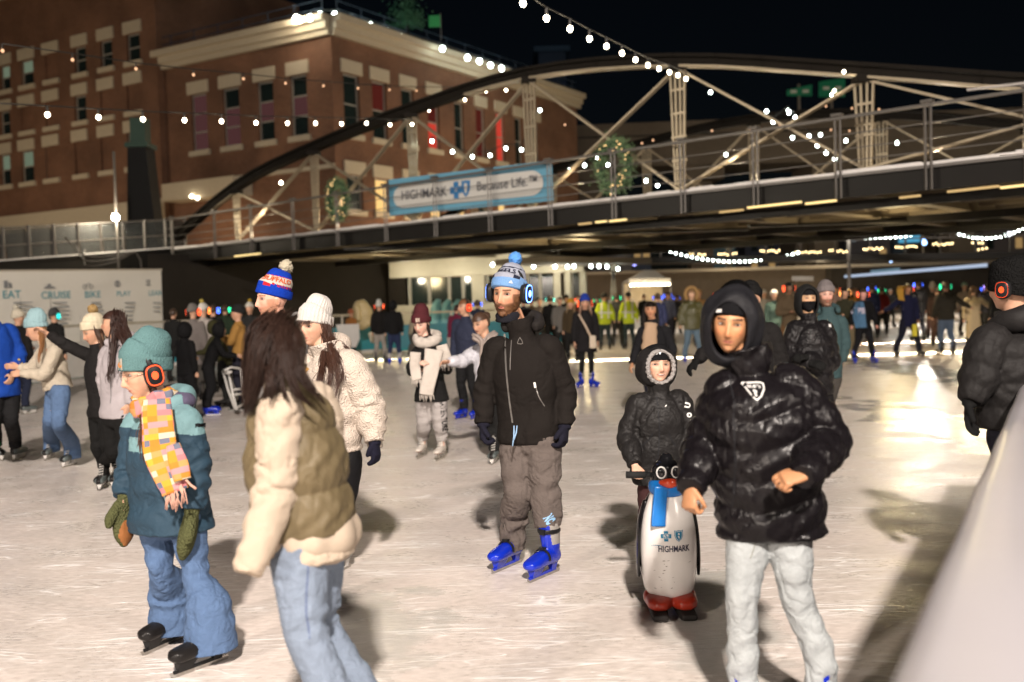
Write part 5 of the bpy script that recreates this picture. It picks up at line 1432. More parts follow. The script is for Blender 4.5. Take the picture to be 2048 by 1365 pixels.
# ---- skates, one mesh set per type, shared by every copy
def skate_set(kind):
    mb = MB()
    Zs = .062 if kind != 'figure' else .07
    if kind == 'blue':
        pts = [((0, -.105, Zs + .055), .032, .04), ((0, -.085, Zs + .05), .042, .05), ((0, -.02, Zs + .048), .044, .048), ((0, .06, Zs + .042), .050, .040), ((0, .13, Zs + .034), .050, .032), ((0, .175, Zs + .03), .036, .024), ((0, .188, Zs + .028), .015, .012)]
    elif kind == 'figure':
        pts = [((0, -.10, Zs + .055), .028, .04), ((0, -.08, Zs + .05), .036, .045), ((0, -.02, Zs + .045), .036, .042), ((0, .06, Zs + .036), .044, .032), ((0, .12, Zs + .028), .042, .026), ((0, .16, Zs + .024), .026, .018)]
    else:
        pts = [((0, -.11, Zs + .06), .030, .045), ((0, -.085, Zs + .055), .042, .052), ((0, -.02, Zs + .05), .042, .048), ((0, .06, Zs + .042), .049, .038), ((0, .13, Zs + .036), .049, .034), ((0, .165, Zs + .034), .040, .028), ((0, .178, Zs + .032), .02, .014)]
    v, f = loft([(Vector(c), a, b) for c, a, b in pts], n=24, side=Vector((1, 0, 0)), step=.01, rnd=.5, sq=2.4); mb.add(v, f)
    rr = {'blue': (.050, .060, .058, .062), 'figure': (.036, .044, .040, .046), 'hockey': (.044, .056, .048, .056), 'dark': (.044, .056, .048, .056)}[kind]
    v, f = loft([(Vector((0, -.055, Zs + .04)), rr[0] * .9, rr[1]), (Vector((0, -.052, Zs + .11)), rr[0], rr[1]), (Vector((0, -.046, Zs + .17)), rr[2], rr[3] * .95), (Vector((0, -.036, Zs + .235)), rr[2] * 1.05, rr[3])], n=24, side=Vector((1, 0, 0)), step=.012); mb.add(v, f)
    v, f = loft([(Vector((0, -.01, Zs + .07)), .026, .02), (Vector((0, .0, Zs + .16)), .028, .018), (Vector((0, .012, Zs + .265)), .026, .010)], n=14, side=Vector((1, 0, 0)), step=.015); mb.add(v, f)
    boot = fuse(mb, .006, 2); boot.name = 'boot'; boot.polygons.foreach_set('use_smooth', [True] * len(boot.polygons))
    c = np.empty(len(boot.polygons) * 3); boot.polygons.foreach_get('center', c); c = c.reshape(-1, 3)
    if kind == 'blue':
        idx = ((c[:, 2] > Zs + .115) & (c[:, 1] < -.012 + (c[:, 2] - Zs - .11) * .2)).astype(np.int32)
        mats = [plain((.006, .03, .52), .24, name='blue skate plastic', spec=.6, grime=.1), plain((.30, .28, .26), .4, name='grey skate cuff')]
    elif kind == 'figure':
        idx = (c[:, 2] < Zs + .016).astype(np.int32); mats = [plain((.66, .60, .54), .4, name='white skate leather'), plain((.16, .08, .04), .5, name='skate sole')]
    elif kind == 'hockey':
        idx = ((c[:, 2] < Zs + .075) & (c[:, 1] > -.2)).astype(np.int32) * (np.abs(c[:, 0]) > .02); idx = idx.astype(np.int32); mats = [plain((.014, .013, .013), .35, name='black skate boot'), plain((.10, .12, .12), .4, name='grey skate side')]
    else:
        idx = np.zeros(len(c), np.int32); mats = [plain((.012, .011, .011), .3, name='glossy black skate boot')]
    boot.materials.clear()
    for m in mats: boot.materials.append(m)
    boot.polygons.foreach_set('material_index', idx)
    parts = []
    # holder
    mb = MB()
    hm = {'blue': mats[0], 'figure': BLADE, 'hockey': WHITE_PLASTIC, 'dark': BLACK_PLASTIC}[kind]
    def post(y0, y1, yb0, yb1, w0, w1):
        mb.add([(-w0, y0, Zs + .02), (w0, y0, Zs + .02), (w0, y1, Zs + .02), (-w0, y1, Zs + .02), (-w1, yb0, .02), (w1, yb0, .02), (w1, yb1, .02), (-w1, yb1, .02)], [(0, 1, 2, 3), (4, 7, 6, 5), (0, 4, 5, 1), (1, 5, 6, 2), (2, 6, 7, 3), (3, 7, 4, 0)])
    if kind == 'figure':
        mb.box((0, -.075, Zs - .005), (.05, .06, .045)); post(-.09, -.06, -.085, -.065, .006, .003); post(.05, .13, .06, .11, .006, .003)
    else:
        post(-.10, -.035, -.085, -.045, .022, .008); post(.04, .15, .075, .145, .030, .008); mb.box((0, .035, .024), (.012, .26, .014))
    parts.append(('holder', mb.mesh('holder'), hm))
    mb = MB()
    prof = [(-.135, .012), (-.128, .0), (.16, .0), (.182, .014), (.186, .026), (.16, .024), (-.13, .024)]
    v = [(x, y, z) for x in (-.002, .002) for y, z in prof]; n = len(prof)
    mb.add(v, [tuple(range(n)), tuple(range(2 * n - 1, n - 1, -1))] + [(i, i + n, (i + 1) % n + n, (i + 1) % n) for i in range(n)])
    parts.append(('blade', mb.mesh('blade'), BLADE))
    mb = MB()
    if kind == 'blue':
        for (y0, z0, z1, rx, ry, yc) in ((-.045, Zs + .19, Zs + .185, .066, .068, -.04),):
            pts = [((rx * .9 * math.cos(a)), yc + ry * math.sin(a), z0) for a in np.linspace(-.6, math.pi + .6, 18)]
            v, f = loft([(Vector(p), .012, .004) for p in pts], n=6, side=Vector((0, 0, 1)), step=None); mb.add(v, f)
        pts = [(.053 * math.cos(a), .035 + (.0) * a, Zs + .045 + .052 * math.sin(a)) for a in np.linspace(-.1, math.pi + .1, 16)]
        v, f = loft([(Vector(p), .011, .004) for p in pts], n=6, side=Vector((0, 1, 0)), step=None); mb.add(v, f)
        mb.box((0, .035, Zs + .102), (.035, .03, .012)); mb.box((0.0, .030, Zs + .19), (.034, .012, .03))
        parts.append(('strap', mb.mesh('strap'), BLACK_PLASTIC))
    else:
        for i in range(8):
            t = i / 7; z = Zs + .085 + t * .15; y = .035 - t * .022 + (.045 * (1 - t) ** 2)
            z = z - .02 * (1 - t) ** 2
            mb.tube([(-.022, y - .004, z), (0, y + .008, z + .006), (.022, y - .004, z + .002)], .0032, 5); mb.tube([(.022, y - .004, z - .006), (0, y + .009, z - .001), (-.022, y - .004, z + .012)], .0032, 5)
        parts.append(('laces', mb.mesh('laces'), plain((.6, .58, .55), .8, name='laces') if kind != 'dark' else plain((.05, .05, .05), .8, name='dark laces')))
    for _, me, m in parts: me.materials.append(m)
    return boot, parts
SKATES = {}
def skates(k, parent, kind='blue', detail=True, sides='ab', sc=None, tilt=None, lacecol=None):
    if kind not in SKATES: SKATES[kind] = skate_set(kind)
    boot, parts = SKATES[kind]
    base = Vector(parent_loc(parent))
    for sd in sides:
        if sd not in k.foot: continue
        c, yw, d = k.foot[sd]
        o = link('skate', boot, None, parent, c - base); o.rotation_euler = ((tilt or {}).get(sd, 0), 0, yw); o.scale = [(sc or k.s)] * 3
        for nm, me, m in parts:
            if not detail and nm in ('laces', 'strap'): continue
            p = link(nm, me, None, o)
            if nm == 'laces' and lacecol is not None: p.data = me.copy(); p.data.materials[0] = lacecol

# ---- headwear and hair, in head space
def put_head(name, v, f, mats, k, parent, mi=None, smooth=True):
    M = HM(k)
    m = MB(); m.add(np.asarray(v) @ M.T + np.array(k.head)[None], f, mi if mi is not None else 0)
    return m.build(name, mats, parent, smooth)
def beanie(k, parent, mats, cuff=True, tall=.0, slouch=.0, pom=None, stripes=None, ribs=46, lod=0, tilt=10, low=.0, name='beanie', fat=1.0, pomr=.045):
    """stripes(h, a)->material index, h height above brim in metres"""
    n = (120, 60, 24)[lod]
    ct = .010 if cuff else .002
    top_z = .128 + tall
    pts = [(Vector((0, -.004, .026 - low)), .080 * fat, .103 * fat), (Vector((0, -.004, .032 - low)), .083 * fat + ct, .106 * fat + ct), (Vector((0, -.004, .085)), .085 * fat + ct, .107 * fat + ct)]
    if cuff: pts.append((Vector((0, -.006, .091)), .083 * fat + .003, .105 * fat + .003))
    pts += [(Vector((0, -.008 - slouch * .2, .112)), .077 * fat, .098 * fat), (Vector((0, -.012 - slouch * .5, top_z)), (.066 + tall * .05) * fat, (.080 + tall * .05) * fat), (Vector((0, -.014 - slouch * .85, top_z + .022 + tall * .3)), .046, .056), (Vector((0, -.014 - slouch, top_z + .036 + tall * .4)), .016, .02)]
    def mod(s, th): return .0022 * np.cos(th * ribs) * (lod < 2) + .003 * np.sin(th * 2 + s * 30) + 0 * s
    v, f = loft(pts, n=n, side=Vector((1, 0, 0)), step=(.005, .01, .02)[lod], mod=mod, rnd=0)
    q = Matrix.Rotation(R(tilt), 3, 'X')
    v = v @ np.array(q).T
    if not isinstance(mats, (list, tuple)): mats = [mats]
    mi = None
    if stripes:
        mi = []
        for fc in f:
            c = np.mean([v[i] for i in fc[:4]], axis=0); c0 = np.array(q.inverted()) @ c
            mi.append(stripes(c0[2] - (.026 - low), math.atan2(c0[0], c0[1])))
    o = put_head(name, v, f, mats, k, parent, mi)
    if pom is not None:
        c = q @ Vector((0, -.014 - slouch, top_z + .05 + tall * .4 + pomr * .3))
        v2, f2 = ellipsoid((0, 0, 0), (1, 1, 1), (36, 22, 10)[lod], (26, 16, 7)[lod])
        rr = 1 + .16 * field(v2 * 1.0, 1.3, 7) + (.10 * np.random.RandomState(3).randn(len(v2)) if lod < 2 else 0)
        v2 = v2 * rr[:, None] * pomr + np.array(c)[None]
        p = put_head('pompom', v2, f2, pom, k, o); 
    k.hat = o; k.hq = q; k.hfat = fat; k.hct = ct; k.hlow = low
    return o
def hat_text(k, parent, s, size, h, a0, mat, bold=.0, z_r=None, spacing=1.0, name='lettering', width=None):
    """text wrapped round the hat; h height above brim, a0 angle (deg) of the middle from the face, positive to the wearer's left"""
    me = text_mesh(s, size, bold, 0, 2, spacing)
    v = verts_of(me)
    if width: v[:, 0] *= width / (v[:, 0].max() - v[:, 0].min())
    z = (.026 - k.hlow) + h + v[:, 1]
    ang = R(a0) + v[:, 0] / .098
    M = HM(k); Q = np.array(k.hq)
    base = np.array(parent_loc(parent)); hat = k.hat.data; hb_ = np.array(parent_loc(k.hat))
    bv = BVHTree.FromPolygons([tuple(np.array(q.co) + hb_) for q in hat.vertices], [tuple(p.vertices) for p in hat.polygons])
    w = []
    for a_, z_ in zip(ang, z):
        c = np.array(k.head) + M @ (Q @ np.array([0, -.006, z_])); d = Vector(M @ (Q @ np.array([-math.sin(a_), math.cos(a_), 0]))).normalized()
        hit = bv.ray_cast(Vector(c) + d * .3, -d, .4)
        w.append(np.array(hit[0] + d * .003) if hit[0] is not None else c + np.array(d) * .1)
    w = np.array(w)
    set_verts(me, w - np.array(parent_loc(parent))[None]); me.materials.clear()
    o = link(name, me, mat, parent)
    return o
def hood_up(k, parent, mat, rim=None, op=(52, 60), R0=(.118, .135, .150), thick=.016, lod=0, drop=.0, fold=.004, ctr=(0, -.012, .004), name='hood', deep=.0, point=0.0):
    nb_, na = (72, 36, 18)[lod], (40, 22, 10)[lod]
    v, f = [], []
    def dirv(al, be):   # al from +y axis, be around (0 = +z, pi/2 = +x)
        return np.array([math.sin(al) * math.sin(be), math.cos(al), math.sin(al) * math.cos(be)])
    rows = []
    a_open = lambda be: math.sqrt((R(op[0]) * math.sin(be)) ** 2 + ((R(op[1]) if math.cos(be) > 0 else R(op[2] if len(op) > 2 else op[1])) * math.cos(be)) ** 2)
    for layer in (0, 1):
        for i in range(na + 1):
            t = i / na if layer == 0 else 1 - i / na
            row = []
            for j in range(nb_):
                be = 2 * math.pi * j / nb_; al = a_open(be) + (math.pi - a_open(be)) * t
                d = dirv(al, be)
                rr = np.array(R0) - (thick if layer else 0)
                p = d * rr
                p[1] += deep * (1 - t) 
                if d[2] < 0: p[0] *= 1 + .12 * -d[2]; p[1] = p[1] * (1 + .0 * d[2]); p[2] *= 1 + drop
                p[2] += point * max(0, -d[1]) * max(0, d[2])
                if layer == 0: p = p * (1 + fold / .13 * (math.sin(be * 5 + t * 8) * .5 + math.sin(t * 22 + math.sin(be * 2) * 2) * .6))
                row.append(p + np.array(ctr))
            rows.append(row)
    m_ = len(rows); v = [p for r_ in rows for p in r_]
    mi = []
    for i in range(m_):
        i2 = (i + 1) % m_
        for j in range(nb_):
            j2 = (j + 1) % nb_
            f.append((i * nb_ + j, i * nb_ + j2, i2 * nb_ + j2, i2 * nb_ + j)); mi.append(1 if i > na else 0)
    mats = [mat, rim] if rim is not None else [mat]
    if rim is None: mi = [0] * len(mi)
    else: mi = [1 if (q == 1) else 0 for q in mi]
    o = put_head(name, v, f, mats, k, parent, mi)
    if rim is not None:
        pts = []
        for j in range(33):
            be = 2 * math.pi * j / 32; d = dirv(a_open(be) - .03, be); p = d * (np.array(R0) - thick * .5); p[1] += deep
            if d[2] < 0: p[0] *= 1 + .12 * -d[2]; p[2] *= 1 + drop
            pts.append((Vector(p + np.array(ctr)), .017, .013))
        vv, ff = loft(pts, n=10, step=.012, mod=lambda s, th: .0035 * np.sin(s * 420) + 0 * th)
        put_head('lining', vv, ff, rim, k, o)
    return o
def hood_down(k, parent, mat, lod=0, r=.05, size=.125, name='hood', z=.0, mi=None):
    s = k.s; b = -k.f; pts = []
    for a in np.linspace(-1.9, 1.9, 13):
        c = k.neck + b * math.cos(a) * size * s + k.r * math.sin(a) * size * .95 * s + Vector((0, 0, (.03 + .035 * math.cos(a) + z) * s))
        rr = r * s * (.55 + .45 * max(0, math.cos(a * .8)))
        pts.append((c, rr * 1.25, rr))
    v, f = loft(pts, n=(24, 14, 8)[lod], side=Vector((0, 0, 1)), step=(.012, .03, .06)[lod], rnd=.8, mod=foldmod(4, .006 * (lod < 2), .07, (), .6))
    m = MB(); m.add(v, f); return m.build(name, mat, parent, True)
def headphones(k, parent, col, lod=0, strength=7, x=.098, big=1.0, bandz=.0, zc=0):
    G_ = glow(col, strength, 'headphone light')
    pts = [(Vector((x * math.cos(a), -.006, .005 + (.135 + bandz) * math.sin(a))), .013 * big, .005) for a in np.linspace(-.05, math.pi + .05, (24, 14, 8)[lod])]
    v, f = loft(pts, n=8, side=Vector((0, 1, 0)), step=None)
    o = put_head('headphones', v, f, BLACK_PLASTIC, k, parent)
    for sg in (-1, 1):
        n = (28, 16, 10)[lod]
        v, f = loft([(Vector((sg * (x - .012), -.006, zc - .004)), .036 * big, .044 * big), (Vector((sg * (x + .010), -.006, zc - .004)), .040 * big, .048 * big), (Vector((sg * (x + .026), -.006, zc - .004)), .034 * big, .042 * big), (Vector((sg * (x + .03), -.006, zc - .004)), .024 * big, .03 * big)], n=n, side=Vector((0, 1, 0)), step=.006, sq=2.8, rnd=0)
        put_head('ear_cup', v, f, BLACK_PLASTIC, k, o)
        ring = []
        for a in np.linspace(0, 6.2832, 25):
            ca, sa = math.cos(a), math.sin(a)
            ring.append((Vector((sg * (x + .022), -.006 + .031 * big * np.sign(ca) * abs(ca) ** .7, zc - .004 + .039 * big * np.sign(sa) * abs(sa) ** .7)), .0055 * big, .0045 * big))
        v, f = loft(ring, n=6, side=Vector((1, 0, 0)), step=None)
        put_head('light_ring', v, f, G_, k, o)
        v, f = ellipsoid((sg * (x + .030), -.006, zc - .004), (.006, .014 * big, .017 * big), 12, 8); put_head('light_button', v, f, G_, k, o)
    return o
def strands(name, guides, mat, parent, n=60, r=.004, spread=.03, seed=1, seg=.02, wave=.006, tipw=.35, nn=5, stuff=False):
    """guides: list of polylines (world) with optional weights; each strand follows one guide with an offset"""
    rs = np.random.RandomState(seed); m = MB()
    for g in guides:
        A = np.array([[*p] for p in g], float); C = catmull(A, seg)
        T = np.gradient(C, axis=0); T /= np.linalg.norm(T, axis=1)[:, None] + 1e-9
        for i in range(n):
            off = rs.randn(3); off /= np.linalg.norm(off); off *= spread * rs.rand() ** .5
            L = len(C); e = max(4, int(L * (.75 + .27 * rs.rand()))); c = C[:e]
            t = np.linspace(0, 1, len(c))[:, None]
            o = off[None] * (.65 + .5 * np.sin(t * 3 + rs.rand() * 3)) * (1 - .3 * t)
            w = wave * np.sin(t * (5 + 4 * rs.rand()) + rs.rand() * 6) * rs.randn(3)[None]
            pts = c + o + w
            rad = r * (1 - (1 - tipw) * t[:, 0] ** 2) * (.7 + .6 * rs.rand())
            rad[-1] *= .3; rad[0] *= .6
            v, f = loft([(Vector(p), q, q) for p, q in zip(pts, rad)], n=nn, step=None); m.add(v, f)
    o = m.build(name, mat, parent, True)
    return o
HAIRC = {}
def hairmat(c, name='hair'):
    return fabric(c, rough=.42, scale=300, bump=.3, big=30, bigb=.2, var=.45, spec=.45, name=name)
def hair_cap(k, parent, mat, lod=0, top_=1.0, back=.0, name='hair_crown', front=.045, seed=2, vol=.012):
    v, f = HEADS[min(lod, 1)]
    u = v.copy()
    nrm = u / np.linalg.norm(u, axis=1)[:, None]
    hairl = np.where(u[:, 1] > 0, front + .0 * u[:, 0], np.interp(u[:, 1], [-.1, 0], [-.085, .0]))
    mask = u[:, 2] > hairl - .0
    u = u + nrm * (vol + .004 * field(u, 9, seed))[:, None] * np.array([1, 1, 1.1])[None]
    part = np.exp(-((u[:, 0]) / .006) ** 2) * (u[:, 2] > .05); u[:, 2] -= .004 * part
    keep = [q for q in f if all(mask[i] for i in q)]
    return put_head(name, u, keep, mat, k, parent)
def bowl_hair(k, parent, mat, lod=1, length=.0):
    return hair_cap(k, parent, mat, lod, vol=.014)
def beard_shell(k, parent, mat, thick=.010, seed=5, lod=0):
    v, f = HEADS[0]
    x, y, z = v[:, 0], v[:, 1], v[:, 2]; ax_ = np.abs(x)
    m = ((z < -.046 + .30 * (ax_ - .025).clip(0, 1)) | ((ax_ > .060) & (z < .004))) & (y > .0) & (z > -.13)
    m &= ((x / .020) ** 2 + ((z + .0605) / .0075) ** 2) > 1.0
    m &= ~((ax_ < .016) & (z > -.047))
    nrm = v / np.linalg.norm(v, axis=1)[:, None]; rs = np.random.RandomState(seed)
    u = v + nrm * (thick * (.55 + .45 * smooth01((-.05 - z) / .05)) + .0025 * rs.randn(len(v)) + .002 * field(v, 30, 3))[:, None]
    keep = [q for q in f if all(m[i] for i in q)]
    return put_head('beard', u, keep, mat, k, parent)
def gloves(k, parent, mat, sides='ab', mitten=False, hn={}, lod=0, infl=.006, sc=1.0, bumpy=None, mat2=None, name=None):
    for sd in sides:
        mb = MB(); W = getattr(k, 'w' + sd); d = hn.get(sd, {}).get('d', hand_dir(k, sd)); pel = (k.ha + k.hb) / 2
        h = hn.get(sd, {})
        hand_parts(mb, W, d, h.get('n', (pel - W) + Vector((0, 0, .1))), h.get('curl', .5), k.s * sc, infl, h.get('side', 1 if sd == 'a' else -1), mitten, spread=h.get('spread', 1.1))
        v, f = loft([(W - d * .05, .036 * k.s + infl, .036 * k.s + infl), (W + d * .02, .034 * k.s + infl, .03 * k.s + infl)], n=16, step=.012); mb.add(v, f)
        me = fuse(mb, (.0055, .009, .02)[lod], 1)
        finish(name or ('mitten' if mitten else 'glove'), me, mat if not mat2 else [mat, mat2[0]], parent, bumpy=bumpy, paint=(mat2[1](W, d) if mat2 else None))

def surface_print(parent, target, me, origin, xd, yd, mat, name, off=.003, dirn=None, subdiv=False):
    """lay a flat mesh (text or shape, metres in its own xy) on the surface of target, pressed along the viewing normal"""
    xd, yd = Vector(xd).normalized(), Vector(yd).normalized(); n = dirn or xd.cross(yd).normalized()
    if subdiv:
        bm = bmesh.new(); bm.from_mesh(me); bmesh.ops.triangulate(bm, faces=bm.faces)
        for _ in range(2): bmesh.ops.subdivide_edges(bm, edges=[e for e in bm.edges if e.calc_length() > .02], cuts=1)
        bm.to_mesh(me); bm.free()
    base = Vector(parent_loc(target.parent))
    bv = getattr(surface_print, 'cache', {}).get(target.name)
    if bv is None:
        t = target.data; bv = BVHTree.FromPolygons([v.co + base for v in t.vertices], [tuple(p.vertices) for p in t.polygons])
        surface_print.cache = {target.name: bv}
    v = verts_of(me); out = []
    last = 0
    for p in v:
        w = Vector(origin) + xd * p[0] + yd * p[1]
        hit = bv.ray_cast(w + n * .35, -n, .8)
        if hit[0] is not None: last = (hit[0] - w).dot(n); q = w + n * (last + off)
        else: q = w + n * (last + off)
        out.append(q)
    set_verts(me, np.array([[*q] for q in out]) - np.array(parent_loc(parent))[None]); me.materials.clear()
    return link(name, me, mat, parent)
def shape_mesh(polys):
    m = MB()
    for p in polys: m.add([(a, b, 0) for a, b in p], [tuple(range(len(p)))])
    return m.mesh('shape')
def person(k, label, group='skaters on the ice'):
    c = k.foot['a'][0].lerp(k.foot['b'][0], .5) if len(k.foot) == 2 else (k.ha + k.hb) / 2
    root = empty('person', (c.x, c.y, 0), label, 'person', group)
    return root
def strap_path(name, pts, w, t, mat, parent, side):
    v, f = loft([(Vector(p), w, t) for p in pts], n=8, side=side, step=.02, sq=3); m = MB(); m.add(v, f); return m.build(name, mat, parent, True)
# ------------------------------------------------------------------ pixel-traced prints on clothing
XD, ZD = Vector((1, 0, 0)), Vector((0, 0, 1))
def pxy(px, py, Y): p = P(px, py, Y); return (p.x, p.z)
def px_line(parent, target, Y, pts, w, mat, name='zip', off=.002):
    q = [pxy(x, y, Y) for x, y in pts]; A = catmull([[x, z, 0] for x, z in q], .02)[:, :2]
    T = np.gradient(A, axis=0); T /= np.linalg.norm(T, axis=1)[:, None] + 1e-9; N = np.stack([-T[:, 1], T[:, 0]], 1) * w / 2
    polys = [[tuple(A[i] - N[i]), tuple(A[i + 1] - N[i + 1]), tuple(A[i + 1] + N[i + 1]), tuple(A[i] + N[i])] for i in range(len(A) - 1)]
    me = shape_mesh(polys)
    return surface_print(parent, target, me, Vector((0, Y, 0)), XD, ZD, mat, name, off)
def px_poly(parent, target, Y, polys, mat, name='patch', off=.003, subdiv=True):
    me = shape_mesh([[pxy(x, y, Y) for x, y in p] for p in polys])
    return surface_print(parent, target, me, Vector((0, Y, 0)), XD, ZD, mat, name, off, subdiv=subdiv)
def px_text(parent, target, Y, s, px, py, width, size, mat, rot=0.0, bold=0.0, off=.004, name='lettering', dirn=None):
    me = text_mesh(s, size, bold, 0, 2); v = verts_of(me); v[:, 0] *= width / (v[:, 0].max() - v[:, 0].min()); set_verts(me, v)
    c = P(px, py, Y); a = R(rot); xd = XD * math.cos(a) + ZD * math.sin(a); yd = -XD * math.sin(a) + ZD * math.cos(a)
    return surface_print(parent, target, me, c, xd, yd, mat, name, off)
ZIP = plain((.20, .19, .18), .35, .6, name='zip metal'); WHITE = plain((.75, .74, .72), .5, name='white print'); BLACKP = plain((.01, .01, .012), .6, name='black print')
LBLUE = plain((.28, .52, .80), .6, name='light blue print')

# ============ main man in black softshell
k = skel(6.2, dict(head=(1017, 592), neck=(1045, 672), sa=(990, 702), sb=(1100, 697), ea=(969, 785), eb=(1131, 785, .03), wa=(967, 848, -.06), wb=(1129, 852, -.04), ha=(1036, 872), hb=(1084, 872), ka=(1036, 985, -.04), kb=(1090, 985, -.04)),
         yaw=-18, hyaw=-28, pitch=3, roll=-4, s=1.04, hs=1.10, feet=((990, 1147, 1048, 1122), (1062, 1166, 1122, 1140)), wsh=.18)
k.gaze = -.002
r = person(k, 'bearded man in black jacket and light blue pompom beanie with blue glowing headphones')
body(k, r, 0, (.50, .265, .165), gloved='ab', brow=(.10, .045, .02), beard=((.12, .055, .028), .85))
beard_shell(k, r, hairmat((.14, .065, .030), 'beard hair'), .010)
jk = top(k, r, fabric((.012, .010, .009), .85, scale=260, bump=.15, big=8, bigb=.35, var=.25, spec=.2, name='black softshell', bigdist=.02), hem=.03, wid=(.200, .190, .205), dep=(.145, .135, .15), shw=.175, sleeve=(.082, .070, .062, .050), fold=.007, collar=(.075, .088), hemflare=.98)
hood_down(k, r, fabric((.016, .014, .013), .8, name='black hood'), size=.105, r=.046, z=.035)
m = MB(); v, f = loft([(hl(k, (0, -.01, -.135)), .085, .088), (hl(k, (0, -.005, -.105)), .080, .086), (hl(k, (0, -.003, -.085)), .070, .078)], n=30, side=k.M @ Vector((1, 0, 0)), step=.01, mod=foldmod(8, .004, .03, (), 1)); m.add(v, f)
m.build('neck_warmer', fabric((.012, .012, .016), .95, name='black fleece'), r, True)
Yj = 6.0
px_line(r, jk, Yj, [(1009, 668), (1012, 740), (1018, 800), (1025, 850)], .010, ZIP)
px_line(r, jk, Yj, [(1023, 682), (1021, 710), (1020, 742)], .006, ZIP)
px_line(r, jk, Yj, [(1071, 772), (1078, 795), (1090, 815)], .006, ZIP); px_line(r, jk, Yj, [(1069, 766), (1071, 777)], .014, WHITE, 'zip_pull', .005)
px_line(r, jk, Yj, [(1035, 689), (1046, 689), (1040, 677), (1035, 688)], .004, plain((.12, .11, .1), .5, name='grey badge'), 'badge')
pt = pants(k, r, fabric((.10, .082, .074), .95, scale=330, bump=.4, big=11, bigb=.6, var=.25, name='heather sweatpants', bigdist=.02, warp=1.4), r=(.118, .108, .092, .092, .080), fold=.014, drop={'a': .05, 'b': -.082}, waist=.10, wrx=.185, lam=.10, at_hem=.14, dep=.135)
for px0 in (1028, 1034):
    a = P(px0, 852, 5.98); b = P(px0 - (3 if px0 < 1030 else 6), 893 if px0 < 1030 else 880, 5.94); m = MB(); m.tube([tuple(a), tuple(a.lerp(b, .5) + Vector((.004, -.01, 0))), tuple(b)], .0045, 6); m.build('drawstring', plain((.30, .48, .72), .8, name='blue cord'), r, True)
px_text(r, pt, 6.0, 'NC', 1098, 1040, .05, .08, LBLUE, rot=-60, bold=.006)
gloves(k, r, fabric((.010, .010, .018), .95, name='navy knit glove'), hn={'a': dict(curl=.8), 'b': dict(curl=.7)}, sc=1.05)
skates(k, r, 'blue', sc=1.10)
UNC_L, UNC_G, UNC_N = knit((.17, .33, .62), 'light blue knit'), knit((.34, .36, .44), 'grey blue knit'), knit((.015, .018, .035), 'navy knit')
bn = beanie(k, r, [UNC_L, UNC_G, UNC_N], pom=fabric((.10, .30, .72), 1, scale=120, bump=1, name='blue pompom'), tall=.022, fat=1.03, pomr=.037, tilt=17, low=-.002,
            stripes=lambda h, a: 0 if h < .062 else (2 if h < .066 else (1 if h < .118 else (2 if h < .124 else 1))))
hat_text(k, bn, 'HEELS 1', .034, .096, 14, UNC_N, bold=.001, width=.155)
me = shape_mesh([[(-.011, -.008), (.013, -.006), (.0, .004), (-.006, .012)]])
hat_text(k, bn, 'NC', .03, .035, -62, WHITE, bold=.001, width=.035)
hat_text(k, bn, '\u25B2', .022, .030, 28, WHITE, width=.02, name='badge')
headphones(k, r, (.10, .25, 1.0), strength=10, big=1.18, x=.103, bandz=.035, zc=.02)

# ============ boy pushing the penguin aid
kb = skel(5.95, dict(head=(1313, 735), neck=(1317, 782), sa=(1278, 810), sb=(1360, 806), ea=(1254, 872, -.02), eb=(1378, 872, -.02), wa=(1270, 932, -.20), wb=(1388, 934, -.20), ha=(1300, 955), hb=(1340, 955), ka=(1300, 1045, -.03), kb=(1348, 1045, -.03)),
          yaw=6, hyaw=12, pitch=-6, roll=-3, s=.80, hs=.87, feet=((1287, 1176, 1300, 1140), (1368, 1176, 1356, 1140)), wsh=.15)
r = person(kb, 'boy in black hooded coat pushing the penguin skating aid')
H1 = dict(d=Vector((.15, -.75, -.65)), n=Vector((0, .6, -.8)), curl=1.35, side=1); H2 = dict(d=Vector((-.15, -.75, -.65)), n=Vector((0, .6, -.8)), curl=1.35, side=-1)
kb.gaze = .002; kb.sx = (1.20, 1.02, .96)
body(kb, r, 0, (.58, .35, .25), teeth=True, brow=(.16, .09, .05), lips=(.50, .16, .12), handn={'a': H1, 'b': H2})
bk = top(kb, r, fabric((.013, .012, .012), .52, scale=40, bump=.15, big=11, bigb=.45, var=.3, spec=.4, name='black nylon coat', bigdist=.03, warp=1.2, dist=.01), hem=.02, wid=(.225, .205, .205), dep=(.17, .16, .16), shw=.17, sleeve=(.095, .085, .078, .052), fold=.010, collar=(.06, .095), seed=11)
o = hood_up(kb, r, fabric((.012, .011, .011), .6, scale=40, bump=.3, big=9, bigb=.5, name='black hood shell'), rim=sherpa((.34, .32, .31), 'grey fleece lining'), R0=(.122, .132, .158), op=(44, 47, 55), ctr=(0, -.008, .006))
beanie(kb, r, knit((.008, .008, .009), 'black knit'), tall=-.01, lod=0, cuff=False)
M_ = kb.M
hat_text(kb, r, 'W', .034, .055, -8, WHITE, bold=.002)
px_line(r, bk, 5.7, [(1322, 800), (1325, 870), (1322, 925)], .007, BLACKP); px_line(r, bk, 5.7, [(1338, 819), (1342, 816)], .006, WHITE, 'badge')
px_text(r, bk, 5.7, 'U', 1388, 818, .032, .045, WHITE, rot=75, bold=.003); px_text(r, bk, 5.7, 'O', 1391, 838, .030, .04, WHITE, rot=80, bold=.003)
px_line(r, bk, 5.7, [(1290, 900), (1305, 885), (1312, 872)], .006, BLACKP, 'pocket_seam'); px_line(r, bk, 5.7, [(1360, 900), (1350, 885), (1346, 872)], .006, BLACKP, 'pocket_seam')
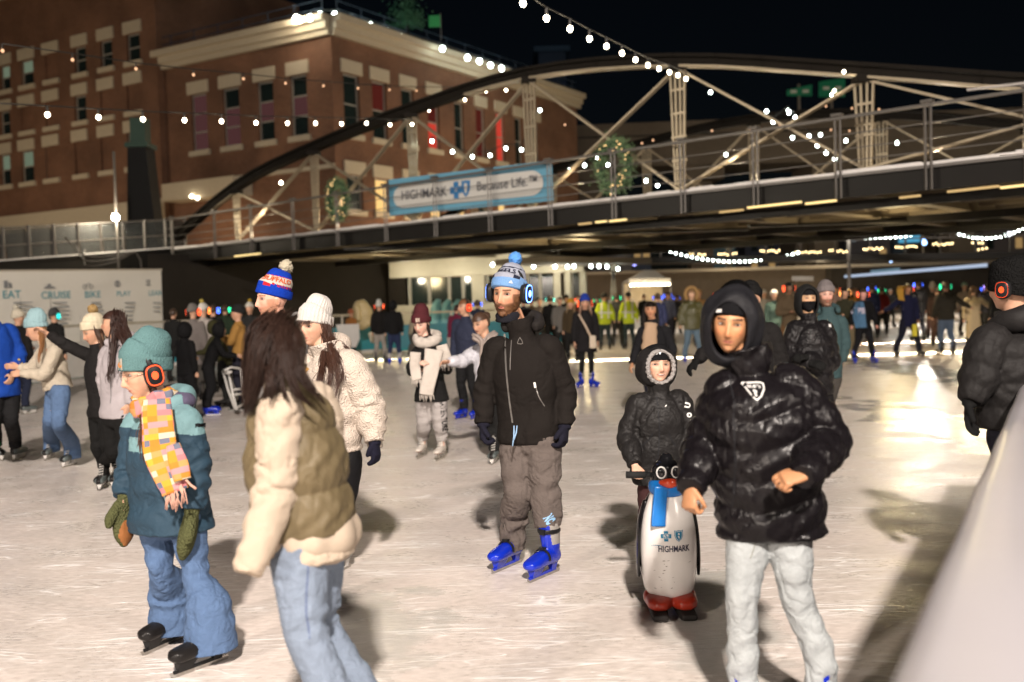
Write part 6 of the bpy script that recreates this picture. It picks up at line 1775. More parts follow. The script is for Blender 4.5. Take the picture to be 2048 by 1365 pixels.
pants(kb, r, fabric((.035, .012, .012), .9, name='maroon sweatpants', big=8, bigb=.4), r=(.10, .095, .08, .085, .075), fold=.010, seed=9, drop=.04)
skates(kb, r, 'dark')
# ============ penguin skating aid
pg = G(1340, 1226); PY = pg.y
pen = empty('penguin_skate_aid', pg, 'white and black penguin shaped skating aid with blue scarf', 'skating aid')
PW = plain((.98, .95, .92), .22, name='glossy white plastic', spec=.6, coat=.4, grime=.06); PB = plain((.006, .006, .007), .18, name='glossy black plastic', spec=.6, coat=.5, grime=.05)
PR = fabric((.42, .035, .015), .3, scale=90, bump=.1, big=16, bigb=.1, var=.45, spec=.55, name='scuffed red plastic'); PBL = plain((.01, .17, .55), .25, name='blue plastic', spec=.6); PO = plain((.62, .06, .02), .25, name='orange red beak', spec=.6)
C = lambda x, y, z: pg + Vector((x, y, z))
u = 2.66e-3   # metres per photo pixel there
v, f = loft([(C(0, 0, .115), .118, .10), (C(0, 0, .16), .135, .115), (C(0, 0, .30), .149, .130), (C(0, 0, .42), .148, .130), (C(0, 0, .53), .132, .118), (C(0, 0, .62), .100, .095), (C(0, 0, .665), .085, .085)], n=48, side=XD, step=.012, rnd=.2)
m = MB(); m.add(v, f); pbody = m.build('body', PW, pen, True)
v, f = loft([(C(0, .01, .63), .088, .088), (C(0, .0, .70), .086, .088), (C(0, -.004, .76), .083, .086), (C(0, 0, .80), .070, .074), (C(0, 0, .825), .04, .045)], n=40, side=XD, step=.008, rnd=.9)
m = MB(); m.add(v, f); phead = m.build('head', PB, pen, True)
v, f = loft([(C(0, .035, .13), .130, .09), (C(0, .038, .30), .157, .112), (C(0, .038, .43), .156, .112), (C(0, .035, .56), .135, .10), (C(0, .03, .66), .08, .075)], n=40, side=XD, step=.015, rnd=.3)
m = MB(); m.add(v, f); m.build('back_shell', PB, pen, True)
m = MB()
v, f = loft([(C(0, -.005, .655), .092, .092), (C(0, -.007, .67), .100, .100), (C(0, -.007, .70), .099, .099), (C(0, -.005, .715), .090, .090)], n=40, side=XD, step=.006); m.add(v, f); sc_o = m.build('scarf', PBL, pen, True)
m = MB(); v, f = loft([(C(-.045, -.098, .70), .036, .012), (C(-.055, -.103, .62), .036, .014), (C(-.066, -.118, .53), .038, .013), (C(-.068, -.126, .495), .037, .012)], n=20, side=XD, step=.012, sq=4); m.add(v, f); m.build('scarf_tail', PBL, sc_o, True)
for sx in (-1, 1):
    c = C(sx * .038 - .002, -.078, .768); nrm = Vector((sx * .36, -1, .08)).normalized(); lx = nrm.cross(ZD).normalized(); lz = lx.cross(nrm)
    ring = [(c + lx * .024 * math.cos(a) + lz * .029 * math.sin(a), .005, .004) for a in np.linspace(0, 6.2832, 29)]
    v, f = loft(ring, n=8, step=None); m = MB(); m.add(v, f); e = m.build('eye', WHITE, pen, True)
    m = MB(); v, f = ellipsoid(c, (.020, .006, .024), 18, 10, Matrix((lx, -nrm, lz)).transposed()); m.add(v, f); m.build('pupil', PB, e, True)
v, f = loft([(C(-.055, -.070, .715), .006, .006), (C(-.034, -.092, .716), .018, .016), (C(0, -.108, .716), .026, .022), (C(.034, -.092, .716), .018, .016), (C(.055, -.070, .715), .006, .006)], n=16, side=ZD, step=.006, rnd=.8); m = MB(); m.add(v, f); m.build('beak', PO, pen, True)
m = MB()
for sx in (-1, 1):
    v, f = loft([(C(sx * .062, .06, .085), .066, .035), (C(sx * .064, -.03, .085), .070, .040), (C(sx * .066, -.105, .082), .064, .036), (C(sx * .066, -.14, .078), .04, .025)], n=24, side=XD, step=.012, sq=2.8, rnd=.6); m.add(v, f)
v, f = loft([(C(-.11, .0, .09), .05, .04), (C(.11, .0, .09), .05, .04)], n=20, side=Vector((0, 1, 0)), step=.02, rnd=.8); m.add(v, f)
me = fuse(m, .006, 2); finish('red_base', me, PR, pen)
for sx in (-1, 1):
    m = MB(); v, f = loft([(C(sx * .066, .10, .03), .043, .028), (C(sx * .070, -.08, .03), .045, .028), (C(sx * .074, -.165, .026), .042, .02), (C(sx * .075, -.19, .034), .038, .012)], n=16, side=XD, step=.02, sq=4, rnd=.3); m.add(v, f); m.build('ski_foot', plain((.02, .017, .016), .6, name='worn black rubber'), pen, True)
for sx in (-1, 1):
    m = MB(); v, f = loft([(C(sx * .115, .02, .60), .014, .02), (C(sx * .145, .02, .50), .013, .045), (C(sx * .158, .02, .38), .011, .05), (C(sx * .162, .02, .26), .010, .035), (C(sx * .160, .015, .20), .008, .012)], n=14, side=XD, step=.015, rnd=.6); m.add(v, f); m.build('wing', PB, pen, True)
hb = P(1252, 948, PY + .12); hb.z = hb.z
m = MB(); m.tube([tuple(P(1252, 950, PY + .1)), tuple(P(1340, 950, PY + .1)), tuple(P(1424, 950, PY + .1))], .015, 12); o = m.build('handlebar', BLACK_PLASTIC, pen, True)
for x0, x1 in ((1252, 1290), (1392, 1426)): m = MB(); m.tube([tuple(P(x0, 950, PY + .1)), tuple(P(x1, 950, PY + .1))], .019, 14); m.build('grip', plain((.02, .02, .02), .8, name='rubber grip'), pen, True)
INK1 = plain((.02, .02, .05), .5, name='navy ink'); INK2 = plain((.0, .22, .42), .5, name='cyan blue ink')
me = text_mesh('HIGHMARK', .045, .0012, 0, 3); v = verts_of(me); v[:, 0] *= .165 / (v[:, 0].max() - v[:, 0].min()); set_verts(me, v)
surface_print(pen, pbody, me, C(.010, -.3, .375), XD, ZD, INK1, 'lettering', .0015)
surface_print(pen, pbody, shape_mesh([[(a * .0215, b * .0215) for a, b in cross_pts(1.25, .5)]]), C(-.030, -.3, .443), XD, ZD, INK2, 'cross_emblem', .0015)
surface_print(pen, pbody, shape_mesh([circ(0, 0, .0155)]), C(-.030, -.3, .443), XD, ZD, PW, 'cross_emblem_disc', .0022)
surface_print(pen, pbody, shape_mesh(ringq(0, 0, .014, .002) + [[(-.002, -.012), (.002, -.012), (.002, .012), (-.002, .012)], [(-.012, -.006), (.012, -.004), (.012, -.001), (-.012, -.003)], [(-.009, .008), (.008, -.010), (.010, -.008), (-.006, .010)]]), C(-.030, -.3, .443), XD, ZD, INK2, 'cross_emblem_mark', .003)
surface_print(pen, pbody, shape_mesh([shield_pts(.0235, .030)]), C(.036, -.3, .442), XD, ZD, INK2, 'shield_emblem', .0015)
surface_print(pen, pbody, shape_mesh([shield_pts(.020, .026)]), C(.036, -.3, .442), XD, ZD, PW, 'shield_emblem_edge', .0022)
surface_print(pen, pbody, shape_mesh([shield_pts(.0175, .0235)]), C(.036, -.3, .442), XD, ZD, INK2, 'shield_emblem_field', .003)
surface_print(pen, pbody, shape_mesh([[(-.003, .016), (.003, .016), (.006, .008), (-.001, .002), (.005, -.004), (.001, -.016), (-.002, -.008), (-.006, -.002), (.001, .004), (-.005, .010)]]), C(.036, -.3, .442), XD, ZD, PW, 'shield_emblem_mark', .0038)
arc = [(-.075 + .03 * math.cos(a) * 1.0, .004 + .006 * math.sin(a)) for a in np.linspace(.5, 5.2, 12)]
surface_print(pen, pbody, shape_mesh([[arc[i], arc[i + 1], (arc[i + 1][0] * .99, arc[i + 1][1] * .7), (arc[i][0] * .99, arc[i][1] * .7)] for i in range(len(arc) - 1)]), C(.0, -.3, .385), XD, ZD, INK2, 'swoosh', .0016)
rs = random.Random(4); polys = []
for i in range(15):
    x, z = rs.uniform(-.11, .11), rs.uniform(.15, .33); a = rs.uniform(-.5, .5); L, w = rs.uniform(.003, .011), rs.uniform(.0008, .002)
    polys.append([(x - L * math.cos(a), z - L * math.sin(a)), (x, z - w), (x + L * math.cos(a), z + L * math.sin(a)), (x, z + w)])
tag(surface_print(pen, pbody, shape_mesh(polys), C(0, -.3, 0), XD, ZD, plain((.08, .06, .04), .8, name='scuff'), 'scuffs', .0014), kind='stuff')

# ============ young man in glossy puffer
k = skel(3.9, dict(head=(1463, 652), neck=(1505, 742), sa=(1450, 790), sb=(1590, 778), ea=(1412, 890, .02), eb=(1655, 880, -.02), wa=(1382, 972, -.16), wb=(1610, 950, -.30), ha=(1508, 990), hb=(1568, 990), ka=(1484, 1190, -.08), kb=(1592, 1190, -.06)),
         yaw=-14, hyaw=-20, pitch=5, roll=-6, s=.93, hs=.905, feet=((1462, 1480, 1500, 1425), (1640, 1490, 1650, 1435)), wsh=.17)
k.gaze = -.003
r = person(k, 'young man in glossy black puffer jacket with hood up and pale bleached jeans')
HN = {'a': dict(d=Vector((-.18, -.25, -.95)), n=Vector((.8, .5, -.2)), curl=1.15, side=1, s=1.02, spread=1.15), 'b': dict(d=Vector((-1, -.15, -.12)), n=Vector((0, .5, -.85)), curl=1.0, side=-1, s=1.02, spread=1.2)}
body(k, r, 0, (.48, .235, .115), brow=(.025, .014, .01), lips=(.38, .13, .085), handn=HN, beard=((.12, .06, .035), .25), voxel=.0046)
PF = fabric((.006, .005, .006), rough=.33, scale=18, bump=.12, big=8, bigb=.24, var=.2, spec=.5, coat=.0, dist=.012, bigdist=.03, warp=.8, name='glossy quilted nylon')
jp = top(k, r, PF, hem=.145, wid=(.228, .232, .238), dep=(.175, .19, .195), shw=.200, sleeve=(.102, .095, .084, .054), quilt=(.118, .020, .05), squilt=(.10, .018), collar=(.085, .105), smooth=1, seed=21, sleeve_end=.02, voxel=.0065)
hood_up(k, r, fabric((.010, .010, .012), .55, scale=60, bump=.3, big=10, bigb=.6, name='matte black hood', bigdist=.02), R0=(.134, .130, .166), op=(38, 38, 48), deep=.0, drop=.22, ctr=(0, -.012, .010), fold=.006)
beanie(k, r, knit((.007, .007, .008), 'black rib knit'), tall=-.02, fat=1.0, low=-.004, tilt=15)
hat_text(k, r, 'L', .062, .032, -27, WHITE, bold=.004)
px_line(r, jp, 3.6, [(1492, 760), (1488, 860), (1492, 960), (1490, 1040)], .006, BLACKP)
px_line(r, jp, 3.6, [(1512, 776), (1553, 776), (1534, 808), (1512, 776)], .0055, WHITE, 'triangle_badge'); px_poly(r, jp, 3.6, [[(1514, 777), (1551, 777), (1534, 805)]], BLACKP, 'badge_field', .0025)
px_text(r, jp, 3.6, 'GUESS', 1533, 782, .048, .014, WHITE, rot=-2, bold=.0005); px_text(r, jp, 3.6, '?', 1533, 795, .015, .030, WHITE, bold=.002)
BJ = denim((.42, .45, .46), 'bleached denim')
jn = pants(k, r, BJ, r=(.106, .090, .070, .066, .068), fold=.007, seed=5, drop=.07, wrx=.19, lam=.07, at_hem=.16, dep=.14)
px_line(r, jn, 3.7, [(1534, 1060), (1520, 1110), (1512, 1130)], .005, denim((.30, .31, .28), 'seam denim'), 'fly_seam')
skates(k, r, 'blue', False, sc=.80)

# ============ woman in teal jacket
k = skel(4.85, dict(head=(290, 748), neck=(318, 822), sa=(275, 856), sb=(372, 846), ea=(262, 940), eb=(392, 930), wa=(250, 995, -.08), wb=(384, 1020, -.06), ha=(312, 1030), hb=(372, 1030), ka=(322, 1140, -.05), kb=(392, 1150, -.05)),
         yaw=-38, hyaw=-54, pitch=12, roll=0, s=.93, hs=1.03, feet=((306, 1304, 368, 1276), (362, 1352, 455, 1318)), wsh=.17)
r = person(k, 'woman in teal jacket and checked scarf with red glowing headphones over teal beanie')
body(k, r, 0, (.55, .32, .22), gloved='ab', brow=(.12, .06, .03), lips=(.46, .17, .13))
TL, NV = fabric((.14, .25, .27), .8, big=9, bigb=.5, bigdist=.02, name='light teal shell'), fabric((.017, .042, .068), .75, scale=200, bump=.2, big=9, bigb=.6, bigdist=.025, warp=.8, name='dark teal shell')
def paint_t(c):
    zc = P(330, 850, 4.85).z; z0 = P(330, 845, 4.85).z; z1 = P(290, 870, 4.85).z; z2 = P(290, 898, 4.85).z
    xx = (c[:, 0] - P(320, 900, 4.85).x)
    yoke = c[:, 2] > z0 - .02 + .30 * np.clip(-xx, -.3, .3) * 0 - .12 * np.clip(xx, 0, .3) + .0
    band = (c[:, 2] < z1 + .0) & (c[:, 2] > z2) & (xx < -.0) & (xx > -.125)
    return np.where(yoke | band, 0, 1)
jt = top(k, r, [TL, NV], paint=paint_t, hem=.06, wid=(.235, .205, .205), dep=(.185, .165, .165), shw=.165, sleeve=(.092, .082, .076, .062), fold=.009, collar=(.05, .10), seed=31, hemflare=1.04)
hood_down(k, r, TL, size=.135, r=.060, z=-.005)
m = MB(); v, f = ellipsoid(k.neck + k.r * .09 - k.f * .06 + Vector((0, 0, .045)), (.075, .075, .05), 24, 14); m.add(v, f); m.build('hood_lining', fabric((.075, .065, .11), .9, big=20, bigb=.5, name='purple grey lining'), r, True)
px_line(r, jt, 4.6, [(302, 905), (308, 950), (318, 1000), (326, 1022)], .007, plain((.35, .55, .6), .5, name='pale zip'))
px_poly(r, jt, 4.6, [[(377, 853), (398, 853), (398, 861), (377, 861)]], BLACKP, 'sleeve_tab', .004)
def flare(k_, parent, mat, name, rr, drop, seed, lod=0, hemcol=None):
    return pants(k_, parent, mat, name, r=rr, fold=.010, seed=seed, drop=drop, lam=.07, wrx=.165, lod=lod, dep=.125)
fj = flare(k, r, denim((.075, .125, .23), 'mid blue denim'), 'flared_jeans', (.098, .082, .066, .090, .135), .07, 8)
gloves(k, r, sherpa((.075, .080, .035), 'olive sherpa'), mitten=True, sc=1.28, hn={'a': dict(n=Vector((.8, -.3, 0)), d=Vector((-.10, -.15, -1))), 'b': dict(n=Vector((-.8, -.2, 0)), d=Vector((-.10, -.1, -1)))}, mat2=(fabric((.26, .10, .03), .7, name='tan leather palm'), lambda W, d: (lambda c: (((c - np.array(W)) @ np.array(Vector((.8, -.55, -.1)).normalized()) > .062) & ((c - np.array(W)) @ np.array(Vector((0, 0, -1))) > .03) & (c[:, 0] < -1.68)).astype(int))))
skates(k, r, 'dark', sc=1.02)
bt = beanie(k, r, knit((.085, .165, .17), 'teal knit'), tall=.030, slouch=.075, fat=1.06, tilt=14, low=.012)
hat_text(k, bt, '\u25A0', .075, .030, 5, fabric((.55, .5, .42), .8, name='patch'), width=.038, name='patch'); hat_text(k, bt, 'C', .030, .030, 5, plain((.65, .22, .03), .7, name='orange ink'), bold=.004, name='patch_mark')
headphones(k, r, (1.0, .10, .03), strength=3, big=1.15, x=.108, bandz=.025)
hg = []
for sx in (-1,):
    a = hl(k, (-.055 * sx * 1.0 - .0, .02, -.04)); 
A_ = hl(k, (-.070, .03, -.03)); 
hg = [[hl(k, (.068, .015, -.02)), hl(k, (.078, .02, -.10)), P(284, 870, 4.62), P(286, 930, 4.60)], [hl(k, (-.07, .0, -.03)), hl(k, (-.075, .01, -.10)), P(280, 865, 4.64), P(280, 905, 4.60)]]
strands('braid', hg, hairmat((.055, .022, .012), 'brown hair'), r, n=26, spread=.016, r=.0042, seed=4)
# glasses
GM = plain((.35, .28, .2), .3, .8, name='wire rim')
gm = MB()
for sx in (-1, 1):
    gm.tube([tuple(hl(k, (sx * .034 + .026 * math.cos(a), .098, .010 + .021 * math.sin(a)))) for a in np.linspace(0, 6.283, 21)], .0014, 5)
    gm.tube([tuple(hl(k, (sx * .060, .096, .014))), tuple(hl(k, (sx * .080, .04, .012))), tuple(hl(k, (sx * .083, -.01, .01)))], .0014, 5)
gm.tube([tuple(hl(k, (-.009, .100, .012))), tuple(hl(k, (.009, .100, .012)))], .0014, 5); gm.build('glasses', GM, r, True)
# checked scarf
def scarf_mat(cols, sc=17.0, name='checked scarf'):
    m, n, l, b = new_mat(name); at = n.new('ShaderNodeUVMap'); sep = n.new('ShaderNodeSeparateXYZ'); l.new(at.outputs[0], sep.inputs[0])
    def fl(src):
        q = n.new('ShaderNodeMath'); q.operation = 'FLOOR'; l.new(src, q.inputs[0]); return q.outputs[0]
    cx, cy = fl(sep.outputs[0]), fl(sep.outputs[1]); cb = n.new('ShaderNodeCombineXYZ'); l.new(cx, cb.inputs[0]); l.new(cy, cb.inputs[1])
    w = n.new('ShaderNodeTexWhiteNoise'); w.noise_dimensions = '2D'; l.new(cb.outputs[0], w.inputs['Vector'])
    rp = n.new('ShaderNodeValToRGB'); rp.color_ramp.interpolation = 'CONSTANT'
    for i, c in enumerate(cols):
        e = rp.color_ramp.elements[i] if i < 2 else rp.color_ramp.elements.new(i / len(cols)); e.position = i / len(cols); e.color = (*c, 1)
    l.new(w.outputs['Value'], rp.inputs[0]); l.new(rp.outputs[0], b.inputs['Base Color']); b.inputs['Roughness'].default_value = .95
    tc = n.new('ShaderNodeTexCoord'); t = n.new('ShaderNodeTexNoise'); t.inputs['Scale'].default_value = 260; l.new(tc.outputs['Object'], t.inputs['Vector']); bp_ = n.new('ShaderNodeBump'); bp_.inputs['Strength'].default_value = .6; bp_.inputs['Distance'].default_value = .004; l.new(t.outputs['Fac'], bp_.inputs['Height']); l.new(bp_.outputs[0], b.inputs['Normal'])
    return m
SCM = scarf_mat([(.50, .22, .02), (.52, .44, .32), (.45, .15, .16), (.56, .29, .03), (.12, .13, .18), (.48, .21, .22), (.50, .24, .08), (.46, .17, .02)])
def uv_loft(name, pts, n, side, mat, parent, cw=.035, mod=None, sq=3.5, step=.012):
    v, f = loft(pts, n=n, side=side, step=step, mod=mod, sq=sq); m = MB(); m.add(v, f); o = m.build(name, mat, parent, True)
    uv = o.data.uv_layers.new(name='uv'); nn_ = n
    for p in o.data.polygons:
        big = len(p.vertices) > 4
        for li in p.loop_indices:
            vi = o.data.loops[li].vertex_index; ring, j = divmod(vi, nn_)
            jj = j if not (any(o.data.loops[q].vertex_index % nn_ == nn_ - 1 for q in p.loop_indices) and j == 0) else nn_
            uv.data[li].uv = ((math.cos(jj / nn_ * 6.2832) * pts[0][1]) / cw + 50, ring * step / cw)
    return o
nk = k.neck
wrap = []
for a in np.linspace(0, 6.2832, 26):
    d_ = k.r * math.cos(a) + k.f * math.sin(a); wrap.append((nk + d_ * (.088 + .012 * math.sin(a)) + Vector((0, 0, .055 + .02 * math.sin(2 * a + 1) - .015 * math.sin(a))), .042, .030))
s1 = uv_loft('scarf', wrap, 20, ZD, SCM, r, .03, foldmod(3, .008, .05, (), 1.0, 2.0))
t0 = [(P(314, 800, 4.62), .062, .016), (P(316, 850, 4.58), .072, .016), (P(322, 900, 4.56), .074, .015), (P(338, 950, 4.53), .070, .015), (P(350, 985, 4.52), .060, .014)]
uv_loft('scarf_tail', t0, 24, Vector((1, .25, 0)), SCM, s1, .027, foldmod(5, .005, .2, (), 1, 3))
t1 = [(P(346, 890, 4.54), .03, .012), (P(358, 930, 4.51), .045, .013), (P(365, 960, 4.50), .04, .012)]
uv_loft('scarf_tail', t1, 20, Vector((1, .25, 0)), SCM, s1, .027, foldmod(6, .005, .2, (), 1, 3))
rs = random.Random(1); m = MB()
for i in range(22):
    t = i / 21; a = P(334 + 34 * t, 985 + 4 * math.sin(i) - (12 if t > .7 else 0), 4.51); b = a + Vector((rs.uniform(-.02, .03), rs.uniform(-.01, .01), -.065 - .02 * rs.random())); m.tube([tuple(a), tuple(a.lerp(b, .5) + Vector((.006 * math.sin(i * 3), 0, 0))), tuple(b)], .0032, 5)
m.tube([tuple(P(372, 960, 4.5)), tuple(P(381, 970, 4.49)), tuple(P(392, 978, 4.48))], .006, 6)
tag(m.build('scarf_fringe', fabric((.62, .36, .28), .95, name='fringe'), s1, True), kind='stuff')

# ============ woman with olive vest, seen from behind
k = skel(3.5, dict(head=(558, 700, .0), neck=(572, 775), sa=(560, 830, -.02), sb=(640, 812, .02), ea=(550, 985, -.04), eb=(655, 930), wa=(512, 1098, -.12), wb=(650, 1010), ha=(592, 1075), hb=(632, 1075), ka=(612, 1265, -.05), kb=(638, 1250, .03)),
         yaw=-118, hyaw=-140, pitch=4, s=.93, hs=.96, feet=((G(640, 1600), G(700, 1590)), (G(690, 1560), G(740, 1545))), wsh=.15)
r = person(k, 'woman with long brown hair in olive quilted vest and cream sweatshirt, back turned')
body(k, r, 0, SKIN_L, brow=(.05, .03, .02), handn={'a': dict(s=.45), 'b': dict(s=.45)})
CS = fabric((.50, .41, .32), .95, scale=300, bump=.35, big=6, bigb=.45, var=.10, name='cream sweatshirt', bigdist=.025)
top(k, r, CS, name='sweatshirt', hem=.055, wid=(.172, .165, .165), dep=(.185, .15, .15), shw=.14, sleeve=(.090, .080, .070, .048), fold=.013, collar=(.03, .07), seed=41, sleeve_end=.085)
ov = [(v_) for v_ in ()]
bm_ = []
# bunched hem of the sweatshirt
pel = (k.ha + k.hb) / 2
v, f = loft([(pel + Vector((.0, 0, .12)), .13, .12), (pel + Vector((.01, 0, .06)), .165, .15), (pel + Vector((.02, 0, .0)), .182, .165), (pel + Vector((.02, 0, -.045)), .155, .145)], n=72, side=k.r, step=.008, mod=lambda s, th: .008 * np.sin(th * 11 + 2 * np.sin(th * 2)) * np.exp(-((s - .11) / .04) ** 2) + 0 * s, rnd=.4)
m = MB(); m.add(v, f); m.build('sweatshirt_hem', CS, r, True)
VM = fabric((.115, .088, .046), .6, scale=120, bump=.1, big=7, bigb=.25, var=.1, spec=.35, name='olive quilted nylon', bigdist=.025, warp=.5)
top(k, r, VM, name='vest', hem=-.075, wid=(.18, .185, .18), dep=(.18, .188, .175), shw=.150, quilt=(.20, .022), collar=(.07, .092), arms='', seed=44, sq=2.4, shift=.0)
pants(k, r, denim((.21, .26, .34), 'light blue denim'), name='jeans', r=(.108, .094, .078, .080, .09), fold=.009, seed=6, drop=.02, wrx=.165, dep=.15)
px_line(r, [o for o in bpy.data.objects if o.parent == r and o.name.startswith('jeans')][0], 3.2, [(606, 1085), (600, 1160), (598, 1240), (606, 1300)], .006, denim((.10, .13, .22), 'seam'), 'side_seam')
skates(k, r, 'dark')
HB = hairmat((.022, .012, .009), 'dark brown hair')
hair_cap(k, r, HB, 0, vol=.016, front=.02)
Yh = 3.42
gd = [[hl(k, (.0, -.06, .10)), P(535, 690, 3.36), P(518, 760, 3.34), P(505, 805, 3.36), P(498, 832, 3.40)],
      [hl(k, (.03, -.03, .11)), P(520, 690, 3.38), P(508, 760, 3.40), P(506, 830, 3.42)],
      [hl(k, (-.03, -.05, .10)), P(560, 700, 3.35), P(550, 760, 3.32), P(536, 785, 3.32), P(520, 815, 3.35)],
      [hl(k, (.0, .02, .115)), P(512, 670, 3.44), P(498, 740, 3.46), P(494, 790, 3.46), P(490, 834, 3.46)],
      [hl(k, (-.05, -.03, .09)), P(578, 695, 3.38), P(588, 735, 3.33), P(615, 775, 3.31), P(645, 800, 3.33)],
      [hl(k, (-.02, -.07, .09)), P(568, 700, 3.33), P(580, 755, 3.29), P(600, 795, 3.28), P(628, 812, 3.30)],
      [hl(k, (-.06, .01, .08)), P(586, 690, 3.45), P(598, 735, 3.42), P(626, 780, 3.38), P(652, 810, 3.40)],
      [hl(k, (.02, -.07, .09)), P(552, 720, 3.32), P(545, 775, 3.27), P(540, 812, 3.26)],
      [hl(k, (.0, -.08, .07)), P(560, 730, 3.32), P(566, 780, 3.28), P(580, 805, 3.27)]]
for g_, n_, sp in ((gd[:4], 120, .040), (gd[4:7], 90, .030), (gd[7:], 70, .026)):
    strands('hair', g_, HB, r, n=int(n_ * 1.7), spread=sp, r=.0026, seed=len(g_) + n_, wave=.003, seg=.03)
strands('hair_lock', [[P(540, 730, 3.30), P(544, 765, 3.26), P(560, 796, 3.26)], [P(536, 735, 3.30), P(540, 770, 3.26), P(553, 790, 3.26)]], HB, r, n=14, spread=.010, r=.003, seed=7)

# ============ woman in white sherpa
k = skel(6.15, dict(head=(628, 655), neck=(655, 708), sa=(620, 742), sb=(700, 733), ea=(602, 820), eb=(738, 812, .02), wa=(612, 885), wb=(749, 884, -.04), ha=(648, 905), hb=(692, 905), ka=(655, 1010), kb=(690, 1010, -.03)),
         yaw=-30, hyaw=-33, pitch=4, roll=-3, s=.97, hs=.97, feet=((575, 1110, 605, 1090), (658, 1157, 704, 1132)), wsh=.16)
k.gaze = -.003
r = person(k, 'smiling woman in white sherpa sweater and white ribbed beanie')
body(k, r, 0, (.55, .32, .22), gloved='b', brow=(.05, .025, .015), lips=(.46, .13, .10))
SH = sherpa((.66, .57, .49), 'white sherpa')
jw = top(k, r, SH, name='sweater', hem=-.03, wid=(.185, .195, .195), dep=(.15, .16, .165), shw=.165, sleeve=(.105, .105, .095, .058), fold=.012, collar=(.055, .098), seed=51, bumpy=lambda v: .0022 * field(v, 9, 5, 3))
m = MB(); v, f = loft([(P(747, 872, 6.1), .050, .050), (P(751, 896, 6.08), .047, .047)], n=30, step=.006, mod=lambda s, th: .002 * np.cos(th * 24) + 0 * s); m.add(v, f); m.build('cuff', knit((.62, .55, .48), 'cream cuff'), r, True)
gloves(k, r, fabric((.01, .01, .02), .9, name='dark glove'), sides='b')
hood_down(k, r, SH, size=.105, r=.055, z=.0)
strap_path('bag_strap', [P(598, 765, 5.93), P(607, 745, 5.91), P(614, 735, 5.91)], .016, .004, fabric((.50, .26, .06), .6, name='tan strap'), r, Vector((0, 0, 1)))
pants(k, r, fabric((.008, .008, .009), .6, scale=260, bump=.1, big=8, bigb=.25, name='black leggings'), name='leggings', r=(.105, .090, .064, .062, .045), fold=.003, drop=-.06, seed=2)
m = MB(); A = k.ab; v, f = loft([(A + Vector((0, 0, .13)), .045, .045), (A + Vector((0, 0, .02)), .042, .042)], n=20, step=.01, mod=lambda s, th: .003 * np.sin(s * 300) + 0 * th); m.add(v, f); m.build('sock', knit((.6, .57, .53), 'white sock'), r, True)
skates(k, r, 'hockey', sc=1.0)
beanie(k, r, knit((.66, .62, .58), 'white rib knit'), tall=.035, slouch=.035, fat=1.07, ribs=30, tilt=16, low=.006)
HB2 = hairmat((.050, .022, .014), 'chestnut hair')
g1 = [[hl(k, (-.080, -.03, .03)), hl(k, (-.092, -.03, -.05)), hl(k, (-.09, -.01, -.12)), P(662, 735, 5.95), P(650, 790, 5.90), P(622, 815, 5.88)],
      [hl(k, (-.08, -.01, .02)), hl(k, (-.095, -.02, -.06)), P(665, 715, 5.98), P(676, 760, 5.90), P(668, 805, 5.88)],
      [hl(k, (-.07, -.04, .01)), hl(k, (-.09, -.05, -.07)), P(672, 710, 6.02), P(685, 740, 5.98), P(680, 775, 5.94)],
      [hl(k, (-.05, -.07, .0)), hl(k, (-.06, -.08, -.08)), P(680, 690, 6.1), P(695, 705, 6.1), P(688, 730, 6.02)],
      [hl(k, (-.078, .0, .04)), hl(k, (-.088, -.01, -.03)), hl(k, (-.085, .0, -.11)), P(640, 760, 5.90), P(628, 810, 5.88)]]
strands('hair', g1, HB2, r, n=80, spread=.018, r=.0021, seed=3, wave=.010)
strands('hair', [[hl(k, (.06, .05, .045)), hl(k, (.078, .045, -.01)), hl(k, (.082, .03, -.08)), P(606, 728, 5.98), P(600, 760, 5.95)]], HB2, r, n=30, spread=.012, r=.003, seed=6)
strands('fringe', [[hl(k, (x, .085, .055)), hl(k, (x * 1.15, .102, .035)), hl(k, (x * 1.35, .100, .018))] for x in np.linspace(-.05, .05, 12)], HB2, r, n=7, spread=.005, r=.0018, seed=9, seg=.01, wave=.002)

# ============ man in royal blue and orange pompom hat
k = skel(6.75, dict(head=(544, 601), neck=(570, 662), sa=(540, 690), sb=(628, 684), ea=(530, 770), eb=(640, 770), wa=(545, 850), wb=(628, 850), ha=(572, 850), hb=(612, 850), ka=(575, 960), kb=(612, 960)),
         yaw=-45, hyaw=-55, pitch=2, roll=-4, s=1.02, hs=1.02, feet=((570, 1095, 600, 1075), (612, 1100, 640, 1078)), wsh=.17)
k.gaze = -.003
r = person(k, 'stocky man in blue and orange lettered pompom beanie behind the long-haired woman')
body(k, r, 0, (.62, .34, .25), brow=(.22, .11, .05), beard=((.30, .13, .06), .55), voxel=.006)
top(k, r, fabric((.17, .16, .155), .95, scale=150, bump=.7, big=9, bigb=.4, name='grey fleece'), hem=.05, wid=(.20, .195, .20), dep=(.16, .16, .16), shw=.17, sleeve=(.085, .075, .068, .052), lod=1)
hood_down(k, r, fabric((.17, .16, .155), .95, scale=150, bump=.7, name='grey fleece hood'), lod=1)
pants(k, r, denim((.05, .07, .12), 'dark denim'), lod=1); skates(k, r, 'dark')
BB_, OR_, WH_, RD_ = knit((.006, .045, .42), 'royal blue knit'), knit((.62, .10, .02), 'orange knit'), knit((.60, .55, .48), 'cream knit'), knit((.50, .02, .03), 'red knit')
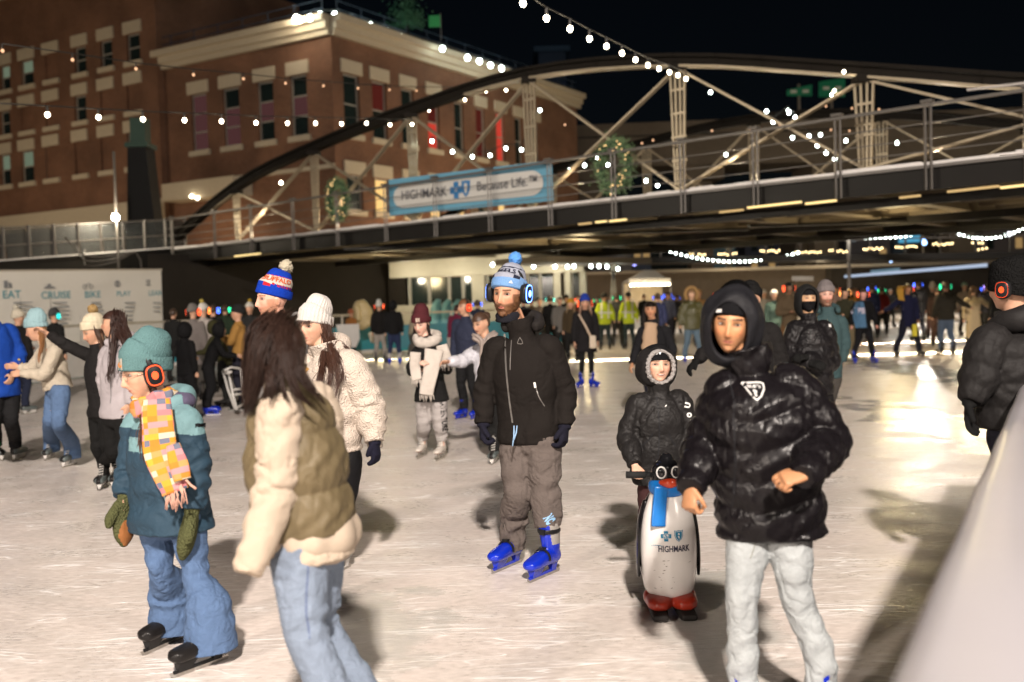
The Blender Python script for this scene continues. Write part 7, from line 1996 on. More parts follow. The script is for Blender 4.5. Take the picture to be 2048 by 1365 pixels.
bn = beanie(k, r, [BB_, WH_, RD_], tall=.035, fat=1.05, tilt=16, pom=fabric((.50, .45, .34), 1, scale=120, bump=1, name='cream pompom'), pomr=.043, slouch=.03, stripes=lambda h, a: 0 if h < .066 else (2 if h < .070 else (0 if h < .076 else (2 if h < .080 else (1 if h < .132 else (2 if h < .136 else 0))))))
hat_text(k, bn, 'BUFFALO', .042, .110, 72, OR_, bold=.0015, width=.235)

# ============ person in black quilted coat at the right edge
k = skel(5.5, dict(head=(2022, 578), neck=(2028, 650), sa=(1975, 690), sb=(2085, 690), ea=(1957, 760, -.02), eb=(2105, 760), wa=(1940, 805, -.05), wb=(2095, 830), ha=(2010, 850), hb=(2060, 850), ka=(2040, 980), kb=(2075, 980)),
         yaw=-150, hyaw=-140, s=1.03, hs=1.05, feet=((2045, 1130, 2060, 1160), (2080, 1130, 2095, 1160)), wsh=.18)
r = person(k, 'person in long black quilted coat at the right edge, back turned')
body(k, r, 1, SKIN_L, gloved='ab')
PQ = fabric((.014, .013, .013), .6, scale=40, bump=.3, big=11, bigb=.5, name='matte black quilting', bigdist=.02)
top(k, r, PQ, name='coat', hem=.0, wid=(.235, .23, .235), dep=(.18, .18, .185), shw=.195, sleeve=(.105, .10, .088, .056), quilt=(.13, .020), collar=(.06, .10), seed=61, lod=0, voxel=.009)
hood_down(k, r, PQ, size=.13, r=.06, z=-.02)
gloves(k, r, fabric((.008, .008, .008), .9, name='black glove'), sides='a', lod=0, hn={'a': dict(d=Vector((-.1, 0, -1)), n=Vector((.8, -.5, 0)), curl=.35, spread=1.5)}, sc=1.1)
beanie(k, r, sherpa((.008, .008, .008), 'black fur hat'), cuff=False, fat=1.12, tall=.01, low=.05)
headphones(k, r, (1, .08, .02), strength=2.5)
pants(k, r, denim((.02, .02, .03), 'black denim'), lod=1); skates(k, r, 'dark')
# ------------------------------------------------------------------ skaters in the middle distance
def quick(k, label, topc, pantc, lod=1, skin=SKIN_L, hair=None, longhair=None, hat=None, pom=None, phones=None, skate='blue', glove=None, kind='cloth', hem=.06, coat=None, hood=False, hooddown=False, tall=.01, face=True, beard=None, flarej=None, hatkw={}, topkw={}, pantkw={}, tname='jacket', strength=6, big=1.25, slouch=.0, name=None):
    r = person(k, label)
    body(k, r, lod, skin, beard=beard, gloved='ab' if glove is not None else '')
    MT = {'cloth': lambda c: fabric(c, .85, big=9, bigb=.5, bigdist=.02), 'puffer': lambda c: puffer(c, rough=.38), 'sherpa': lambda c: sherpa(c), 'knit': knit}[kind]
    tm = topc if not isinstance(topc, tuple) else MT(topc)
    pm = pantc if not isinstance(pantc, tuple) else fabric(pantc, .9, big=7, bigb=.5, bigdist=.02, name='trouser cloth')
    kw = dict(hem=coat or hem, lod=lod, sleeve=(.080, .070, .062, .048), fold=.008)
    if kind == 'puffer': kw.update(wid=(.215, .21, .22), dep=(.165, .165, .175), sleeve=(.098, .092, .084, .052), quilt=(.12, .018 if lod < 2 else .012))
    if coat: kw.update(hemflare=1.12)
    kw.update(topkw)
    tp = top(k, r, tm, name=tname, **kw)
    pk = dict(r=(.105, .095, .075, .075, .070), fold=.008, lod=lod, drop=.0); pk.update(pantkw)
    pants(k, r, pm, **pk)
    skates(k, r, skate, detail=lod < 2, sc=(1.0 if lod < 2 else 1.15) * k.s)
    if glove is not None: gloves(k, r, fabric(glove, .9, name='glove cloth'), lod=lod)
    if hair is not None: hair_cap(k, r, hairmat(hair), 1 if lod < 2 else 2, vol=.012)
    if longhair is not None:
        b = -.055
        g = []
        for sx in (-1, 1):
            g += [[hl(k, (sx * .05, .0, .10)), hl(k, (sx * .088, .0, .0)), hl(k, (sx * .095, .0, -.10)), hl(k, (sx * .10, .03, -.20)), hl(k, (sx * .10, .06, -.20 - longhair))],
                  [hl(k, (sx * .04, -.05, .10)), hl(k, (sx * .07, -.09, .0)), hl(k, (sx * .08, -.08, -.10)), hl(k, (sx * .09, -.10, -.20 - longhair * .6))]]
        strands('hair', g, hairmat(hair), r, n=(40, 26, 10)[lod], spread=.026, r=(.0035, .005, .011)[lod], seg=.05 if lod else .03, nn=4 if lod else 5)
    if hat is not None:
        beanie(k, r, knit(hat), lod=lod, tall=tall, slouch=slouch, pom=(sherpa(pom, 'pompom') if pom else None), fat=1.06, tilt=14, **hatkw)
    if hood: hood_up(k, r, tm, lod=lod, R0=(.120, .132, .152), op=(46, 46, 60))
    if hooddown: hood_down(k, r, tm, lod=lod)
    if phones is not None: headphones(k, r, phones, lod=lod, big=big * (1 if lod < 2 else 1.25), x=.104, strength=strength)
    return r, tp
RED, GRN, BLU = (1.0, .10, .03), (.03, .9, .35), (.06, .14, 1.0)

# blue jacket man at the left edge
k = skel(10.7, dict(head=(-32, 600), neck=(-22, 640), sa=(-55, 668), sb=(22, 664), ea=(-62, 715), eb=(40, 712), wa=(-50, 760), wb=(26, 748, -.18), ha=(-12, 770), hb=(18, 770), ka=(-14, 842), kb=(22, 842, -.04)), yaw=60, s=1.03, feet=((14, 925, -22, 915), (54, 914, 18, 925)))
r, tp = quick(k, 'skater in royal blue jacket cut off by the left edge, green skate laces', (.004, .055, .36), (.012, .012, .013), hem=.12, skate='hockey', topkw=dict(wid=(.20, .19, .20)))
for o in [c for c in bpy.data.objects if c.parent and c.parent.parent == r and c.name.startswith('laces')]:
    o.data = o.data.copy(); o.data.materials[0] = plain((.02, .55, .16), .6, name='green laces')
px_line(r, tp, 10.4, [(2, 722), (10, 735), (18, 752)], .012, plain((.75, .50, .05), .5, name='yellow zip'), 'zip')

# girl in cream fleece, light blue hat, leaning forward
k = skel(10.4, dict(head=(72, 660), neck=(92, 690), sa=(88, 705, .05), sb=(112, 702, -.05), ea=(62, 738, .05), eb=(88, 748, -.12), wa=(38, 735, .04), wb=(42, 748, -.10), ha=(112, 778, .03), hb=(122, 778, -.03), ka=(100, 845, .04), kb=(118, 848, -.04)), yaw=-82, hyaw=-85, pitch=16, s=.95, hs=.98, feet=((84, 924, 118, 912), (120, 938, 162, 926)), wsh=.12)
r, tp = quick(k, 'girl in cream fleece and pale blue hat leaning forward in flared jeans', (.66, .58, .46), denim((.09, .15, .27), 'blue flare denim'), kind='sherpa', hem=-.01, skate='hockey', hair=(.35, .17, .07), hat=(.30, .46, .50), slouch=.03, tall=.05,
              topkw=dict(wid=(.165, .165, .165), dep=(.15, .15, .15), shw=.13, sleeve=(.075, .070, .062, .045)), pantkw=dict(r=(.105, .092, .075, .088, .10), drop=.06))
strands('ponytail', [[hl(k, (-.03, -.05, -.02)), P(84, 690, 10.2), P(78, 712, 10.1), P(79, 728, 10.1)]], hairmat((.36, .17, .07)), r, n=40, spread=.03, r=.005, nn=4)

# woman in black, cream pompom hat, arm stretched out
k = skel(9.5, dict(head=(188, 665), neck=(196, 700), sa=(178, 712), sb=(222, 712), ea=(132, 690, -.1), eb=(236, 760), wa=(96, 668, -.15), wb=(220, 800), ha=(196, 822), hb=(216, 822), ka=(196, 895), kb=(216, 895)), yaw=-40, hyaw=-50, pitch=18, s=.94, hs=1.0, feet=((196, 984, 216, 970), (224, 978, 244, 966)))
r, tp = quick(k, 'woman in black with cream pompom hat stretching her arm over the girl', (.013, .012, .012), (.010, .010, .010), hem=.05, skate='hockey', hair=(.06, .03, .018), longhair=.12, hat=(.68, .60, .44), pom=(.42, .28, .12), topkw=dict(wid=(.165, .16, .165), shw=.14, sleeve=(.070, .062, .055, .042)), pantkw=dict(r=(.10, .085, .07, .068, .055), drop=-.05), tall=.02)
# woman in grey hoodie
k = skel(9.15, dict(head=(228, 650), neck=(236, 690), sa=(214, 706), sb=(258, 706), ea=(208, 755), eb=(268, 758), wa=(214, 802), wb=(258, 808), ha=(222, 832), hb=(250, 832), ka=(226, 905), kb=(252, 905)), yaw=-35, hyaw=-88, pitch=-4, s=.98, hs=1.04, feet=((192, 984, 222, 968), (248, 1010, 272, 998)))
r, tp = quick(k, 'woman in pale grey zip hoodie with long dark wavy hair', (.46, .42, .44), (.010, .010, .010), hem=.01, skate='dark', hair=(.035, .016, .012), topkw=dict(wid=(.185, .18, .18), shw=.15, sleeve=(.082, .074, .066, .048)), hooddown=True, pantkw=dict(r=(.10, .088, .072, .068, .055), drop=-.04))
strands('hair', [[hl(k, (-.02, -.02, .11)), hl(k, (-.085, -.03, .03)), hl(k, (-.10, -.04, -.08)), P(222, 735, 8.95), P(216, 755, 8.9), P(218, 768, 8.9)], [hl(k, (0, -.06, .10)), hl(k, (-.06, -.10, .0)), P(262, 690, 9.0), P(266, 715, 8.98)], [hl(k, (-.03, -.04, .10)), hl(k, (-.09, -.07, -.02)), P(250, 690, 8.95), P(240, 730, 8.9), P(236, 750, 8.9)]], hairmat((.035, .016, .012)), r, n=70, spread=.042, r=.0042, nn=4, wave=.014)
px_line(r, tp, 8.9, [(207, 715), (212, 760), (210, 810)], .012, plain((.2, .19, .2), .5, name='grey zip'))
px_poly(r, tp, 8.85, [[(206, 690), (212, 688), (210, 712), (204, 714)]], plain((.03, .10, .38), .6, name='blue collar'), 'collar_stripe', .01)
# dark figure behind them
k = std(45, 828, yaw=160, H=1.70, arms=('down', 'fwd'), stance=.13)
quick(k, 'skater in black coat and white pompom hat seen from behind at left', (.012, .011, .011), (.012, .016, .035), hem=.12, coat=.16, hat=(.66, .60, .48), pom=(.66, .62, .52), phones=None, skate='hockey')
k = std(116, 800, yaw=150, H=1.72, arms=('down', 'down'), stance=.12)
quick(k, 'skater in black by the banner with green and blue glowing headphones', (.012, .012, .012), (.02, .02, .03), coat=.12, hat=(.05, .05, .05), phones=(.03, .7, .6))

# girl with maroon beanie and cream fringed scarf
k = skel(10.8, dict(head=(843, 650), neck=(855, 684), sa=(834, 706), sb=(884, 702), ea=(822, 742), eb=(896, 738), wa=(846, 740, -.22), wb=(862, 728, -.22), ha=(850, 795), hb=(876, 795), ka=(848, 850), kb=(880, 850)), yaw=-14, hyaw=-22, pitch=14, roll=0, s=.94, hs=1.0, feet=((830, 922, 858, 908), (868, 926, 896, 912)), wsh=.13)
r = person(k, 'girl in black coat with cream fringed scarf and maroon beanie on white figure skates')
body(k, r, 0, (.66, .41, .32), brow=(.05, .025, .02), voxel=.007)
tp = top(k, r, fabric((.012, .012, .012), .85, name='black wool'), name='coat', hem=.03, wid=(.21, .165, .165), dep=(.15, .135, .14), shw=.14, sleeve=(.070, .062, .056, .045), lod=0, voxel=.009)
pt = pants(k, r, fabric((.42, .39, .38), .95, scale=260, bump=.3, big=7, bigb=.4, name='light grey sweatpants'), r=(.11, .10, .085, .085, .07), fold=.010, drop=-.06, lod=0, voxel=.009)
px_text(r, pt, 10.6, 'NAVENTURE', 886, 832, .36, .085, plain((.03, .03, .03), .7, name='dark print'), rot=-87, bold=.003)
hair_cap(k, r, hairmat((.02, .012, .01)), 0)
strands('hair', [[hl(k, (sx * .06, .01, .02)), hl(k, (sx * .085, .01, -.05)), hl(k, (sx * .095, .03, -.13)), hl(k, (sx * .085, .06, -.18 if sx > 0 else -.14))] for sx in (-1, 1)], hairmat((.02, .012, .01)), r, n=50, spread=.022, r=.004)
bn = beanie(k, r, knit((.075, .018, .022), 'maroon knit'), tall=.05, slouch=.02, fat=1.07, tilt=10)
hat_text(k, bn, '\u25A0', .06, .030, 8, fabric((.52, .40, .33), .8, name='beige patch'), width=.034, name='patch')
skates(k, r, 'figure', sc=1.0)
SCC = fabric((.62, .56, .50), .95, scale=140, bump=.6, big=14, bigb=.5, name='cream wool scarf')
wrap = [(k.neck + (k.r * math.cos(a) + k.f * math.sin(a)) * .115 + Vector((0, 0, .035 - .045 * math.sin(a))), .055, .045) for a in np.linspace(0, 6.283, 22)]
v, f = loft(wrap, n=16, side=ZD, step=.02, mod=foldmod(2, .012, .08, (), 1)); m = MB(); m.add(v, f); sc_ = m.build('scarf', SCC, r, True)
for pts in ([(868, 700, 10.55, .10), (862, 740, 10.50, .085), (855, 775, 10.48, .075), (853, 790, 10.48, .07)], [(832, 705, 10.5, .06), (830, 735, 10.52, .06), (834, 760, 10.5, .055)], [(884, 690, 10.6, .06), (890, 715, 10.6, .065), (890, 728, 10.6, .06)]):
    v, f = loft([(P(a, b, c), w, .022) for a, b, c, w in pts], n=20, side=Vector((1, .1, 0)), step=.015, sq=3, mod=foldmod(int(pts[0][0]), .008, .3, (), 1)); m = MB(); m.add(v, f); t_ = m.build('scarf_tail', SCC, sc_, True)
    m = MB(); a, b, c, w = pts[-1]
    for i in range(11):
        p = P(a, b, c) + Vector(((i / 5 - 1) * w, 0, 0)); m.tube([tuple(p), tuple(p + Vector((.01 * math.sin(i * 2), 0, -.06 - .02 * math.sin(i * 5))))], .0045, 4)
    tag(m.build('scarf_fringe', SCC, sc_, True), kind='stuff')
# girl in white padded jacket reaching out
k = skel(10.6, dict(head=(962, 648), neck=(975, 690), sa=(950, 706), sb=(1005, 706), ea=(925, 722, -.10), eb=(1012, 750), wa=(897, 724, -.22), wb=(1000, 790), ha=(972, 790), hb=(1000, 790), ka=(975, 855), kb=(998, 860)), yaw=-35, hyaw=-42, pitch=16, s=.95, hs=1.0, feet=((978, 935, 1000, 918), (1010, 930, 1030, 916)), wsh=.13)
r, tp = quick(k, 'girl in short white padded jacket reaching her hand out behind the bearded man', (.62, .62, .68), (.012, .012, .012), kind='puffer', hem=-.02, skate='hockey', hair=(.06, .032, .02), topkw=dict(wid=(.185, .185, .185), dep=(.15, .15, .15), shw=.15, sleeve=(.085, .078, .070, .045)), pantkw=dict(drop=.02))
m = MB(); v, f = ellipsoid(hl(k, (0, -.10, .05)), (.05, .05, .05), 14, 10); m.add(v, f); m.build('hair_bun', hairmat((.06, .032, .02)), r, True)
strands('scarf', [[P(948, 672, 10.4), P(965, 690, 10.35), P(962, 740, 10.35), P(958, 780, 10.38)], [P(990, 668, 10.5), P(972, 690, 10.36), P(970, 760, 10.36)]], fabric((.36, .30, .27), .95, name='taupe scarf'), r, n=24, spread=.035, r=.014, nn=5)
# her friend further back, blue skates
k = std(938, 838, yaw=-30, H=1.66, arms=('down', 'down'), stance=.12, Y=None); k.M = head_frame(-60, 0)
quick(k, 'woman in navy with tied brown hair behind the girl in white', (.02, .025, .05), (.012, .012, .013), hair=(.16, .07, .03), phones=RED, strength=4)

# balaclava skater in black puffer, arms folded
k = skel(9.9, dict(head=(1614, 600), neck=(1618, 640), sa=(1588, 662), sb=(1652, 662), ea=(1580, 722), eb=(1662, 725), wa=(1622, 728, -.22), wb=(1612, 716, -.24), ha=(1608, 780), hb=(1640, 780), ka=(1618, 862), kb=(1652, 862)), yaw=4, hyaw=4, pitch=0, s=1.0, hs=1.02, feet=((1610, 952, 1622, 935), (1660, 950, 1662, 932)), wsh=.17)
r, tp = quick(k, 'skater in black balaclava and quilted puffer with folded arms', (.010, .009, .010), (.012, .011, .012), kind='puffer', hem=.04, skate='dark', skin=(.56, .34, .20), glove=(.01, .01, .01), topkw=dict(wid=(.215, .21, .22), dep=(.17, .18, .18)), pantkw=dict(r=(.12, .11, .10, .10, .09), drop=.04))
hood_up(k, r, fabric((.012, .012, .012), .8, name='black cotton hood'), R0=(.120, .130, .150), op=(46, 46, 66), lod=1, drop=.35)
m = MB(); v, f = HEADS[0]; u = v + v / np.linalg.norm(v, axis=1)[:, None] * .006; keep = [q for q in f if all((u[i, 2] < -.012 or u[i, 2] > .045) for i in q)]
put_head('balaclava', u, keep, fabric((.008, .008, .009), .9, name='balaclava knit'), k, r)
px_poly(r, tp, 9.6, [[(1673, 649), (1679, 650), (1678, 656), (1672, 655)]], WHITE, 'sleeve_badge'); 
# bearded man with grey beanie behind
k = skel(11.8, dict(head=(1652, 592), neck=(1655, 625), sa=(1635, 645), sb=(1683, 645), ea=(1632, 685), eb=(1690, 685), wa=(1640, 722), wb=(1684, 724), ha=(1644, 745), hb=(1668, 745), ka=(1640, 810), kb=(1655, 810)), yaw=-4, hyaw=-6, s=1.0, hs=1.05, feet=((1630, 882, 1636, 870), (1652, 882, 1654, 870)), wsh=.15)
r, tp = quick(k, 'bearded man in grey beanie and teal hoodie behind the balaclava skater', (.03, .06, .065), (.05, .045, .04), skate='dark', beard=((.20, .10, .06), .9), skin=(.62, .36, .28), hat=(.16, .14, .14), tall=.02, hooddown=True, topkw=dict(wid=(.165, .165, .17), shw=.15))
beard_shell(k, r, hairmat((.22, .12, .08), 'ginger beard'), .016)
# dark haired woman with beige scarf
k = skel(14.2, dict(head=(1301, 621), neck=(1306, 648), sa=(1285, 664), sb=(1334, 664), ea=(1273, 700), eb=(1345, 700), wa=(1264, 728, -.1), wb=(1340, 730), ha=(1298, 740), hb=(1322, 740), ka=(1300, 785), kb=(1322, 785)), yaw=8, hyaw=-10, s=.98, hs=1.02, feet=((1296, 845, 1300, 838), (1326, 845, 1326, 838)))
r, tp = quick(k, 'woman with long black hair and beige scarf in open black coat behind the boy', (.012, .012, .014), (.02, .02, .03), hem=.10, coat=.12, skin=(.50, .26, .15), hair=(.012, .008, .006), longhair=.18, topkw=dict(wid=(.20, .18, .185)))
v, f = loft([(P(1302, 648, 14.0), .085, .07), (P(1300, 672, 13.95), .10, .06), (P(1298, 700, 13.95), .11, .04)], n=18, side=XD, step=.02, sq=2.6, mod=foldmod(3, .012, .1, (), 1)); m = MB(); m.add(v, f); m.build('scarf', fabric((.46, .32, .21), .95, name='beige scarf cloth'), r, True)
# skater hidden behind the puffer man, gloved arm reaching out
k = skel(8.6, dict(head=(1500, 600), neck=(1505, 640), sa=(1460, 660), sb=(1545, 665), ea=(1425, 690, -.1), eb=(1560, 720), wa=(1393, 722, -.16), wb=(1555, 780), ha=(1490, 800), hb=(1530, 800), ka=(1490, 890), kb=(1530, 890)), yaw=-20, s=1.0, feet=((1480, 1000, 1500, 980), (1530, 1000, 1545, 980)))
quick(k, 'skater in black mostly hidden by the puffer man, gloved hand reaching left', (.012, .011, .011), (.012, .012, .012), skate='dark', hat=(.01, .01, .01), glove=(.008, .008, .008), topkw=dict(wid=(.18, .17, .18)))

# woman with crossbody bag
k = std(1174, 776, yaw=4, H=1.66, arms=('down', 'down'), stance=.13, turnout=35)
r, tp = quick(k, 'woman in long black coat with cream crossbody bag and blue and white hat', (.012, .011, .012), (.010, .010, .010), lod=1, coat=.20, hat=(.02, .05, .35), hatkw={}, phones=None, longhair=.02, hair=(.34, .20, .12), topkw=dict(wid=(.205, .17, .17), hemflare=1.15), pantkw=dict(r=(.085, .075, .058, .055, .05), drop=-.05), tall=.03)
headphones(k, r, RED, lod=1, big=1.5, x=.108, strength=6)
a, b = k.sa + k.f * .10 + Vector((.03, -.04, .03)), k.hb + k.f * .2 + Vector((-.02, -.02, .10))
strap_path('bag_strap', [tuple(a), tuple(a.lerp(b, .5) + k.f * .06), tuple(b)], .022, .006, fabric((.52, .40, .30), .7, name='cream strap'), r, k.r)
m = MB(); v, f = loft([(b + Vector((.04, 0, .0)), .06, .03), (b + Vector((.04, 0, -.22)), .065, .035)], n=16, side=k.r, step=.03, sq=5, rnd=.5); m.add(v, f); m.build('bag', plain((.60, .50, .38), .6, name='cream leather'), r, True)
for sx in (-1, 1):
    strands('braid', [[hl(k, (sx * .08, .03, -.02)), hl(k, (sx * .11, .05, -.14)), hl(k, (sx * .12, .06, -.26))]], hairmat((.42, .26, .18)), r, n=14, spread=.018, r=.008, nn=4, seg=.05)

# ------------------------------------------------------------------ far skaters
F = 2
def far(px, py, label, topc, pantc, yaw=0, **kw):
    a = dict(H=kw.pop('H', 1.70), arms=kw.pop('arms', ('down', 'down')), stance=kw.pop('stance', .15), stride=kw.pop('stride', 0), lean=kw.pop('lean', 0), hyaw=kw.pop('hyaw', None), Y=kw.pop('Y', None))
    k = std(px, py, yaw, **a)
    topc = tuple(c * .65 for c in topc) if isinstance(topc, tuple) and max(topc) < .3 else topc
    kw.setdefault('skate', 'blue' if 'blue skates' in label else 'dark')
    kw.setdefault('hair', (.05, .03, .02)) if kw.get('hat') is None and not kw.get('hood') else None
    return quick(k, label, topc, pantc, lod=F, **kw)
r, tp = far(1386, 726, 'skater in camouflage parka with fur hood and jeans on blue skates', (.10, .095, .03), denim((.10, .15, .20)), stance=.20, hem=.1, kind='puffer', skin=(.62, .4, .28), hair=(.3, .18, .1), arms=('loose', 'loose'), H=1.78)
k_ = std(1386, 726, 0, H=1.78); hd_ = k_
m = MB(); pts = [(k_.head + Vector((.15 * math.cos(a), .02, .02 + .17 * math.sin(a))), .05, .05) for a in np.linspace(-.9, math.pi + .9, 16)]
v, f = loft(pts, n=10, side=Vector((0, 1, 0)), step=.05, mod=lambda s, th: .012 * np.sin(s * 60) * np.cos(th * 4)); m.add(v, f); m.build('fur_hood', sherpa((.45, .28, .12), 'tan fur'), r, True)
for px, py, lb, yw in ((1211, 700, 'marshal in yellow high visibility jacket facing away, nearer the bag woman', 175), (1259, 699, 'marshal in yellow high visibility jacket facing away, nearer the white tent', 190)):
    r, tp = far(px, py, lb, (.42, .52, .02), (.02, .03, .03), yaw=yw, hem=.10, H=1.80, skate='dark', arms=('loose', 'loose'), topkw=dict(wid=(.20, .19, .2)), hat=(.02, .02, .02))
    Yc_ = G(px, py).y
    for x in (px - 7, px + 7): px_line(r, tp, Yc_ - .3, [(x, py - 100), (x, py - 62)], .05, plain((.6, .6, .58), .3, name='reflective tape'), 'reflective_tape', .01)
    px_line(r, tp, Yc_ - .3, [(px - 14, py - 74), (px + 14, py - 74)], .05, plain((.6, .6, .58), .3, name='reflective tape'), 'reflective_tape', .012)
far(1578, 722, 'tall man in brown jacket and mustard hoodie with orange lit headphones', (.11, .075, .04), (.10, .05, .02), H=1.86, Y=22.5, skate='dark', hem=.06, phones=RED, skin=(.18, .09, .05), arms=('fold', 'fold'), hair=(.01, .01, .01), hyaw=15)
far(1548, 712, 'skater in dark green with raised hood left of the brown jacket man', (.03, .06, .05), (.02, .03, .03), Y=27, hat=(.6, .55, .5))
r, tp = far(1728, 728, 'skater in open black jacket over blue shirt on blue skates with red lit headphones', (.012, .012, .014), (.010, .010, .012), stance=.24, H=1.66, hem=.12, phones=RED, arms=('loose', 'loose'), skin=(.6, .3, .25), strength=8)
Y_ = G(1728, 728).y
px_poly(r, tp, Y_ - .4, [[(1713, 604), (1736, 604), (1741, 656), (1718, 657)]], fabric((.06, .14, .25), .8, name='blue shirt'), 'shirt_panel', .03); px_poly(r, tp, Y_ - .42, [[(1713, 616), (1737, 616), (1738, 628), (1714, 628)]], plain((.5, .48, .6), .7, name='pale lettering band'), 'shirt_print', .04)
r, tp = far(1817, 715, 'skater in navy hooded coat, yellow scarf and yellow thigh print, legs apart', (.012, .014, .045), (.010, .011, .02), stance=.30, H=1.76, coat=.18, phones=RED, arms=('out', 'down'), skate='dark', strength=7, skin=(.30, .15, .08))
Y_ = G(1817, 715).y
px_poly(r, tp, Y_ - .4, [[(1801, 572), (1815, 572), (1818, 602), (1806, 600)]], plain((.40, .22, .02), .8, name='mustard scarf'), 'scarf', .05)
m = MB(); pp_ = P(1829, 661, Y_ - .16); m.box(pp_, (.11, .05, .30)); m.build('thigh_print', plain((.60, .52, .03), .7, name='yellow print'), r)
far(1893, 710, 'broad man in dark sweater and jeans seen from behind with green lit headphones', (.030, .027, .020), denim((.06, .085, .13)), yaw=178, stance=.16, H=1.80, arms=('out', 'loose'), phones=GRN, skate='dark', topkw=dict(wid=(.21, .20, .22)), skin=(.3, .16, .1))
far(1948, 706, 'person in long beige coat holding hands beside the broad man', (.42, .33, .20), (.012, .012, .014), yaw=172, H=1.66, coat=.55, longhair=.15, hair=(.08, .045, .025), arms=('out', 'down'), skate='dark', topkw=dict(wid=(.20, .17, .18), hemflare=1.0))
far(1995, 715, 'skater in black with green lit headphones leaning left near the right edge', (.012, .012, .012), (.02, .02, .03), yaw=-160, arms=('wide', 'down'), phones=GRN, H=1.7, Y=26, skate='dark')
far(1692, 722, 'skater in khaki trousers and camouflage shoes behind the bearded man', (.05, .05, .03), (.42, .36, .24), stance=.20, H=1.70, phones=(1, .35, .08), skate='dark', arms=('fwd', 'fwd'), hair=(.02, .015, .01), pantkw=dict(r=(.13, .125, .11, .11, .10)))
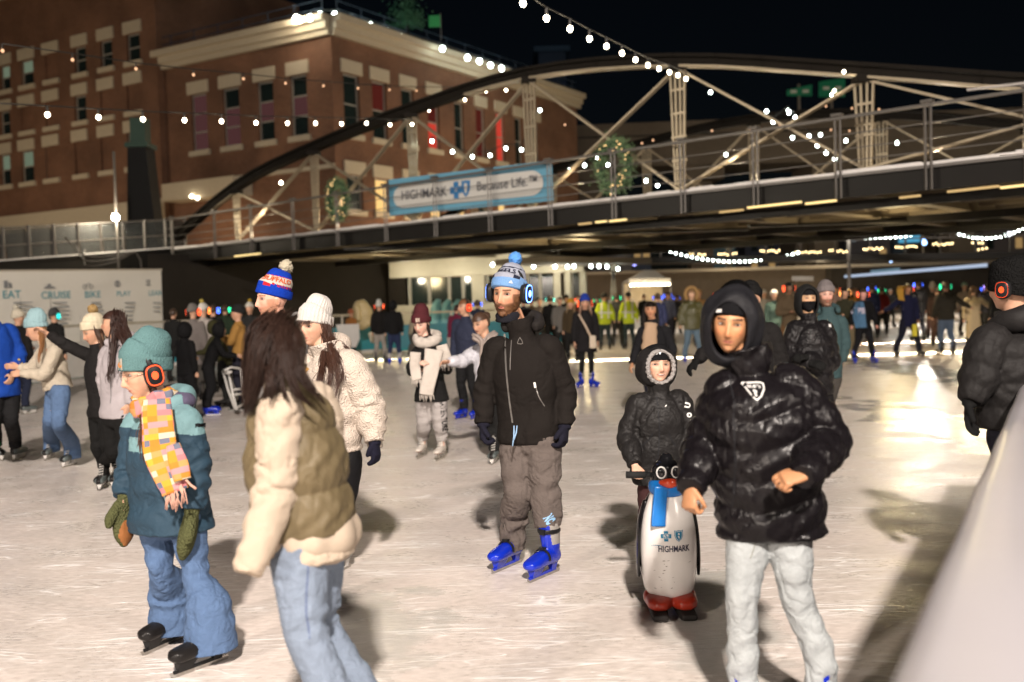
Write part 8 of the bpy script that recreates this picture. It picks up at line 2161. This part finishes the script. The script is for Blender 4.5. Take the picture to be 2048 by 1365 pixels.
CROWD = [ # px, Y, label, top, trousers, yaw, kw
 (1745, 35, 'skater in navy with two blue lit headphones above the blue-shirt skater', (.012, .02, .07), (.01, .01, .02), 175, dict(phones=BLU, H=1.84, strength=9)),
 (1765, 38, 'skater in dark red with green lit headphones beside the navy skater', (.25, .02, .02), (.02, .02, .02), 170, dict(phones=GRN, H=1.76)),
 (1712, 36, 'skater in mustard jacket in the far crowd', (.40, .20, .04), (.03, .03, .03), 0, dict(phones=None, hat=(.3, .16, .1))),
 (1838, 33, 'tall skater in black with bright blue lit headphones behind the navy coat', (.015, .015, .02), (.02, .02, .03), 180, dict(phones=BLU, H=1.92, strength=10)),
 (1866, 34, 'skater with raised white hat next to the broad man', (.05, .045, .04), (.16, .09, .08), 160, dict(hat=(.62, .58, .52), tall=.06, H=1.78)),
 (1875, 29, 'slim skater in dark brown passing behind the broad man', (.05, .03, .025), (.12, .07, .06), 150, dict(stride=.5)),
 (1930, 36, 'skater in pale fur coat with greenish hat far right', (.42, .34, .27), (.05, .04, .04), 0, dict(hat=(.25, .4, .33), H=1.8)),
 (1970, 38, 'skater in lilac and blue by the far right crowd', (.20, .18, .30), (.02, .02, .02), 0, dict(phones=BLU)),
 (1400, 34, 'skater in tan fur parka just behind the camouflage parka', (.42, .24, .10), (.05, .05, .05), 10, dict(hat=(.5, .3, .15), H=1.82)),
 (1436, 36, 'skater in black with a red lit headphone left of the puffer hood', (.012, .012, .012), (.01, .01, .01), 0, dict(phones=RED, H=1.76)),
 (1338, 37, 'person in pale blue jacket with blue lit headphones by the tent', (.12, .14, .25), (.03, .03, .05), 0, dict(phones=BLU, H=1.8, strength=8)),
 (1236, 35, 'skater in dark grey between the two marshals', (.05, .055, .06), (.02, .02, .02), 170, dict(phones=GRN, H=1.78)),
 (1145, 27, 'skater in brown fur coat and yellow bucket hat left of the bag woman', (.06, .04, .018), (.012, .012, .012), -20, dict(hat=(.55, .30, .03), H=1.62, longhair=.15, hair=(.3, .2, .1))),
 (1122, 31, 'skater in grey shawl behind the yellow hat', (.20, .19, .18), (.02, .02, .02), 20, dict(H=1.72, coat=.2)),
 (1103, 33, 'skater in black with cyan lit headphones in the far group', (.012, .012, .012), (.012, .012, .012), 170, dict(phones=(.1, .9, .7), H=1.78)),
 (1082, 34, 'skater in dark taupe near the bearded man shoulder', (.10, .075, .06), (.03, .03, .03), 0, dict(H=1.72)),
 (1160, 36, 'skater in dark maroon cap with red lit headphones', (.08, .015, .015), (.02, .02, .02), 0, dict(phones=RED, H=1.78)),
 (908, 26, 'skater in maroon coat bending behind the scarf girl', (.16, .012, .045), (.30, .27, .25), 150, dict(H=1.62, lean=.35, hair=(.03, .015, .015))),
 (938, 27, 'skater in white hoodie with faded red lettering', (.52, .48, .45), (.08, .07, .05), -150, dict(H=1.62, lean=.3, hood=True)),
 (958, 31, 'skater in navy with two blue lit headphones right of the white hoodie', (.02, .03, .06), (.02, .02, .02), 175, dict(phones=BLU, H=1.70, strength=9)),
 (762, 29.5, 'skater in dark jacket and light trousers with white hat and red lit headphones', (.015, .014, .014), (.34, .31, .28), 175, dict(hat=(.6, .6, .56), phones=RED, H=1.72, tall=.05)),
 (790, 28.5, 'skater in long dark hoodie and navy trousers on blue skates by the turquoise boards', (.012, .012, .013), (.014, .022, .06), 185, dict(hood=True, H=1.74)),
 (825, 33, 'small skater in cream coat behind the scarf girl', (.45, .38, .28), (.1, .09, .08), 120, dict(H=1.45, lean=.2)),
 (393, 19, 'tall skater in grey hooded coat and grey hat with red lit headphones', (.20, .175, .165), (.05, .045, .04), 165, dict(hat=(.14, .13, .12), phones=RED, coat=.25, H=1.72)),
 (413, 20.5, 'skater with white hat and yellow pompom beside the grey coat', (.30, .27, .25), (.05, .05, .05), 170, dict(hat=(.62, .6, .55), pom=(.5, .4, .1), phones=(1, .25, .05), H=1.74)),
 (432, 22, 'skater in black with blue and green lit headphones at the rail', (.012, .012, .012), (.02, .02, .02), 165, dict(phones=BLU, H=1.74, strength=9)),
 (376, 15.2, 'child in black snowsuit reaching right near the grey coat', (.009, .009, .010), (.008, .008, .009), 150, dict(hood=True, H=1.42, arms=('down', 'fwd'), kind='cloth', topkw=dict(wid=(.20, .19, .19)), pantkw=dict(r=(.12, .11, .10, .10, .09)))),
 (420, 16.3, 'child in hooded black snowsuit bending to the white walker, blue skates', (.010, .010, .011), (.009, .009, .010), 110, dict(hood=True, H=1.42, lean=.35, arms=('fwd', 'fwd'), pantkw=dict(r=(.12, .115, .10, .10, .09)))),
 (455, 17.5, 'child in olive hood bending over the walker from behind', (.05, .048, .02), (.012, .012, .012), -100, dict(hood=True, H=1.45, lean=.35, arms=('fwd', 'fwd'))),
 (484, 17, 'skater with raised mustard sleeve behind the long-haired woman', (.30, .16, .04), (.02, .02, .03), -90, dict(hat=(.02, .02, .02), H=1.66, arms=('chest', 'chest'))),
 (505, 24, 'skater in white hat with gold pompom left of the lettered hat', (.03, .03, .03), (.02, .02, .02), 0, dict(hat=(.6, .57, .5), pom=(.5, .33, .05), H=1.76)),
 (1530, 34, 'skater in white scarf left of the brown jacket man', (.45, .42, .38), (.05, .05, .05), 0, dict(H=1.74, hat=(.6, .57, .52))),
 (1673, 34, 'skater in pale pink jacket right of the bearded man', (.42, .30, .30), (.05, .05, .05), 0, dict(phones=RED, H=1.82)),
 (1782, 46, 'far skater in grey before the dark bay', (.10, .10, .11), (.03, .03, .03), 0, dict(phones=None)),
 (1355, 46, 'far skater in charcoal right of the tent', (.05, .05, .06), (.02, .02, .02), 0, dict(phones=BLU)),
 (1196, 42, 'far skater in black with green light behind the marshals', (.02, .02, .02), (.02, .02, .02), 0, dict(phones=GRN)),
 (1050, 30, 'skater in charcoal coat just right of the bearded man headphones', (.04, .035, .035), (.02, .02, .02), 160, dict(H=1.74)),
 (1135, 38, 'skater in black beanie between the yellow hat and the bag woman', (.02, .02, .02), (.02, .02, .02), 10, dict(hat=(.03, .03, .03), H=1.8)),
 (1222, 44, 'far skater in olive left of the marshals', (.05, .06, .03), (.03, .03, .03), 0, dict(H=1.78)),
 (1290, 44, 'far skater in black right of the marshals', (.02, .02, .02), (.02, .02, .02), 0, dict(H=1.8)),
 (1318, 30, 'skater in dark blue with blue lit headphones beside the long black haired woman', (.03, .04, .12), (.02, .02, .03), 170, dict(phones=BLU, H=1.74, strength=9)),
 (1462, 40, 'far skater in rust jacket left of the puffer hood', (.20, .08, .03), (.03, .03, .03), 0, dict(H=1.8)),
 (1705, 42, 'far skater in black cap with amber light', (.03, .03, .03), (.02, .02, .02), 0, dict(phones=(1, .45, .08), H=1.8)),
 (1978, 33, 'skater in dark parka with lilac light beside the quilted coat', (.03, .03, .04), (.02, .02, .02), 160, dict(phones=(.5, .3, 1), H=1.76)),
 (705, 33, 'small skater in orange behind the white beanie woman', (.30, .12, .03), (.03, .03, .03), 150, dict(H=1.5, hat=(.3, .1, .05))),
 (352, 24, 'skater in black leaning on the rail left of the grey coat', (.02, .02, .02), (.02, .02, .02), 170, dict(H=1.7)),
 (455, 26, 'skater in dark green with green lit headphones beyond the walker', (.03, .05, .03), (.02, .02, .02), 165, dict(phones=GRN, H=1.76)),
 (1065, 38, 'far skater in brown by the pavilion windows', (.12, .08, .05), (.03, .03, .03), 0, dict()),
]
for px, Y, lb, tc, pc, yw, kw in CROWD:
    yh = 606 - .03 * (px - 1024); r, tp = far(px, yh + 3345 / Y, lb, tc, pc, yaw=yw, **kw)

# cream padded jacket hung over the rail, white tube walker
jx = P(722, 645, 33.5)
root = empty('hung_jacket', (jx.x, jx.y, 0), 'cream gold padded jacket hanging over the rail', 'jacket')
m = MB()
v, f = loft([(P(720, 606, 33.4), .22, .16), (P(724, 625, 33.4), .36, .18), (P(728, 642, 33.4), .30, .16), (P(734, 652, 33.4), .26, .12)], n=26, side=XD, step=.03, rnd=.6, mod=quiltmod(.12, .03, 2)); m.add(v, f)
v, f = loft([(P(714, 612, 33.2), .10, .10), (P(717, 640, 33.2), .09, .08)], n=14, side=XD, step=.04, rnd=.6, mod=quiltmod(.12, .02, 4)); m.add(v, f)
me = fuse(m, .018, 1); finish('padding', me, puffer((.62, .50, .26), 'gold nylon'), root)
wk = empty('skating_walker', G(462, 812), 'white tubular skating walker by the children in snowsuits', 'skating aid')
W_ = lambda x, y, Y: tuple(P(x, y, Y))
for pts in ([W_(446, 742, 16.2), W_(456, 780, 16.1), W_(470, 818, 16.0)], [W_(456, 742, 16.0), W_(466, 790, 15.9), W_(474, 820, 15.85)], [W_(448, 742, 16.2), W_(462, 735, 16.4), W_(482, 738, 16.5)], [W_(482, 738, 16.5), W_(486, 780, 16.6), W_(490, 806, 16.7)], [W_(462, 790, 16.1), W_(492, 788, 16.6)], [W_(464, 780, 16.1), W_(490, 778, 16.6)], [W_(470, 818, 16.0), W_(492, 806, 16.8)], [W_(446, 742, 16.2), W_(454, 748, 15.9), W_(462, 744, 15.8)]):
    m = MB(); m.tube(pts, .020, 8); m.build('tube', WHITE_PLASTIC, wk, True)
wl2 = empty('cream_waste_bag', G(742, 712), 'small cream bag lying by the turquoise boards', 'bag'); m = MB(); v, f = loft([(P(741, 668, 31), .07, .07), (P(746, 682, 31), .10, .09)], n=14, step=.03, rnd=.8); m.add(v, f); m.build('bag_body', plain((.6, .55, .42), .7, name='cream bag'), wl2, True)
# teal boat shaped hire bins seen by the pavilion
for i, px in enumerate((872, 892, 912)):
    p = P(px, 626, 40); root = empty('blue_tarpaulin_mound', (p.x, p.y, 0), ['leftmost', 'middle', 'rightmost'][i] + ' of the three pale blue tarpaulin mounds before the pavilion', 'tarpaulin', 'blue tarpaulin mounds'); m = MB(); v, f = loft([(p + Vector((0, 0, -1.2)), .26, .3), (p, .25, .3), (p + Vector((.1, 0, .45)), .12, .2)], n=16, step=.08, rnd=.8, mod=foldmod(i, .03, .3, (), 1)); m.add(v, f); m.build('sheet', plain((.16, .42, .52), .5, name='blue tarp'), root, True)
bpy.data.scenes.remove(_tmp)
